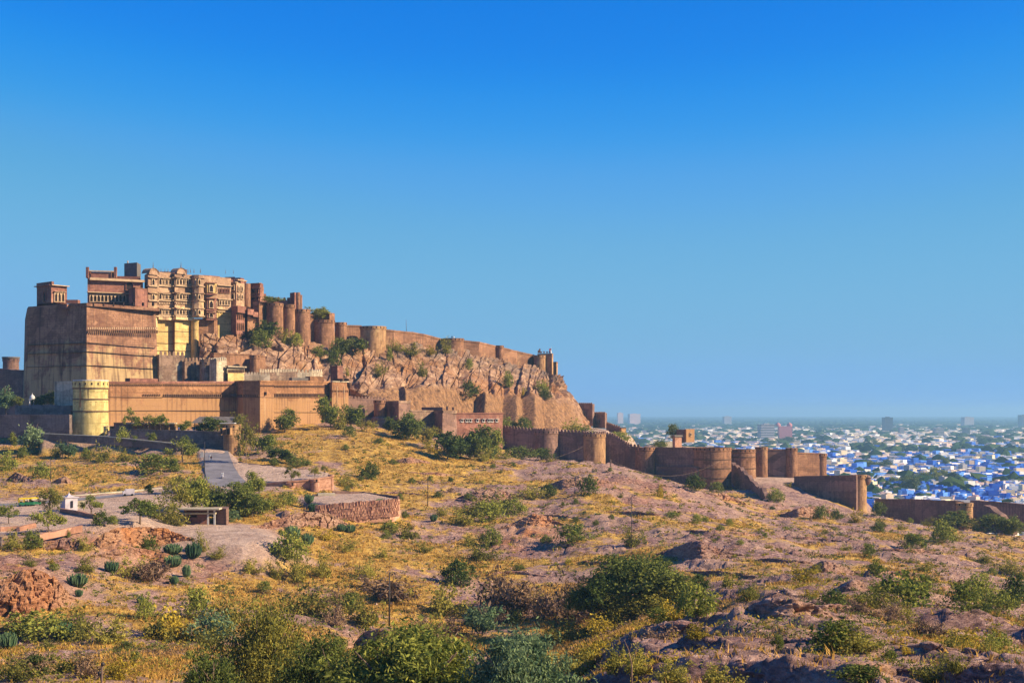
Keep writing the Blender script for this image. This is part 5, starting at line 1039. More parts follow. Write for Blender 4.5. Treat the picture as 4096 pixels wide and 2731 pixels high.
# two stone terraces below the road
wall('terrace_retaining_wall', 'pink stone front of the upper terrace with round buttresses', [(1040, 369.6, 1935, 1995), (1150, 368.6, 1926, 1995), (1255, 371, 1917, 1990), (1324, 375, 1906, 1980)], M_pink, thick=0.7, jag=0.08, cope=(0, 0.2))
BG = 'round buttresses of the upper terrace'
for x0, x1, pt, pb, Y, lb in ((1145, 1181, 1931, 1995, 368.2, 'left round buttress of the pink terrace front'), (1243, 1276, 1917, 1990, 370.6, 'middle round buttress of the pink terrace front'), (1316, 1334, 1898, 1980, 376, 'slim round buttress at the corner of the pink terrace')):
    rtower('terrace_buttress', lb, x0, x1, Y, pt, pb, M_pink, BG, bat=0.12, cat='buttress', par=0.5)
wall('terrace_parapet', 'low dark parapet along the back of the upper terrace', [(952, 416, 1845, 1860), (985, 413, 1853, 1866), (1055, 409, 1858, 1872), (1180, 403, 1874, 1886), (1310, 396, 1889, 1903)], M_dusk, thick=0.5, jag=0.1)
wall('terrace_parapet', 'low dark parapet along the back of the lower terrace', [(1332, 369, 1962, 1975), (1450, 372, 1966, 1978), (1590, 349, 1985, 1998)], M_dusk, thick=0.5, jag=0.08)
t = wall('rubble_retaining_wall', 'rubble stone front of the lower terrace with upright stones', [(1262, 330.6, 2022, 2095), (1420, 333.5, 2008, 2092), (1560, 337.6, 1998, 2088), (1600, 345, 1994, 2080)], M_pink, thick=0.8, jag=0.1)
sm = []
for k in range(5):
    b = MB(); r = np.random.default_rng(k); c8 = [(-.5, -.5, -.5), (.5, -.5, -.5), (.5, .5, -.5), (-.5, .5, -.5), (-.4, -.4, .5), (.4, -.4, .5), (.4, .4, .5), (-.4, .4, .5)]
    b.add([tuple(np.array(q) + r.uniform(-.13, .13, 3)) for q in c8], [(3, 2, 1, 0), (4, 5, 6, 7), (0, 1, 5, 4), (1, 2, 6, 5), (2, 3, 7, 6), (3, 0, 4, 7)]); sm.append(b.mesh('stone', [M_pink]))
org = wloc(t)
for a, e, n_ in (((1262, 330.5), (1420, 333.4), 15), ((1420, 333.4), (1560, 337.5), 14), ((1560, 337.5), (1600, 344.9), 5)):
    for i in range(n_):
        for j in range(6):
            u = (i + 0.5 + 0.5 * (j % 2) + random.uniform(-.2, .2)) / n_
            px = a[0] + (e[0] - a[0]) * u; Y = a[1] + (e[1] - a[1]) * u; top = 2022 + (1994 - 2022) * (px - 1262) / 332
            if px > 1594: continue
            p = at(px, top + 6 + j * 11.5 + random.uniform(-2, 2), Y)
            s_ = put('stone', random.choice(sm), t, p - org, random.uniform(-.3, .3)); s_.scale = (0.52 + 0.2 * random.random(), 0.35 + 0.35 * random.random(), 0.6 + 0.35 * random.random())
t = thing('stone_platform', 'flat pale stone slab lying on the lower terrace', 'slab', flat_pt(3, 1305, 1980)); b = MB(); p = flat_pt(3, 1305, 1980); b.box((p.x, p.y, p.z + 0.25), (4.4, 3.0, 0.5), 0.2); b.build('slab', M_conc, t); b = MB(); b.box((p.x - 2.6, p.y - 0.6, p.z + 0.12), (1.8, 2.2, 0.24), 0.2); b.build('step', M_grey, t)

# the hut with pillars
h0 = hit(830, 2098); t = thing('pillared_hut', 'small brick hut with a pale flat roof and two white pillars', 'hut', h0); Y = h0.y
block(t, 'wall', M_red, [(737, Y), (838, Y + 0.5)], 4, 2056, 2112, Yr=Y); block(t, 'wall', M_dusk, [(856, Y + 1.5), (905, Y), (915, Y + 3)], 5, 2034, 2112, Yr=Y)
ledge(t, 'lintel', M_conc, (737, Y - 0.1), (858, Y - 0.1), 2049, 0.35, 0.6); block(t, 'fascia', M_red, [(735, Y - 0.2), (858, Y - 0.2)], 5, 2034, 2049.5, Yr=Y); ledge(t, 'roof', M_conc, (733, Y - 0.3), (880, Y - 0.3), 2029, 0.35, 2.5)
for px in (832, 858): b = MB(); p = at(px, 2100, Y - 0.5); b.box((p.x, p.y, (zz(2034, Y) + p.z) / 2), (0.34, 0.34, zz(2034, Y) - p.z)); b.build('pillar', M_white, t)
windows(t, (737, Y - 0.02), (838, Y + 0.48), [(772, 2068, 1.6, 0.5)], M_red, kind='flat', d=0.12, fw=0.08)

# parking area: kiosk, planters, small walls
p = flat_pt(0, 276, 2042); t = thing('white_kiosk', 'white box kiosk with a little pointed roof on the parking area', 'kiosk', p)
b = MB(); b.box((p.x, p.y, p.z + 1.45), (2.9, 2.4, 2.9), 0.75); b.build('cabin', M_lav, t); b = MB(); b.box((p.x, p.y, p.z + 2.98), (3.3, 2.8, 0.16), 0.75); b.lathe((p.x, p.y, p.z + 3.06), [(1.3, 0), (0.5, 0.4), (0.15, 0.7), (0, 1.1)], 4, smooth=False, rz=1.53); b.build('roof', M_lav, t)
b = MB(); b.box((p.x + 0.95, p.y - 0.95, p.z + 1.5), (0.5, 0.06, 1.5), 0.75); b.build('notice', M_dkcl, t)
p = flat_pt(0, 318, 2040); t = thing('white_board', 'low pale board standing beside the white kiosk', 'board', p); b = MB(); b.box((p.x, p.y, p.z + 1.3), (2.4, 0.15, 1.7), 0.3); b.build('panel', M_conc, t)
for d_ in (-0.9, 0.9): b = MB(); b.tube([(p.x + d_, p.y, p.z - 0.2), (p.x + d_, p.y, p.z + 1.0)], 0.06); b.build('post', M_iron, t)
PG = 'low stone planter walls of the parking area'
for i, (pa, pb_, lb) in enumerate((((238, 2048), (375, 2074), 'long low stone edge running out from the white kiosk'), ((2, 2125), (72, 2120), 'short stone planter wall at the left edge of the parking area'), ((78, 2124), (146, 2108), 'stone planter wall in the middle of the parking front'), ((160, 2155), (330, 2118), 'long stone planter wall under the leaning parking tree'))):
    A_, B_ = flat_pt(0, *pa), flat_pt(0, *pb_); P_ = lambda v: (v.x / v.y * F + CX, v.y); h_ = 18
    wall('planter_wall', lb, [P_(A_) + (pa[1] - h_, pa[1] + 8), P_(B_) + (pb_[1] - h_, pb_[1] + 8)], M_pink, thick=0.6, jag=0.12, group=PG)
for i, (px, py) in enumerate(((2, 2180), (55, 2172), (112, 2160))):
    p = hit(px, py + 10); t = thing('stone_post', ('stone post at the very left edge', 'middle stone post left of the dark bush', 'stone post rising from the dark bush')[i] + ' below the parking area', 'post', p, 'stone gate posts below the parking area'); b = MB(); b.box((p.x, p.y, p.z + 0.6), (0.55, 0.55, 2.2)); b.build('shaft', M_grey, t); b = MB(); b.box((p.x, p.y, p.z + 1.78), (0.7, 0.7, 0.16)); b.build('cap', M_grey, t)

def rickshaw(px, py, label, rz):
    p = flat_pt(0, px, py); t = thing('auto_rickshaw', label, 'auto rickshaw', p, 'auto rickshaws parked by the kerb', rz)
    def part(nm, m_, f): b = MB(); f(b); o = bpy.data.objects.new(nm, b.mesh(nm, [m_])); COL.objects.link(o); o.parent = t; return o
    part('body', M_grn, lambda b: (b.box((0.1, 0, 0.62), (2.0, 1.25, 0.62)), b.add([(1.1, -.5, .3), (1.1, .5, .3), (1.45, .3, .35), (1.45, -.3, .35), (1.05, -.55, 1.0), (1.05, .55, 1.0), (1.35, .32, .95), (1.35, -.32, .95)], [(0, 3, 7, 4), (3, 2, 6, 7), (2, 1, 5, 6), (4, 7, 6, 5), (0, 1, 2, 3)])))
    part('canopy', M_yel, lambda b: (b.box((-0.1, 0, 1.72), (1.9, 1.3, 0.16)), b.box((-0.98, 0, 1.3), (0.14, 1.3, 0.8)), b.add([(.85, -.65, 1.8), (.85, .65, 1.8), (-1.05, .65, 1.8), (-1.05, -.65, 1.8), (.6, -.45, 1.95), (.6, .45, 1.95), (-.9, .45, 1.95), (-.9, -.45, 1.95)], [(0, 1, 5, 4), (1, 2, 6, 5), (2, 3, 7, 6), (3, 0, 4, 7), (4, 5, 6, 7)])))
    part('windscreen', M_glass, lambda b: b.add([(1.06, -.52, 1.0), (1.06, .52, 1.0), (.86, .52, 1.66), (.86, -.52, 1.66)], [(0, 1, 2, 3)]))
    part('seat', M_blk, lambda b: (b.box((-0.55, 0, 1.02), (0.6, 1.1, 0.2)), b.box((-0.82, 0, 1.25), (0.14, 1.1, 0.5))))
    for x, y in ((1.2, 0), (-0.65, 0.6), (-0.65, -0.6)):
        w_ = part('wheel', M_blk, lambda b: b.lathe((0, 0, 0), [(0.0, -.07), (.22, -.07), (.24, 0), (.22, .07), (0, .07)], 14)); w_.location = (x, y, 0.24); w_.rotation_euler = (math.radians(90), 0, 0)
    for y in (-0.6, 0.6): part('post', M_blk, lambda b: b.tube([(0.3, y, 0.9), (0.25, y, 1.66)], 0.03))
rickshaw(92, 2024, 'leftmost of the three green and yellow auto rickshaws', 0.5); rickshaw(113, 2023, 'middle one of the three green and yellow auto rickshaws', 0.4); rickshaw(138, 2021, 'rightmost of the three green and yellow auto rickshaws', 0.55)
p = flat_pt(0, 514, 1982); t = thing('small_van', 'small pale pink van parked far back on the lane', 'van', p, rz=0.35)
def vpart(nm, m_, f): b = MB(); f(b); o = bpy.data.objects.new(nm, b.mesh(nm, [m_])); COL.objects.link(o); o.parent = t; return o
vpart('body', M_lav, lambda b: (b.box((0.3, 0, 1.05), (2.2, 1.4, 1.3)), b.box((-1.05, 0, 0.75), (0.7, 1.4, 0.7)), b.add([(-.8, -.68, 1.1), (-.8, .68, 1.1), (-1.3, .68, 1.1), (-1.3, -.68, 1.1), (-.8, -.6, 1.65), (-.8, .6, 1.65)], [(0, 4, 3), (1, 2, 5), (3, 4, 5, 2)])))
vpart('windscreen', M_glass, lambda b: b.add([(-1.27, -.55, 1.15), (-1.27, .55, 1.15), (-.87, .5, 1.6), (-.87, -.5, 1.6)], [(0, 3, 2, 1)]))
for x in (-0.9, 0.85):
    for y in (-0.68, 0.68): w_ = vpart('wheel', M_blk, lambda b: b.lathe((0, 0, 0), [(0, -.08), (.26, -.08), (.29, 0), (.26, .08), (0, .08)], 14)); w_.location = (x, y, 0.29); w_.rotation_euler = (math.radians(90), 0, 0)

# poles and cables
def pole(px, pt, pb, label, arm=True, r=0.11, gnd=None):
    p = gnd or hit(px, pb); Y = p.y; t = thing('power_pole', label, 'power pole', p, 'power poles on the slope'); top = zz(pt, Y)
    b = MB(); b.tube([(p.x, Y, p.z - 0.5), (p.x + 0.05, Y, top)], [r * 1.25, r * 0.8], 8); b.build('pole', M_iron, t)
    if arm:
        b = MB(); b.tube([(p.x - 0.75, Y, top - 1.1), (p.x - 0.5, Y, top - 1.55), (p.x + 0.5, Y, top - 1.55), (p.x + 0.75, Y, top - 1.1)], 0.05); b.build('crossarm', M_iron, t)
        for d_ in (-0.75, 0.75): b = MB(); b.lathe((p.x + d_, Y, top - 1.15), [(0.05, 0), (0.1, 0.08), (0.05, 0.2), (0.09, 0.3), (0, 0.36)], 8); b.build('insulator', M_grey, t)
    return Vector((p.x, Y, top))
T1 = pole(1557, 2288, 2500, 'tall black power pole with a short crossarm in the dry valley', r=0.13)
T2 = pole(1711, 1905, 2025, 'thin dark power pole right of the rubble terrace'); T3 = pole(2525, 2000, 2195, 'thin pole standing behind the big dark tree', arm=False, r=0.08)
T4 = pole(815, 1765, 1895, 'rusty pole at the left kerb of the climbing road', arm=False, r=0.09, gnd=flat_pt(2, 818, 1896)); T5 = pole(202, 1830, 1925, 'short dark pole on the scrub slope left of the road', arm=False, r=0.07)
p = hit(2443, 1868); t = thing('cable_post', 'pale post on the rock knoll holding the cable', 'post', p); b = MB(); b.tube([(p.x, p.y, p.z - 0.5), (p.x, p.y, zz(1838, p.y))], 0.22); b.build('shaft', M_old, t); b = MB(); b.box((p.x, p.y, zz(1837, p.y)), (0.6, 0.6, 0.2)); b.build('cap', M_old, t); top = Vector((p.x, p.y, zz(1838, p.y)))
def cable(name, label, a, b_, sag, r=0.045, mat=None):
    b = MB(); n = 24; b.tube([a + (b_ - a) * (i / n) - Vector((0, 0, sag * 4 * (i / n) * (1 - i / n))) for i in range(n + 1)], r, 4); return tag(b.build(name, mat or M_kerb), label, 'cable', kind='thing')
cable('zip_cable', 'sagging pale cable from the knoll post to the thick lit tower', top, at(2880, 1842, 570), 6.0, 0.035, M_old); cable('zip_cable', 'pale cable slanting up the shadowed wall left of the knoll', at(2195, 1838, 560), at(2335, 1785, 575), 0.4, 0.035, M_old)
cable('power_line', 'thin wire from the left edge to the rusty pole', at(-200, 1952, 330), T4 - Vector((0, 0, 0.3)), 1.2, 0.02, M_iron)
# foreground post with two dark seed heads and a bare branch
p = hit(403, 2735, 40, 200); p = at(405, 2760, 95); t = thing('agave_stalk', 'dry stalk with two round dark heads at the bottom edge', 'stalk', p)
b = MB(); b.tube([(p.x, p.y, p.z - 2.0), (p.x + 0.05, p.y, zz(2655, 95))], [0.10, 0.07], 6); b.build('stem', M_old, t)
for px, py in ((411, 2655), (398, 2690)): b = MB(); b.lathe(at(px, py, 95), [(0.02, -0.16), (0.13, -0.06), (0.13, 0.06), (0.02, 0.16)], 10); b.build('seed_head', M_iron, t)
b = MB(); b.tube([at(405, 2720, 95), at(398, 2695, 95)], 0.05, 5); b.build('side_stem', M_old, t)

# ------------------------------------------------------------------ people (tiny in the photograph)
def person_mesh(pose, cloth, legs):
    v = [(0, 0, .95), (0, 0, 1.2), (0, 0, 1.42), (0, 0, 1.52), (0, -.01, 1.66), (.09, 0, .90), (.11, 0, .50), (.11, .01, .07), (.11, -.12, .04), (-.09, 0, .90), (-.12, -.04, .50), (-.12, 0, .07), (-.12, -.13, .04), (.19, 0, 1.40), (.25, 0, 1.12), (.26, -.06, .86), (-.19, 0, 1.40), (-.25, 0, 1.12), (-.26, -.06, .86)]
    r = [.15, .14, .15, .06, .105, .10, .075, .05, .045, .10, .075, .05, .045, .07, .05, .035, .07, .05, .035]
    e = [(0, 1), (1, 2), (2, 3), (3, 4), (0, 5), (5, 6), (6, 7), (7, 8), (0, 9), (9, 10), (10, 11), (11, 12), (2, 13), (13, 14), (14, 15), (2, 16), (16, 17), (17, 18)]
    if pose == 'walk': v[6] = (.11, -.14, .52); v[7] = (.11, -.05, .1); v[8] = (.11, -.18, .06); v[10] = (-.12, .08, .50); v[11] = (-.12, .28, .12); v[12] = (-.12, .18, .05); v[15] = (.26, .14, .88); v[18] = (-.26, -.2, .9)
    if pose == 'ride': v[6] = (.16, -.42, .86); v[7] = (.15, -.35, .42); v[8] = (.15, -.48, .40); v[10] = (-.16, -.42, .86); v[11] = (-.15, -.35, .42); v[12] = (-.15, -.48, .40); v[14] = (.28, -.2, 1.2); v[15] = (.22, -.5, 1.15); v[17] = (-.28, -.2, 1.2); v[18] = (-.22, -.5, 1.15)
    me = bpy.data.meshes.new('person'); me.from_pydata(v, e, []); o = bpy.data.objects.new('tmp', me); COL.objects.link(o)
    m_ = o.modifiers.new('s', 'SKIN'); 
    for i, d_ in enumerate(me.skin_vertices[0].data): d_.radius = (r[i], r[i]); d_.use_root = (i == 0)
    s_ = o.modifiers.new('d', 'SUBSURF'); s_.levels = 1; s_.render_levels = 1
    dg = bpy.context.evaluated_depsgraph_get(); out = bpy.data.meshes.new_from_object(o.evaluated_get(dg)); bpy.data.objects.remove(o)
    for m2 in (cloth, legs, M_skin, M_blk): out.materials.append(m2)
    for p_ in out.polygons:
        c_ = p_.center; p_.use_smooth = True
        p_.material_index = 3 if c_.z > 1.70 else 2 if (c_.z > 1.50 or (abs(c_.x) > .2 and c_.z < .95 and pose != 'ride') or c_.z < .07) else 1 if c_.z < .9 else 0
    return out
P_w, P_b, P_r, P_d = person_mesh('stand', M_cloth, M_cloth), person_mesh('walk', M_blue, M_dkcl), person_mesh('walk', M_redc, M_cloth), person_mesh('stand', M_dkcl, M_dkcl)
def person(me, p, rz, label, group=None): o = put('person', me, None, p, rz); return tag(o, label, 'person', group, 'thing')
VG = 'white clad visitors on the entrance terrace'
for i, px in enumerate((774, 782, 791, 797, 806, 828)):
    q = flat_pt(4, px, 1726); person(P_w, q, random.uniform(-2, 2), 'person in white clothes standing in the group on the entrance terrace' if i < 5 else 'person in white clothes standing apart right of the terrace group', VG if i < 5 else None)
person(P_b, flat_pt(4, 715, 1728), 0.6, 'person in blue walking by the end of the arcade')
person(P_r, flat_pt(2, 844, 1845), 0.3, 'person in red and white walking at the left edge of the road'); person(P_w, flat_pt(2, 838, 1838), -0.4, 'person in white at the roadside behind the one in red')
person(P_d, at(1808, 1357, 658), 0, 'person in dark clothes on the roof of the low round rampart tower', None); person(P_w, at(1816, 1358, 658.4), 0.5, 'person in white on the roof of the low round rampart tower')
q = flat_pt(2, 890, 1912); t = thing('motor_scooter', 'white motor scooter ridden down the climbing road', 'scooter', q)
b = MB(); b.box((q.x, q.y + 0.1, q.z + 0.62), (0.34, 0.9, 0.36)); b.box((q.x, q.y - 0.62, q.z + 0.6), (0.4, 0.1, 0.75)); b.box((q.x, q.y - 0.3, q.z + 0.35), (0.3, 0.7, 0.14)); b.build('body', M_lav, t); b = MB(); b.tube([(q.x - .3, q.y - .6, q.z + 1.1), (q.x + .3, q.y - .6, q.z + 1.1)], 0.03); b.build('handlebar', M_iron, t)
for dy in (-0.68, 0.5): b = MB(); vs = [(q.x - .05 + .1 * (k % 2), q.y + dy + .23 * math.cos(math.pi * (k // 2) / 7), q.z + .24 + .23 * math.sin(math.pi * (k // 2) / 7)) for k in range(28)]; b.add(vs, [(2 * k, 2 * k + 1, (2 * k + 3) % 28, (2 * k + 2) % 28) for k in range(14)] + [tuple(range(0, 28, 2)), tuple(range(1, 28, 2))[::-1]]); b.build('wheel', M_blk, t)
person(person_mesh('ride', M_cloth, M_cloth), q + Vector((0, 0.15, 0.05)), 0, 'person in white riding the motor scooter down the road')
q = flat_pt(2, 808, 1838); t = thing('notice_board', 'white square notice board at the roadside', 'sign', q); b = MB(); b.box((q.x, q.y, q.z + 1.5), (1.0, 0.08, 1.5)); b.build('panel', M_white, t)
for d_ in (-0.35, 0.35): b = MB(); b.tube([(q.x + d_, q.y + 0.06, q.z - 0.1), (q.x + d_, q.y + 0.06, q.z + 1.6)], 0.05); b.build('post', M_iron, t)

# the little green pool beside the big tree
m_, nt, out = nmat('still green water'); finish(nt, out, (0.012, 0.035, 0.018), 0.12, noise(nt, nt.nodes.new('ShaderNodeNewGeometry').outputs['Position'], 2.0, 3, 0.5), 0.15, 0.05, spec=0.5)
b = MB(); Pq = [flat_pt(-2, *q) for q in ((2832, 2434), (2905, 2434), (2914, 2426), (2908, 2419), (2836, 2419), (2824, 2427))]; b.add([(p.x, p.y, p.z + 0.05) for p in Pq], [tuple(range(6))]); tag(b.build('pool_water', m_), 'small dark green pool below the big tree', kind='structure')
wall('pool_wall', 'low concrete wall behind the small green pool', [(2812, 204.2, 2398, 2425), (2880, 203.6, 2402, 2425), (2942, 201.5, 2412, 2432)], M_conc, thick=1.2, jag=0.03)
# ------------------------------------------------------------------ vegetation
L_green = leafmat('green leaves', (0.092, 0.125, 0.030), (0.34, 0.345, 0.070)); L_dark = leafmat('dark leaves', (0.055, 0.085, 0.026), (0.215, 0.235, 0.055)); L_olive = leafmat('olive leaves', (0.128, 0.132, 0.034), (0.403, 0.348, 0.071))
L_yell = leafmat('yellow green leaves', (0.232, 0.183, 0.027), (0.561, 0.415, 0.055)); L_dry = leafmat('dry twigs', (0.133, 0.085, 0.056), (0.371, 0.248, 0.150), 0.15); L_euph = leafmat('succulent stems', (0.039, 0.088, 0.050), (0.150, 0.221, 0.098), 0.05)
L_grey = leafmat('grey green leaves', (0.088, 0.150, 0.079), (0.283, 0.354, 0.160)); L_gold = leafmat('golden dry grass', (0.329, 0.189, 0.049), (0.732, 0.445, 0.116), 0.25); M_bark = plain('bark', (0.150, 0.106, 0.074), 0.95, 0.35, 3)

def leaves(cent, size, rng, up=0.35, asp=1.0):
    """one leaf quad per centre, random tilt"""
    n = len(cent); a = rng.normal(size=(n, 3)); a[:, 2] += up; a /= np.linalg.norm(a, axis=1, keepdims=True)
    t = np.cross(a, rng.normal(size=(n, 3))); t /= np.linalg.norm(t, axis=1, keepdims=True) + 1e-9; b = np.cross(a, t)
    s = size * (0.6 + 0.8 * rng.random((n, 1))); t = t * s * asp; b = b * s
    co = np.stack([cent - t, cent - b * 0.6, cent + t, cent + b * 0.6], 1).reshape(-1, 3)
    return co, np.arange(4 * n).reshape(-1, 4)
def crown_mesh(name, mat, seed, n_cl, per, size, shape='dome', cl_r=0.2, asp=1.0, twigs=0):
    """foliage in a unit crown (radius 1, foot at z=0): clumps through the volume, gaps between them"""
    rng = np.random.default_rng(seed); ns = max(9, n_cl // 4)
    if shape == 'dome':      # stems spread from the foot; leaf sprays sit along their outer parts, so the outline is ragged
        u = rng.random(ns) * 2 * np.pi; tl = np.arccos(rng.uniform(0.12, 1.0, ns)); ln = rng.uniform(0.62, 1.22, ns)
        D = np.c_[np.cos(u) * np.sin(tl), np.sin(u) * np.sin(tl), np.cos(tl) * 0.95 + 0.05]; j = rng.integers(0, ns, n_cl); tt = rng.random(n_cl) ** 0.55
        C = D[j] * (ln[j] * tt)[:, None] + rng.normal(size=(n_cl, 3)) * 0.11 * (0.4 + tt)[:, None]; C[:, 2] = np.abs(C[:, 2]) + 0.04
    elif shape == 'full':    # closed leafy dome with a broken edge
        u = rng.random(n_cl) * 2 * np.pi; r = np.sqrt(rng.random(n_cl)); z = rng.random(n_cl) ** 0.8; lob = 1 + 0.16 * np.sin(3 * u + seed) + 0.10 * np.sin(7 * u + 2 * seed)
        rr = r * np.sqrt(np.clip(1 - (z * 0.95) ** 2, 0.05, 1)) * (0.80 + 0.32 * rng.random(n_cl)) * lob; C = np.c_[rr * np.cos(u), rr * np.sin(u), z * (0.86 + 0.16 * np.cos(4 * u + seed)) + 0.06]
    elif shape == 'ball':    # a few big boughs, each a group of clumps
        nb_ = max(12, n_cl // 4); v = rng.normal(size=(nb_, 3)); v /= np.linalg.norm(v, axis=1, keepdims=True); Bc = v * (rng.random((nb_, 1)) ** 0.45) * rng.uniform(0.55, 0.98, (nb_, 1)); j = rng.integers(0, nb_, n_cl)
        C = Bc[j] + rng.normal(size=(n_cl, 3)) * 0.20; C[:, 2] = C[:, 2] * 0.8 + 0.82
    else:   # umbrella
        nb_ = max(8, n_cl // 6); u = rng.random(nb_) * 2 * np.pi; r = np.sqrt(rng.random(nb_)) * 0.95; j = rng.integers(0, nb_, n_cl)
        Bc = np.c_[r * np.cos(u), r * np.sin(u), 0.50 * (1 - r ** 2) + 0.16 + 0.12 * rng.normal(size=nb_)]; C = Bc[j] + rng.normal(size=(n_cl, 3)) * np.array([0.17, 0.17, 0.09])
    k = rng.integers(0, n_cl, n_cl * per); cr = cl_r * (0.35 + 1.1 * rng.random(n_cl))
    P_ = C[k] + rng.normal(size=(len(k), 3)) * cr[k][:, None] * np.array([1, 1, 0.75]) * 0.6; P_[:, 2] = np.maximum(P_[:, 2], 0.01)
    co, f = leaves(P_, size, rng, asp=asp)
    if twigs:
        a = np.c_[rng.normal(size=(twigs, 2)) * 0.12, np.zeros(twigs)]; e = C[rng.integers(0, n_cl, twigs)] * (0.9 + 0.25 * rng.random((twigs, 1))); w = np.cross(e - a, rng.normal(size=(twigs, 3))); w /= np.linalg.norm(w, axis=1, keepdims=True) + 1e-9
        tc = np.stack([a - w * 0.012, a + w * 0.012, e + w * 0.005, e - w * 0.005], 1).reshape(-1, 3); f = np.r_[f, np.arange(4 * twigs).reshape(-1, 4) + len(co)]; co = np.r_[co, tc]
    return np_mesh(name, co, f, [mat])
def euph_mesh(seed):
    rng = np.random.default_rng(seed); b = MB()
    for i in range(120):
        u = rng.random() * 2 * math.pi; r = math.sqrt(rng.random()) * 0.9; hgt = (0.55 + 0.5 * math.sqrt(max(0, 1 - r * r))) * (0.8 + 0.3 * rng.random())
        x, y = r * math.cos(u), r * math.sin(u); b.tube([(x * 0.35, y * 0.35, 0), (x * 0.85, y * 0.85, hgt * 0.45), (x, y, hgt)], [0.035, 0.05, 0.03], 4, smooth=False)
    return b.mesh('euphorbia', [L_euph], uv=False)
def trunk_mesh(seed, h, spread, r, nb=5):
    rng = np.random.default_rng(seed); b = MB(); p = [Vector((0, 0, -0.3)), Vector((rng.normal() * .08 * h, rng.normal() * .08 * h, h * .35)), Vector((rng.normal() * .1 * h, rng.normal() * .1 * h, h * .6))]
    b.tube(p, [r, r * .8, r * .6], 7)
    for i in range(nb):
        u = 2 * math.pi * (i + rng.random() * .6) / nb; e = Vector((math.cos(u) * spread * (.5 + .5 * rng.random()), math.sin(u) * spread * (.5 + .5 * rng.random()), h * (.85 + .35 * rng.random()))); s_ = p[1 + (i % 2)]
        m_ = (s_ + e) / 2 + Vector((0, 0, h * .06)); b.tube([s_, m_, e], [r * .5, r * .33, r * .12], 5)
        e2 = m_ + Vector((rng.normal() * spread * .3, rng.normal() * spread * .3, h * .3)); b.tube([m_, e2], [r * .25, r * .08], 4)
    return b.mesh('trunk', [M_bark], uv=False)

def fam(name, mat, n, **kw): return [crown_mesh(name, mat, 100 * n + k, **kw) for k in range(3)]
SH = {
 'g': fam('shrub', L_green, 1, n_cl=46, per=34, size=0.060, cl_r=0.24, twigs=30, shape='full'), 'd': fam('shrub', L_dark, 2, n_cl=46, per=38, size=0.060, cl_r=0.24, twigs=30, shape='full'),
 'o': fam('shrub', L_olive, 3, n_cl=44, per=32, size=0.052, cl_r=0.24, twigs=60), 'y': fam('shrub', L_yell, 4, n_cl=40, per=30, size=0.055, cl_r=0.24, twigs=40),
 'b': fam('shrub', L_dry, 5, n_cl=50, per=30, size=0.042, cl_r=0.24, asp=1.8, twigs=160), 'e': [euph_mesh(k) for k in range(3)],
 'w': fam('shrub', L_grey, 6, n_cl=44, per=34, size=0.058, cl_r=0.24, twigs=30, shape='full')}
CR = {'g': fam('crown', L_green, 11, n_cl=60, per=62, size=0.064, shape='ball', cl_r=0.22), 'd': fam('crown', L_dark, 12, n_cl=60, per=62, size=0.064, shape='ball', cl_r=0.22), 'o': fam('crown', L_olive, 13, n_cl=52, per=40, size=0.05, shape='ball', cl_r=0.22),
      'u': fam('crown', L_green, 14, n_cl=60, per=38, size=0.05, shape='umb', cl_r=0.17), 'v': fam('crown', L_olive, 15, n_cl=60, per=34, size=0.048, shape='umb', cl_r=0.17), 'w': fam('crown', L_grey, 16, n_cl=56, per=62, size=0.064, shape='ball', cl_r=0.22)}
TRK = [trunk_mesh(k, 1.0, 0.55, 0.055) for k in range(4)]
WORD = {'g': 'green leafy', 'd': 'dark green', 'o': 'olive green twiggy', 'y': 'yellow green', 'b': 'dry brown leafless', 'e': 'dark upright succulent', 'w': 'grey green', 'u': 'umbrella shaped green', 'v': 'umbrella shaped olive'}
def where(px, py):
    """a short phrase for the place, by things one can find in the picture"""
    if py > 2560: return 'near the dry stalk' if px < 800 else 'at the bottom edge' if px < 2300 else 'on the lowest rock slabs'
    if py > 2330: return 'below the left orange rocks' if px < 700 else 'left of the black pole' if px < 1555 else 'right of the black pole' if px < 2270 else 'beside the big tree' if px < 2900 else 'on the lower right slabs'
    if py > 2110: return 'below the parking area' if px < 800 else 'below the rubble terrace' if px < 1700 else 'uphill of the big tree' if px < 2700 else 'below the low fort wall' if px < 3500 else 'below the tower stub'
    if py > 1960: return 'around the parking area' if px < 660 else 'around the pillared hut' if px < 1100 else 'near the rubble terrace' if px < 1700 else 'on the rock knoll' if px < 2700 else 'in the gully' if px < 3450 else 'before the blue houses'
    if py > 1740: return 'below the ramp wall' if px < 780 else 'beside the climbing road' if px < 1330 else 'on the golden hill' if px < 1760 else 'under the shadowed wall'
    return 'below the yellow tower' if px < 800 else 'against the lower fort walls'
VN = {}; AUTO = []
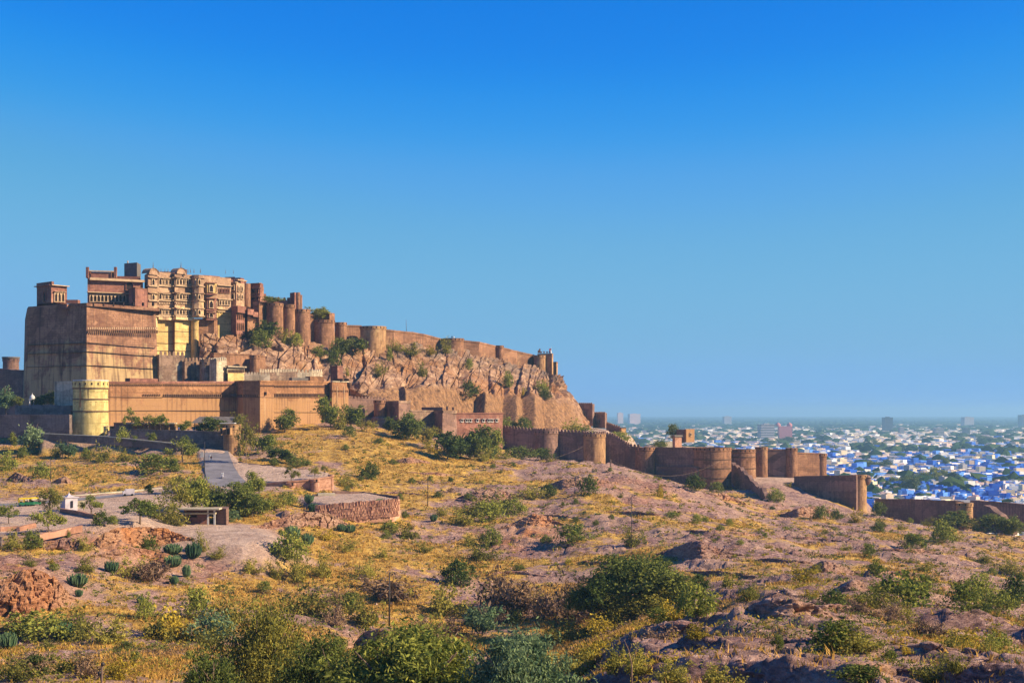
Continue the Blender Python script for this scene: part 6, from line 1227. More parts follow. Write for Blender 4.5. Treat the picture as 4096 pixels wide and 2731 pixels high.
def plant(px, py, w, h, kind, tree=False, pos=None, trunk=0.35, label=None, crown_w=None):
    trunk = trunk if kind in 'uv' else 0.10; p = pos or hit(px, py); Y = p.y; r = w / 2 / F * Y; H = h / F * Y; i = VN.get(kind, 0); VN[kind] = i + 1
    size = 'tiny' if w < 24 else 'small' if w < 45 else 'middle sized' if w < 90 else 'broad' if w < 180 else 'huge'
    rz = random.uniform(0, 6.28); grp = None
    lb = label or f"{size} {WORD[kind]} {'tree' if tree else 'bush'} {where(px, py)}"
    if not tree:
        k_ = 1.5 if (py > 2300 and kind != 'e' and not label) else 1.3; r *= k_; H *= k_ * 0.92
        o = put('bush' if kind != 'e' else 'succulent_bush', SH[kind][i % 3], None, p - Vector((0, 0, 0.05 * H)), rz, (r, r, H * 0.95))
        AUTO.append((o, px, lb)) if not label else None; return tag(o, lb, 'bush', None, 'thing')
    t = thing('tree', lb, 'tree', p, None, rz); AUTO.append((t, px, lb)) if not label else None
    th = H * trunk; put('trunk', TRK[i % 4], t, (0, 0, 0), 0, (r, r, H * 0.8)); ch = H - th
    um = kind in 'uv'; r *= 1.08 if um else 1.22; put('crown', CR[kind][i % 3], t, (0, 0, th if um else th - 0.05 * H), 0, (r, r, ch / (0.95 if um else 1.65)))
    return t
T = True
# px, py of the foot, width, height (photograph pixels), kind, tree?
PL = [
 (128, 1815, 95, 140, 'w', T), (275, 1834, 66, 78, 'w', T), (57, 1792, 34, 64, 'g', T), (345, 1835, 40, 36, 'g'), (398, 1846, 82, 62, 'o'), (490, 1808, 48, 50, 'g'), (540, 1806, 26, 30, 'g'), (606, 1796, 36, 52, 'g', T), (730, 1852, 122, 92, 'u', T), (165, 1908, 72, 52, 'g'), (618, 1890, 130, 58, 'd'), (690, 1888, 62, 44, 'g'), (30, 1880, 70, 60, 'g'), (232, 1830, 60, 50, 'o'), (90, 1830, 40, 36, 'd'), (500, 1845, 70, 44, 'o'), (740, 1815, 50, 40, 'g'),
 (198, 2062, 96, 140, 'o', T), (197, 2140, 122, 108, 'u', T), (365, 2058, 96, 66, 'u', T), (35, 2094, 82, 84, 'u', T), (560, 2098, 156, 110, 'u', T), (405, 2104, 72, 46, 'd'), (597, 1974, 34, 42, 'd', T), (640, 2080, 110, 80, 'o'), (455, 2100, 40, 26, 'g'), (60, 2196, 90, 60, 'o'), (132, 2200, 74, 60, 'd'), (265, 2157, 28, 28, 'g'), (330, 2204, 56, 54, 'o'),
 (700, 2050, 110, 150, 'o', T), (760, 2065, 120, 170, 'g', T), (830, 2050, 110, 140, 'o', T), (880, 2060, 120, 130, 'd', T), (940, 2070, 120, 120, 'd', T), (1000, 2070, 110, 100, 'd', T), (1050, 2060, 110, 80, 'g', T), (720, 1975, 90, 90, 'o', T), (800, 2000, 80, 70, 'g', T), (960, 2010, 100, 90, 'g', T), (1030, 1985, 84, 100, 'g', T), (690, 2100, 80, 60, 'o'), (1090, 2030, 90, 50, 'o'), (1150, 2020, 80, 44, 'g'), (930, 2085, 60, 36, 'w'),
 (985, 1852, 70, 205, 'o', T), (1050, 1818, 90, 88, 'g', T), (1116, 1852, 90, 76, 'd', T), (1180, 1868, 62, 30, 'd'), (1140, 1732, 96, 96, 'g', T), (1085, 1800, 60, 60, 'o', T), (930, 1805, 42, 34, 'g'), (1095, 1862, 36, 26, 'd'), (1225, 1862, 40, 22, 'g'), (1160, 1855, 44, 44, 'd', T),
 (1325, 1714, 92, 126, 'g', T), (1404, 1712, 96, 98, 'g', T), (1300, 1690, 50, 60, 'g', T), (1360, 1720, 60, 60, 'o'), (1395, 1748, 50, 36, 'd'), (1470, 1730, 60, 60, 'o', T),
 (1165, 1932, 66, 58, 'v', T), (1258, 1920, 46, 56, 'v', T), (1296, 1905, 30, 44, 'v', T), (1475, 1914, 72, 52, 'd'), (1442, 1922, 26, 15, 'd'), (1386, 1950, 60, 42, 'o'),
 (1625, 1762, 120, 112, 'd', T), (1668, 1756, 80, 104, 'g', T), (1712, 1796, 100, 96, 'o', T), (1790, 1836, 130, 112, 'd', T), (1845, 1836, 110, 100, 'g', T), (1880, 1840, 110, 120, 'd', T), (1915, 1836, 120, 140, 'd', T), (1962, 1834, 84, 130, 'g', T), (1925, 1844, 70, 50, 'o'), (1740, 1812, 50, 50, 'y'), (1560, 1738, 60, 70, 'd', T), (2080, 1835, 120, 40, 'd'), (2170, 1836, 90, 34, 'd'), (1990, 1836, 80, 34, 'o'),
 (1650, 1932, 28, 18, 'd'), (1570, 1856, 24, 17, 'd'), (1745, 1838, 24, 18, 'd'), (1516, 1772, 36, 18, 'd'), (1752, 1990, 34, 20, 'd'), (1870, 2002, 30, 19, 'd'), (1803, 1928, 22, 16, 'd'), (1720, 1924, 20, 17, 'd'), (1600, 2002, 26, 22, 'd'), (1522, 2082, 38, 24, 'e'), (1622, 2072, 30, 22, 'd'), (1735, 2084, 28, 24, 'e'), (1955, 1816, 18, 14, 'd'), (1970, 1876, 20, 15, 'd'), (2054, 1866, 20, 15, 'd'),
 (1900, 2062, 150, 64, 'o'), (2010, 2024, 112, 52, 'o'), (1960, 2084, 130, 60, 'g'), (2130, 1994, 104, 50, 'o'), (2196, 1990, 60, 44, 'd'), (2060, 2050, 90, 44, 'g'), (1850, 2096, 120, 50, 'o'), (1780, 2060, 60, 34, 'o'),
 (2356, 1980, 70, 56, 'd'), (2440, 1886, 20, 14, 'd'), (2360, 1916, 22, 16, 'd'), (2302, 2016, 22, 16, 'd'), (2252, 2024, 18, 14, 'd'), (2446, 2082, 22, 16, 'd'), (2305, 2092, 26, 18, 'd'), (2382, 2102, 26, 18, 'd'), (2640, 1992, 36, 46, 'y'), (2690, 2070, 60, 22, 'g'), (2786, 2094, 40, 30, 'g'), (2600, 2060, 30, 18, 'o'), (2480, 1990, 30, 16, 'o'),
 (2780, 1966, 74, 52, 'd'), (2866, 1968, 52, 34, 'd'), (3100, 2010, 62, 44, 'g'), (3282, 2074, 58, 42, 'd'), (3346, 2078, 48, 32, 'd'), (3422, 2092, 64, 48, 'y'), (2822, 2088, 28, 20, 'g'), (2916, 2104, 32, 22, 'g'), (3160, 1950, 34, 22, 'y'),
 (3512, 2036, 52, 42, 'd'), (3640, 2048, 24, 16, 'g'), (3762, 2090, 62, 38, 'o'), (3702, 2074, 36, 22, 'o'), (3828, 2030, 136, 76, 'd', T), (3520, 2110, 50, 32, 'o'), (3980, 2080, 110, 90, 'd', T), (4050, 2060, 90, 80, 'd', T), (3600, 2120, 44, 24, 'o'), (3900, 2120, 80, 34, 'o'),
 (600, 2206, 58, 58, 'g'), (690, 2216, 70, 36, 'e'), (772, 2232, 62, 54, 'e'), (690, 2270, 66, 40, 'e'), (746, 2308, 34, 44, 'e'), (446, 2290, 54, 40, 'e'), (350, 2290, 92, 52, 'o'), (520, 2302, 90, 60, 'o'), (585, 2320, 150, 76, 'b'), (696, 2336, 36, 28, 'e'), (312, 2352, 76, 44, 'e'), (316, 2386, 30, 24, 'e'), (216, 2280, 42, 20, 'g'), (560, 2414, 26, 24, 'e'), (800, 2200, 50, 70, 'o'), (870, 2240, 70, 40, 'o'), (990, 2290, 90, 50, 'o'), (580, 2470, 60, 70, 'g'),
 (250, 2560, 92, 64, 'e'), (32, 2596, 66, 56, 'e'), (150, 2556, 210, 84, 'g'), (330, 2556, 130, 90, 'o'), (450, 2570, 150, 70, 'o'), (600, 2556, 130, 80, 'o'), (700, 2556, 170, 96, 'y'), (785, 2470, 96, 84, 'g'), (900, 2500, 120, 90, 'o'), (850, 2570, 160, 90, 'w'), (60, 2540, 120, 60, 'o'), (240, 2690, 130, 70, 'o'), (120, 2690, 130, 60, 'b'), (470, 2720, 110, 70, 'y'), (340, 2710, 90, 60, 'b'), (60, 2720, 120, 70, 'o'), (180, 2600, 80, 30, 'o'), (540, 2640, 40, 26, 'd'),
 (1170, 2152, 58, 44, 'e'), (1230, 2178, 48, 40, 'e'), (1155, 2240, 145, 92, 'g'), (1236, 2014, 36, 28, 'e'), (1255, 2050, 44, 30, 'e'), (1100, 2316, 52, 66, 'o'), (1195, 2318, 90, 76, 'o'), (1282, 2310, 74, 70, 'o'), (1310, 2160, 70, 46, 'y'), (1365, 2130, 36, 26, 'e'), (1400, 2130, 40, 28, 'e'), (1380, 2200, 80, 44, 'o'), (1465, 2316, 76, 56, 'o'), (1635, 2156, 96, 56, 'o'), (1560, 2130, 70, 40, 'g'), (1830, 2330, 110, 64, 'd'), (1570, 2400, 220, 84, 'b'), (1750, 2460, 160, 96, 'o'), (1250, 2460, 160, 96, 'o'), (1350, 2420, 70, 46, 'b'), (1340, 2500, 66, 60, 'b'), (1460, 2500, 116, 84, 'o'), (1400, 2450, 80, 56, 'g'), (1930, 2545, 124, 150, 'w', T), (1995, 2450, 210, 130, 'b'), (1790, 2540, 90, 60, 'b'), (1680, 2540, 90, 50, 'b'), (1060, 2370, 44, 30, 'd'), (1910, 2240, 120, 60, 'o'), (1960, 2190, 80, 60, 'g'), (1880, 2180, 70, 40, 'o'), (1700, 2210, 60, 34, 'o'), (1540, 2230, 60, 40, 'o'),
 (2085, 2450, 110, 110, 'b'), (2190, 2470, 120, 90, 'b'), (2290, 2480, 160, 120, 'b'), (2450, 2500, 150, 80, 'b'), (2295, 2500, 80, 66, 'b'), (2400, 2540, 124, 64, 'y'), (2270, 2566, 136, 70, 'o'), (2160, 2590, 110, 40, 'g'), (2290, 2176, 126, 60, 'g'), (2526, 2190, 84, 64, 'o'), (2182, 2180, 44, 26, 'g'), (2075, 2280, 40, 22, 'g'), (2800, 2360, 64, 44, 'd'), (2905, 2350, 80, 50, 'o'), (3000, 2400, 80, 50, 'o'), (2640, 2500, 90, 44, 'g'), (2780, 2470, 124, 90, 'g'), (2700, 2480, 90, 50, 'y'), (2560, 2700, 110, 70, 'o'), (2450, 2690, 110, 80, 'o'), (2380, 2640, 130, 70, 'y'), (2330, 2700, 120, 70, 'o'), (2680, 2731, 140, 70, 'o'), (2840, 2735, 160, 60, 'o'), (2150, 2420, 60, 40, 'o'),
 (3512, 2128, 46, 32, 'd'), (3655, 2196, 96, 50, 'd'), (3770, 2170, 90, 76, 'g'), (3820, 2160, 60, 40, 'o'), (3475, 2230, 56, 46, 'g'), (3505, 2300, 54, 50, 'g'), (3610, 2420, 200, 100, 'g'), (3655, 2370, 120, 70, 'o'), (3490, 2430, 130, 70, 'o'), (3855, 2440, 110, 70, 'g'), (3920, 2400, 110, 70, 'g'), (3990, 2450, 130, 60, 'g'), (4064, 2430, 90, 90, 'd'), (3340, 2600, 170, 84, 'g'), (3440, 2600, 180, 70, 'o'), (3625, 2622, 46, 28, 'y'), (3560, 2640, 46, 38, 'g'), (3112, 2606, 40, 40, 'd'), (3840, 2690, 90, 60, 'o'), (3740, 2735, 170, 74, 'o'), (3450, 2740, 160, 50, 'd'), (3220, 2330, 110, 50, 'y'), (3260, 2290, 60, 30, 'o'), (3380, 2200, 40, 24, 'o'), (3300, 2140, 30, 20, 'o'), (3700, 2290, 70, 40, 'o'), (3940, 2250, 90, 40, 'o'), (4050, 2300, 100, 60, 'o'), (3560, 2480, 90, 50, 'b'), (3700, 2540, 110, 50, 'b'), (3880, 2560, 120, 50, 'y'), (3990, 2560, 90, 46, 'y'), (2960, 2180, 30, 18, 'g'), (3060, 2150, 26, 16, 'g'), (2720, 2210, 30, 20, 'y'), (2760, 2190, 20, 14, 'y'), (2880, 2120, 30, 18, 'g'),
]
for it in PL: plant(*it)
# trees and bushes growing on the cliff, the terrace and behind the walls
for px, py, w, h, k, tr, lb in (
 (1068, 1372, 110, 96, 'd', T, 'dark leaning tree rooted in the rock below the first round tower'), (1044, 1385, 70, 60, 'g', False, 'green bush at the foot of the leaning rock tree'), (1150, 1372, 70, 50, 'o', False, 'olive bush on the rock below the second round tower'), (1185, 1380, 50, 40, 'g', False, 'green bush on the rock below the third round tower'),
 (1405, 1420, 110, 84, 'd', T, 'dark spreading tree on the cliff before the short rampart stretch'), (1362, 1412, 60, 50, 'd', False, 'dark bush below the slim rampart tower'), (1280, 1425, 60, 34, 'g', False, 'green bush on the slabs below the broad drum bastion'), (1340, 1456, 44, 60, 'g', False, 'upright green bush above the small red pier'), (1392, 1500, 26, 30, 'o', False, 'small olive bush right of the red pier'),
 (1580, 1402, 60, 36, 'o', False, 'olive bush under the left end of the long rampart'), (1650, 1418, 80, 40, 'o', False, 'olive bush on the ledge under the long rampart'), (1720, 1420, 60, 30, 'y', False, 'yellow green bush on the ledge left of the low round tower'), (1560, 1440, 26, 40, 'g', False, 'narrow green bush at the foot of the biggest round tower'), (1790, 1412, 50, 54, 'o', False, 'olive bush before the low round rampart tower'), (1515, 1500, 60, 46, 'o', False, 'olive bush in the cleft below the biggest round tower'), (1690, 1500, 50, 50, 'o', False, 'olive bush in the upper middle of the cliff'),
 (1885, 1585, 70, 50, 'd', False, 'dark bush on the quarry ledge in the middle of the cliff'), (2030, 1545, 44, 50, 'g', False, 'green bush halfway up the right part of the cliff'), (2165, 1570, 50, 44, 'g', False, 'upper green bush below the end tower'), (2180, 1592, 40, 30, 'd', False, 'lower dark bush below the end tower'), (2090, 1580, 24, 26, 'y', False, 'small yellow bush on the right cliff'), (1876, 1475, 30, 34, 'g', False, 'small bush in the cleft right of the low round tower')):
    plant(px, py, w, h, k, tr, pos=on_cliff(px, py), label=lb)
for px, py, Y, w, h, k, lb in ((1270, 1275, 602, 84, 50, 'g', 'round tree showing over the rampart left of the square turret'), (1092, 1216, 584, 70, 34, 'g', 'green shrub before the short crenellated wall'), (25, 1648, 500, 64, 116, 'w', 'pale round tree at the left edge above the garden wall'), (205, 1622, 490, 70, 60, 'd', 'dark bush right of the white domed shrine'), (160, 1632, 488, 60, 50, 'd', 'dark bush at the foot of the white domed shrine'), (75, 1628, 500, 40, 50, 'd', 'dark bush left of the white domed shrine'),
  (523, 1722, 452, 56, 78, 'u', 'small umbrella tree at the left end of the arcade'), (590, 1724, 451, 90, 66, 'u', 'wide umbrella tree before the arcade'), (645, 1724, 451, 60, 76, 'u', 'taller umbrella tree in the middle of the arcade'), (728, 1728, 451, 60, 46, 'g', 'round tree at the right end of the arcade'), (850, 1730, 451, 100, 66, 'd', 'dark leafy tree before the pitched shed roof'), (800, 1730, 453, 50, 40, 'd', 'smaller dark tree left of the pitched shed roof'), (960, 1728, 462, 70, 90, 'o', 'olive tree between the gate tower and the square tower')):
    plant(px, py, w, h, k, T, pos=at(px, py, Y), label=lb)
for px, py, Y, w, h, k, lb in ((2020, 1718, 600, 80, 40, 'g', 'pale green bush at the left end of the terrace under the cliff'), (2090, 1722, 600, 70, 44, 'd', 'dark bush in the shade of the quarried cliff'), (2290, 1735, 596, 90, 50, 'o', 'broad olive bush behind the second outer tower'), (2330, 1736, 610, 70, 34, 'g', 'green bush on the grassy terrace below the tall ruin'), (2480, 1776, 640, 90, 40, 'g', 'green bush hanging over the wall that steps down'), (2690, 1750, 725, 46, 44, 'd', 'dark round tree left of the orange hill houses'), (2640, 1788, 640, 60, 24, 'g', 'low green bush behind the shadowed outer wall')):
    plant(px, py, w, h, k, False, pos=at(px, py, Y), label=lb)

# the big dark tree in the valley: several crowns on one stem
p = hit(2530, 2478); t = thing('tree', 'big dark spreading tree in the middle of the valley', 'tree', p); s_ = p.y / F
big = [crown_mesh('crown', m_, 900 + k, n_cl=130, per=75, size=0.045, shape='ball', cl_r=0.24) for k, m_ in enumerate((L_dark, L_dark, L_olive))]
put('trunk', trunk_mesh(77, 150 * s_, 150 * s_, 16 * s_, 8), t)
for dx, dz, dy, w, h, k in ((20, 60, 0, 330, 200, 0), (-110, 40, -1, 230, 170, 1), (130, 50, -1, 230, 170, 1), (0, 120, 2, 260, 150, 0), (-190, 20, 0, 150, 120, 0), (60, 20, -3, 200, 110, 2), (-60, 10, -4, 170, 100, 2), (190, 15, 1, 130, 110, 1)):
    put('crown', big[k], t, (dx * s_, dy, dz * s_), random.uniform(0, 6), (w / 2 * s_, w / 2 * s_, h / 1.65 * s_))

# foreground trees at the lower edge
def near_tree(px, Y, top, foot_py, w, mat, seed, label, n_cl, per, size, twigs=0, asp=1.4, shape='full'):
    p = at(px, foot_py, Y); t = thing('tree', label, 'tree', p); r = w / 2 / F * Y; H = zz(top, Y) - p.z
    m_ = crown_mesh('crown', mat, seed, n_cl=n_cl, per=per, size=size, shape=shape, cl_r=0.18, asp=asp, twigs=twigs); put('crown', m_, t, (0, 0, 0.12 * H), 0, (r, r, H * 0.84)); put('trunk', trunk_mesh(seed, H * 0.8, r * 0.7, 0.05 * r + 0.05, 7), t)
near_tree(1050, 112, 2442, 2900, 480, L_olive, 501, 'airy olive tree at the bottom edge, left of the dense bushes', 230, 95, 0.017, 420)
near_tree(1640, 88, 2560, 3000, 760, L_green, 502, 'dense glossy green tree in the middle of the bottom edge', 300, 110, 0.018, 60, 1.8)
near_tree(2080, 84, 2575, 3000, 520, L_grey, 503, 'bluish grey green tree at the bottom edge right of the dense one', 260, 110, 0.017, 60, 1.9)
near_tree(1660, 114, 2515, 2900, 560, L_olive, 504, 'olive tree rising behind the dense glossy tree', 220, 80, 0.018, 120)
near_tree(830, 98, 2620, 2950, 330, L_dark, 505, 'small dark tree at the bottom edge left of the airy olive tree', 160, 80, 0.022, 60)
near_tree(1300, 95, 2570, 2950, 420, L_dark, 506, 'dark green tree between the airy and the dense tree', 220, 90, 0.019, 60)
p = at(2527, 2790, 82); t = thing('bare_sapling', 'bare forked sapling at the bottom edge before the rock slabs', 'sapling', p)
b = MB(); b.tube([p, at(2527, 2660, 82), at(2515, 2600, 82), at(2496, 2556, 82)], [0.06, 0.045, 0.03, 0.012], 5); b.build('stem', M_old, t); b = MB(); b.tube([at(2527, 2655, 82), at(2540, 2610, 82), at(2556, 2580, 82)], [0.03, 0.02, 0.01], 4); b.build('branch', M_old, t); b = MB(); b.tube([at(2517, 2605, 82), at(2530, 2570, 82)], [0.02, 0.008], 4); b.build('branch', M_old, t)

# small scattered shrubs nobody would miss singly, but each one its own
rng = np.random.default_rng(5); n = 0
while n < 60:
    px, Y = rng.uniform(-60, 4160), math.exp(rng.uniform(math.log(95), math.log(520))); X = sx(px, Y); g_, r_, f_ = grass_at(np.array([X]), np.array([Y]))
    if f_[0] > 0.02 or (px < 900 and Y > 440) or (px < 2100 and Y > 500): continue
    z = ground_z(X, Y); py = HY - z * F / Y
    if py > 2725 or py < 1700: continue
    k = rng.choice(['d', 'g', 'o', 'o', 'b', 'y']); wm = rng.uniform(1.2, 2.6); plant(px, py, wm / Y * F, wm * rng.uniform(0.45, 0.75) / Y * F, k, False, pos=Vector((X, Y, z))); n += 1

# low scrub nobody could count: one mass
n = 31000; t_ = rng.uniform(-0.42, 0.42, n); Y = np.exp(rng.uniform(math.log(80), math.log(520), n)); X = t_ * Y; g_, r_, f_ = grass_at(X, Y); pxs_ = t_ * F + CX
keep = (f_ < 0.02) & (rng.random(n) < np.clip(0.30 + 0.35 * (g_ - 0.35) + 1.5 * fbm(X / 13, Y / 17, 3, 200) + 0.05 * (pxs_ < 2300) - 0.45 * r_ * (Y < 200), 0.03, 0.9)) & ~((pxs_ < 2100) & (Y > 495)) & ~((pxs_ < 900) & (Y > 436)); X, Y = X[keep], Y[keep]; Z = terrain(X, Y); n = len(X)
per = 26; R_ = 0.3 + 1.3 * rng.random(n) ** 2; k_ = np.repeat(np.arange(n), per); v_ = rng.normal(size=(n * per, 3)); v_ /= np.linalg.norm(v_, axis=1, keepdims=True); v_ *= rng.random((n * per, 1)) ** 0.5; v_[:, 2] = np.abs(v_[:, 2]) * 0.75
v_[:, :2] += 0.25 * np.sin(v_[:, [1, 0]] * 5 + k_[:, None]); cc = np.c_[X[k_], Y[k_], Z[k_]] + v_ * R_[k_][:, None]; co_, f_ = leaves(cc, (0.05 + 0.00036 * cc[:, 1])[:, None], rng, 0.2, 1.3)
pv_ = fbm(X / 24, Y / 30, 2, 210) + 0.16 * rng.normal(size=n); mi = np.repeat(np.select([pv_ < -0.26, pv_ < -0.14, pv_ < 0.08, pv_ < 0.2], [3, 4, 1, 0], 2), per); o = put('low_scrub', np_mesh('low_scrub', co_, f_, [L_green, L_olive, L_yell, L_dry, L_dark], matidx=mi)); tag(o, 'low green and brown scrub dotted over the slopes', kind='stuff')
from collections import defaultdict
same = defaultdict(list)
for o, px, lb in AUTO: same[lb].append((px, o))
ORD = ['first', 'second', 'third', 'fourth', 'fifth', 'sixth', 'seventh', 'eighth', 'ninth', 'tenth', 'eleventh', 'twelfth']
for lb, L in same.items():
    if len(L) == 1: continue
    L.sort(key=lambda q: q[0]); word = lb.replace(' bush ', ' bushes ', 1).replace(' tree ', ' trees ', 1)
    for j, (px, o) in enumerate(L):
        o['group'] = word
        if len(L) == 2: o['label'] = ('left' if j == 0 else 'right') + ' one of two ' + word
        elif len(L) <= 12: o['label'] = ORD[j] + ' from left of the ' + word

# dry grass and rubble: uncounted masses
n = 230000; t_ = rng.uniform(-0.44, 0.44, n); Y = np.exp(rng.uniform(math.log(70), math.log(560), n)); X = t_ * Y; g_, r_, f_ = grass_at(X, Y)
keep = (rng.random(n) < np.clip((g_ - 0.40) * 2.6, 0.02, 1)) & (f_ < 0.05); X, Y = X[keep][:70000], Y[keep][:70000]; Z = terrain(X, Y); n = len(X)
k = 4; bx = np.repeat(X, k); by = np.repeat(Y, k); bz = np.repeat(Z, k); a = rng.random(n * k) * 2 * np.pi; hh = np.repeat(rng.uniform(0.22, 0.60, n), k) * rng.uniform(0.7, 1.2, n * k); w = 0.05 + 0.00022 * by; ln = rng.normal(size=(n * k, 2)) * 0.22; ox = rng.normal(size=(n * k, 2)) * 0.18
v0 = np.c_[bx + ox[:, 0] - np.cos(a) * w, by + ox[:, 1] - np.sin(a) * w, bz - 0.08]; v1 = np.c_[bx + ox[:, 0] + np.cos(a) * w, by + ox[:, 1] + np.sin(a) * w, bz - 0.08]; v2 = np.c_[bx + ox[:, 0] + ln[:, 0], by + ox[:, 1] + ln[:, 1], bz + hh]
o = put('dry_grass', np_mesh('dry_grass', np.stack([v0, v1, v2], 1).reshape(-1, 3), np.arange(3 * n * k).reshape(-1, 3), [L_gold])); tag(o, 'golden dry grass tufts over the slopes', kind='stuff')
def rubble(name, n, seed, y0, y1, mat, label, smin, smax, want):
    rng = np.random.default_rng(seed); t_ = rng.uniform(-0.43, 0.43, n); Y = np.exp(rng.uniform(math.log(y0), math.log(y1), n)); X = t_ * Y; g_, r_, f_ = grass_at(X, Y); keep = (f_ < 0.1) & (rng.random(n) < want(g_, r_)); X, Y = X[keep], Y[keep]; Z = terrain(X, Y); n = len(X)
    oc = np.array([(1, 0, 0), (0, 1, 0), (-1, 0, 0), (0, -1, 0), (0, 0, 1), (0, 0, -1)], float); fc = np.array([(0, 1, 4), (1, 2, 4), (2, 3, 4), (3, 0, 4), (1, 0, 5), (2, 1, 5), (3, 2, 5), (0, 3, 5)])
    s_ = smin + (smax - smin) * rng.random(n) ** 3; s_ = s_ * np.clip(Y / 260, 0.35, 1); V_ = oc[None] * rng.uniform(0.55, 1.25, (n, 6, 3)) + rng.normal(size=(n, 6, 3)) * 0.22; V_ *= s_[:, None, None]; V_[:, :, 2] *= 0.7; a = rng.random(n) * 6.28; x = V_[:, :, 0] * np.cos(a)[:, None] - V_[:, :, 1] * np.sin(a)[:, None]; y = V_[:, :, 0] * np.sin(a)[:, None] + V_[:, :, 1] * np.cos(a)[:, None]
    co = np.stack([x + X[:, None], y + Y[:, None], V_[:, :, 2] + (Z + 0.1 * s_)[:, None]], -1).reshape(-1, 3); o = put(name, np_mesh(name, co, (fc[None] + 6 * np.arange(n)[:, None, None]).reshape(-1, 3), [mat])); tag(o, label, kind='stuff')
M_rub = plain('loose mauve stone', (0.33, 0.22, 0.165), 0.95, 0.4, 0.6); rubble('rubble', 42000, 8, 70, 540, M_rub, 'loose mauve stones scattered over the hillside', 0.08, 0.42, lambda g, r: 0.25 + 0.6 * r)
# ------------------------------------------------------------------ the city on the plain
HOUSE = {'white': (0.84, 0.81, 0.75), 'cream': (0.76, 0.63, 0.42), 'pink': (0.68, 0.50, 0.43), 'tan': (0.55, 0.43, 0.32), 'grey': (0.34, 0.33, 0.34), 'blue': (0.03, 0.12, 0.52), 'pale blue': (0.12, 0.30, 0.74)}
HM = {k: plain(k + ' house wash', v, 0.85, 0.18, 0.15) for k, v in HOUSE.items()}; HK = list(HM); HMATS = [HM[k] for k in HK]
def house_mesh(seed, mat):
    """flat roofed town house on a unit footprint: walls, parapet round a sunken roof"""
    rng = np.random.default_rng(seed); b = MB(); P_ = [(-.5, -.5), (.5, -.5), (.5, .5), (-.5, .5)]; q = 0.46
    b.add([(x, y, -0.4) for x, y in P_] + [(x, y, 1) for x, y in P_] + [(x * 2 * q, y * 2 * q, 1) for x, y in P_] + [(x * 2 * q, y * 2 * q, 0.9) for x, y in P_], [(0, 1, 5, 4), (1, 2, 6, 5), (2, 3, 7, 6), (3, 0, 4, 7), (4, 5, 9, 8), (5, 6, 10, 9), (6, 7, 11, 10), (7, 4, 8, 11), (8, 9, 13, 12), (9, 10, 14, 13), (10, 11, 15, 14), (11, 8, 12, 15), (12, 13, 14, 15)])
    return b.mesh('house', [mat], uv=False)
def room_mesh(mat): b = MB(); b.box((0, 0, 0.5), (1, 1, 1)); b.box((0, 0, 1.04), (1.12, 1.12, 0.08)); return b.mesh('roof_room', [mat], uv=False)
b = MB(); b.box((0, 0, 0.5), (1, 0.12, 1)); W_me = b.mesh('window', [M_open], uv=False)
HME = {k: house_mesh(1, HM[k]) for k in HK}; RME = {k: room_mesh(HM[k]) for k in HK}
rng = np.random.default_rng(21); rows = []
Y = 1010.0
while Y < 9500:
    step = 8.6 + (Y - 1000) * 0.0036; x0, x1 = sx(2250, Y), sx(4700, Y); n = int((x1 - x0) / (step * 1.05))
    for i in range(n): rows.append((x0 + (i + rng.random()) * (x1 - x0) / n, Y + rng.uniform(-.5, .5) * step, step))
    Y += step * 1.15
R = np.array(rows); px = R[:, 0] / R[:, 1] * F + CX; dens = 0.97 * sstep(14000, 5500, R[:, 1]) + 0.10
dn = fbm(R[:, 0] / 420, R[:, 1] / 650, 3, 300); keep = rng.random(len(R)) < dens * sstep(-0.46, -0.20, dn + 0.12 * (R[:, 1] < 2600)); wood = R[~keep]; R = R[keep]; px = px[keep]
bl = sstep(5200, 1500, R[:, 1]) * 0.62 * (0.5 + sstep(-0.15, 0.3, fbm(R[:, 0] / 160, R[:, 1] / 200, 2, 310))); u = rng.random(len(R)); v = rng.random(len(R))
kind = np.where(u < bl, np.where(v < 0.62, 5, 6), np.where(v < 0.30, 0, np.where(v < 0.58, 1, np.where(v < 0.72, 2, np.where(v < 0.90, 3, 4)))))
Wd = R[:, 2] * rng.uniform(0.65, 1.15, len(R)); Dp = R[:, 2] * rng.uniform(0.55, 1.05, len(R)); Ht = rng.uniform(3.5, 10.5, len(R)) * (1 + 0.5 * (rng.random(len(R)) < 0.08)); rot = rng.uniform(-0.1, 0.9, len(R))
lim = np.interp(px, [2380, 2500, 2640, 3300, 3312, 3430, 3475, 3820, 4096], [1720, 1745, 1786, 1790, 1890, 1890, 1985, 1990, 2030]); pyt = HY - (PZ + Ht) * F / R[:, 1]
vis = (pyt < lim) & (px > 2380) & (px < 4110); order = np.argsort(np.where(vis, R[:, 1], 1e9))[:300]; single = np.zeros(len(R), bool); single[order] = True
for c_, i in enumerate(order):
    k = HK[kind[i]]; o = put('house', HME[k], None, (R[i, 0], R[i, 1], PZ), rot[i], (Wd[i], Dp[i], Ht[i])); zone = 'at the near edge of the city' if c_ < 75 else 'in the near rows of the city' if c_ < 180 else 'deeper in the old city'
    lb = f'small flat roofed {k} house {zone}'; tag(o, lb, 'house', f'{k} houses {zone}', 'thing')
    if rng.random() < 0.6: r_ = put('roof_room', RME[k], o, (rng.uniform(-.2, .2), rng.uniform(-.1, .25), 0.9), 0, (rng.uniform(.3, .5), rng.uniform(.3, .5), 2.4 / Ht[i]))
    if c_ < 150:
        for q in range(2 if c_ > 60 else 3): put('window', W_me, o, (-0.3 + 0.3 * q + rng.uniform(-.05, .05), -0.5, rng.uniform(.3, .62)), 0, (1.1 / Wd[i], 0.5 / Dp[i], 1.5 / Ht[i]))
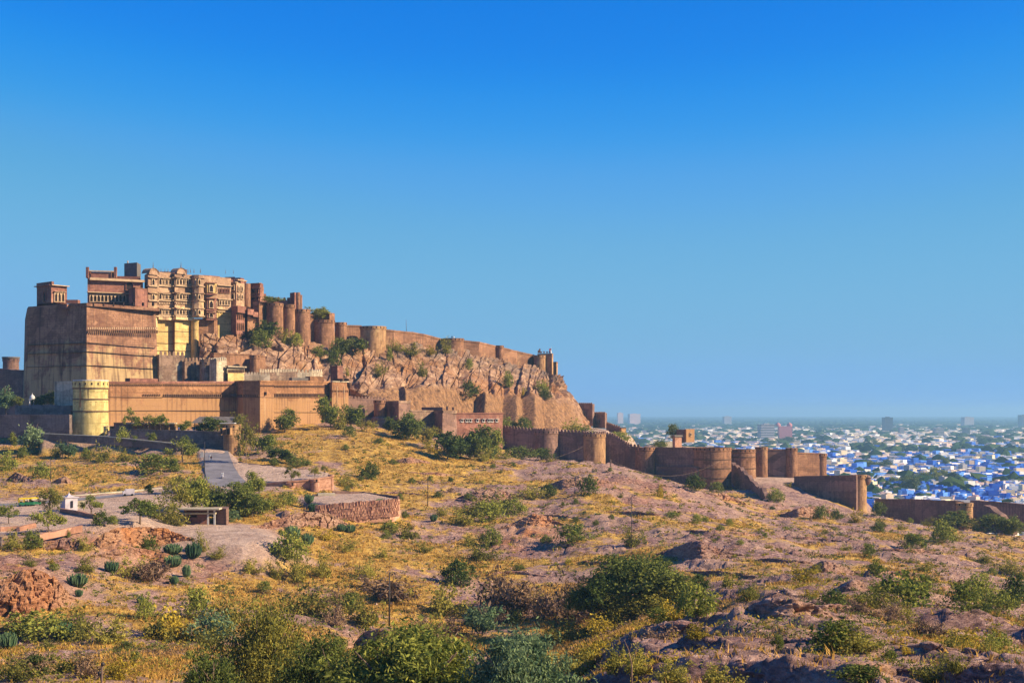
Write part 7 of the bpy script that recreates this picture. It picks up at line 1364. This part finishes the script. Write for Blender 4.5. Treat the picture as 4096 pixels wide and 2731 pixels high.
# the rest of the city as one mass
ix = np.where(~single)[0]; n = len(ix); sgn = np.array([(-1, -1), (1, -1), (1, 1), (-1, 1)]) * 0.5; cx_, sx_ = np.cos(rot[ix]), np.sin(rot[ix])
lx = sgn[None, :, 0] * Wd[ix, None]; ly = sgn[None, :, 1] * Dp[ix, None]; gx_ = R[ix, 0, None] + lx * cx_[:, None] - ly * sx_[:, None]; gy_ = R[ix, 1, None] + lx * sx_[:, None] + ly * cx_[:, None]
co = np.zeros((n, 8, 3)); co[:, :4, 0] = gx_; co[:, 4:, 0] = gx_; co[:, :4, 1] = gy_; co[:, 4:, 1] = gy_; co[:, :4, 2] = PZ; co[:, 4:, 2] = PZ + Ht[ix, None]
fq = np.array([(0, 1, 5, 4), (1, 2, 6, 5), (2, 3, 7, 6), (3, 0, 4, 7), (4, 5, 6, 7)]); o = put('city_houses', np_mesh('city_houses', co.reshape(-1, 3), (fq[None] + 8 * np.arange(n)[:, None, None]).reshape(-1, 4), HMATS, matidx=np.repeat(kind[ix], 5))); tag(o, 'dense mass of small flat roofed houses filling the plain', kind='stuff')
# tree cover between the houses and beyond them
L_far = leafmat('far tree canopy', (0.018, 0.045, 0.014), (0.060, 0.095, 0.025), 0.1)
def ico():
    p = (1 + 5 ** .5) / 2; v = [(-1, p, 0), (1, p, 0), (-1, -p, 0), (1, -p, 0), (0, -1, p), (0, 1, p), (0, -1, -p), (0, 1, -p), (p, 0, -1), (p, 0, 1), (-p, 0, -1), (-p, 0, 1)]; f = [(0, 11, 5), (0, 5, 1), (0, 1, 7), (0, 7, 10), (0, 10, 11), (1, 5, 9), (5, 11, 4), (11, 10, 2), (10, 7, 6), (7, 1, 8), (3, 9, 4), (3, 4, 2), (3, 2, 6), (3, 6, 8), (3, 8, 9), (4, 9, 5), (2, 4, 11), (6, 2, 10), (8, 6, 7), (9, 8, 1)]
    return np.array(v) / math.sqrt(1 + p * p), np.array(f)
iv, jf = ico(); far = []
Y = 1200.0
while Y < 24000:
    st = 16 + (Y - 1200) * 0.006; x0, x1 = sx(2250, Y), sx(4700, Y); n = int((x1 - x0) / st)
    for i in range(n): far.append((rng.uniform(x0, x1), Y + rng.uniform(-.5, .5) * st, st))
    Y += st * 1.3
Q = np.array(far); d2 = fbm(Q[:, 0] / 420, Q[:, 1] / 650, 3, 300); pk = np.where(Q[:, 1] < 3200, 0.07 + 0.45 * sstep(-0.16, -0.36, d2), 0.07 + 0.28 * sstep(-0.16, -0.36, d2) + 0.45 * sstep(5500, 11000, Q[:, 1])); Q = Q[rng.random(len(Q)) < pk]; n = len(Q)
r_ = Q[:, 2] * rng.uniform(0.30, 0.62, n); hz = np.clip(r_ * rng.uniform(.7, 1.1, n), 3.5, 13); V_ = iv[None] * (1 + 0.35 * rng.normal(size=(n, 12, 1))); co = np.stack([V_[:, :, 0] * r_[:, None] + Q[:, 0, None], V_[:, :, 1] * r_[:, None] + Q[:, 1, None], V_[:, :, 2] * hz[:, None] * .7 + PZ + hz[:, None] * .75], -1).reshape(-1, 3)
o = put('far_woods', np_mesh('far_woods', co, (jf[None] + 12 * np.arange(n)[:, None, None]).reshape(-1, 3), [L_far])); tag(o, 'hazy green tree cover between and beyond the houses', kind='stuff')
# single trees one can tell apart among the near houses
ORD19 = ORD + ['thirteenth', 'fourteenth', 'fifteenth', 'sixteenth', 'seventeenth', 'eighteenth', 'nineteenth']
for j, (px_, py_, w_, h_) in enumerate(sorted(((3640, 1965, 90, 70), (3660, 1945, 70, 60), (3700, 1935, 110, 70), (3770, 1935, 90, 60), (3810, 1945, 90, 66), (3590, 1945, 70, 44), (3480, 1880, 90, 50), (3545, 1880, 90, 46), (3520, 1800, 62, 44), (3420, 1808, 60, 30), (3780, 1870, 40, 50), (3860, 1850, 40, 24), (3320, 1805, 60, 34), (3150, 1780, 120, 36), (3610, 1805, 40, 30), (3060, 1790, 80, 30), (3930, 1765, 80, 30), (4000, 1775, 70, 30), (3480, 1770, 44, 28)))):
    Yt = -PZ * F / (py_ + h_ * 0.10 - HY); p = Vector((sx(px_, Yt), Yt, PZ)); t = thing('tree', f'{ORD19[j]} from left of the dark trees among the city houses', 'tree', p, 'trees among the city houses', rng.uniform(0, 6)); r0 = w_ / 2 / F * Yt; H0 = h_ / F * Yt
    put('trunk', TRK[j % 4], t, (0, 0, 0), 0, (r0, r0, H0 * .7)); put('crown', CR['d' if j % 2 else 'g'][j % 3], t, (0, 0, H0 * .12), 0, (r0, r0, H0 * .9 / 1.65))
# larger buildings that stand out
def tower_block(px0, px1, pt, Y, mat, label, floors=10, cat='building'):
    t = thing('tower_block', label, cat, Vector((sx((px0 + px1) / 2, Y), Y, PZ))); w_ = (px1 - px0) / F * Y; z1 = zz(pt + 7, Y); b = MB(); p = wloc(t); b.box((p.x, Y + w_ * .4, (PZ + z1) / 2), (w_, w_ * .8, z1 - PZ), 0.15); b.build('body', mat, t); b = MB(); b.box((p.x, Y + w_ * .4, z1 + 1.5), (w_ * .4, w_ * .3, 3), 0.15); b.build('roof_house', mat, t)
    for k in range(floors if Y < 7000 else 0):
        b = MB(); b.box((p.x, Y + w_ * .4, PZ + (k + .6) * (z1 - PZ) / floors), (w_ * 1.02, w_ * .82, (z1 - PZ) / floors * .3), 0.15); b.build('window_band', M_glass, t)
HMd = plain('dark glass tower', (0.07, 0.09, 0.12), 0.5); HMr = plain('rose stone', (0.50, 0.20, 0.19), 0.85)
tower_block(3536, 3571, 1662, 6000, HMd, 'tall dark tower block on the hazy horizon', 12); tower_block(3597, 3617, 1702, 5200, HM['grey'], 'narrow grey tower block below the tall dark one', 8); tower_block(3740, 3776, 1704, 5000, HM['grey'], 'broad grey block in the right of the city', 6); tower_block(3856, 3880, 1706, 5200, HMd, 'dark narrow block in the right of the city', 7); tower_block(3855, 3895, 1661, 8000, HM['grey'], 'pale hazy block on the right horizon', 8)
tower_block(2895, 2925, 1658, 9000, HM['grey'], 'faint grey block on the horizon above the round towers', 8); tower_block(2470, 2492, 1644, 9000, HM['pink'], 'faint pink tower on the horizon right of the cliff', 8); tower_block(2516, 2560, 1648, 9500, HM['pink'], 'faint pink block on the horizon right of the cliff', 6); tower_block(4085, 4130, 1652, 8000, HMd, 'hazy block at the right edge of the horizon', 8)
tower_block(3040, 3096, 1690, 4300, HM['grey'], 'large grey block with a stair tower in the middle of the city', 7)
t = thing('domed_hall', 'rose coloured hall with a dome in the middle of the city', 'hall', Vector((sx(3140, 4350), 4350, PZ))); b = MB(); p = wloc(t); b.box((p.x, 4350, (PZ + zz(1704, 4350)) / 2), (40, 26, zz(1704, 4350) - PZ)); b.build('body', HMr, t)
for px_, q_ in ((3112, 1690), (3158, 1694)): b = MB(); z_ = zz(1704, 4350); b.lathe((sx(px_, 4345), 4345, z_), [(8, 0), (8.5, 4), (7, 7), (4, 9.5), (0.3, 11.5)], 16); b.build('dome', HMr, t)
# the little hill with orange houses behind the outer wall
t = thing('hill_house', 'orange plastered house on the little hill behind the outer wall', 'house', at(2755, 1755, 715)); block(t, 'wall', M_low, [(2738, 716), (2745, 712), (2778, 716)], 6, 1716, 1768, Yr=714); block(t, 'roof', M_dusk, [(2706, 720), (2740, 717)], 6, 1718, 1770, Yr=714); windows(t, (2745, 711.9), (2778, 715.9), [(2761, 1742, 1.0, 1.3)], M_trim, kind='flat', off=0.02)
t = thing('hill_house', 'small pink house with a dark flat roof below the orange one', 'house', at(2712, 1775, 700)); block(t, 'wall', M_pink, [(2690, 703), (2700, 699), (2727, 702)], 5, 1746, 1790, Yr=700); block(t, 'roof', M_slate, [(2686, 702.6), (2699, 698.2), (2731, 701.8)], 5.6, 1740, 1747, Yr=700)
wall('hill_wall', 'sunlit low wall before the little hill houses', [(2622, 690, 1772, 1800), (2690, 692, 1766, 1800)], M_conc, thick=1.0)
wall('ridge_masonry', 'pale broken masonry in the gully right of the broken stepped wall', [(3010, 520, 2000, 2060), (3015, 516, 1994, 2060)], M_towr, thick=2)

# ------------------------------------------------------------------ the air
m = bpy.data.materials.new('haze air'); m.use_nodes = True; nt = m.node_tree; nt.nodes.clear(); out = nt.nodes.new('ShaderNodeOutputMaterial'); pv = nt.nodes.new('ShaderNodeVolumePrincipled')
pv.inputs['Color'].default_value = (0.38, 0.72, 1.0, 1); pv.inputs['Density'].default_value = 0.00010; pv.inputs['Anisotropy'].default_value = 0.2; nt.links.new(pv.outputs[0], out.inputs['Volume'])
b = MB(); S2 = 34500; b.box((0, 0, (PZ - 6 + 75) / 2), (2 * S2, 2 * S2, 75 - PZ + 6)); tag(b.build('haze', m), 'thin blue haze over the plain', kind='stuff')
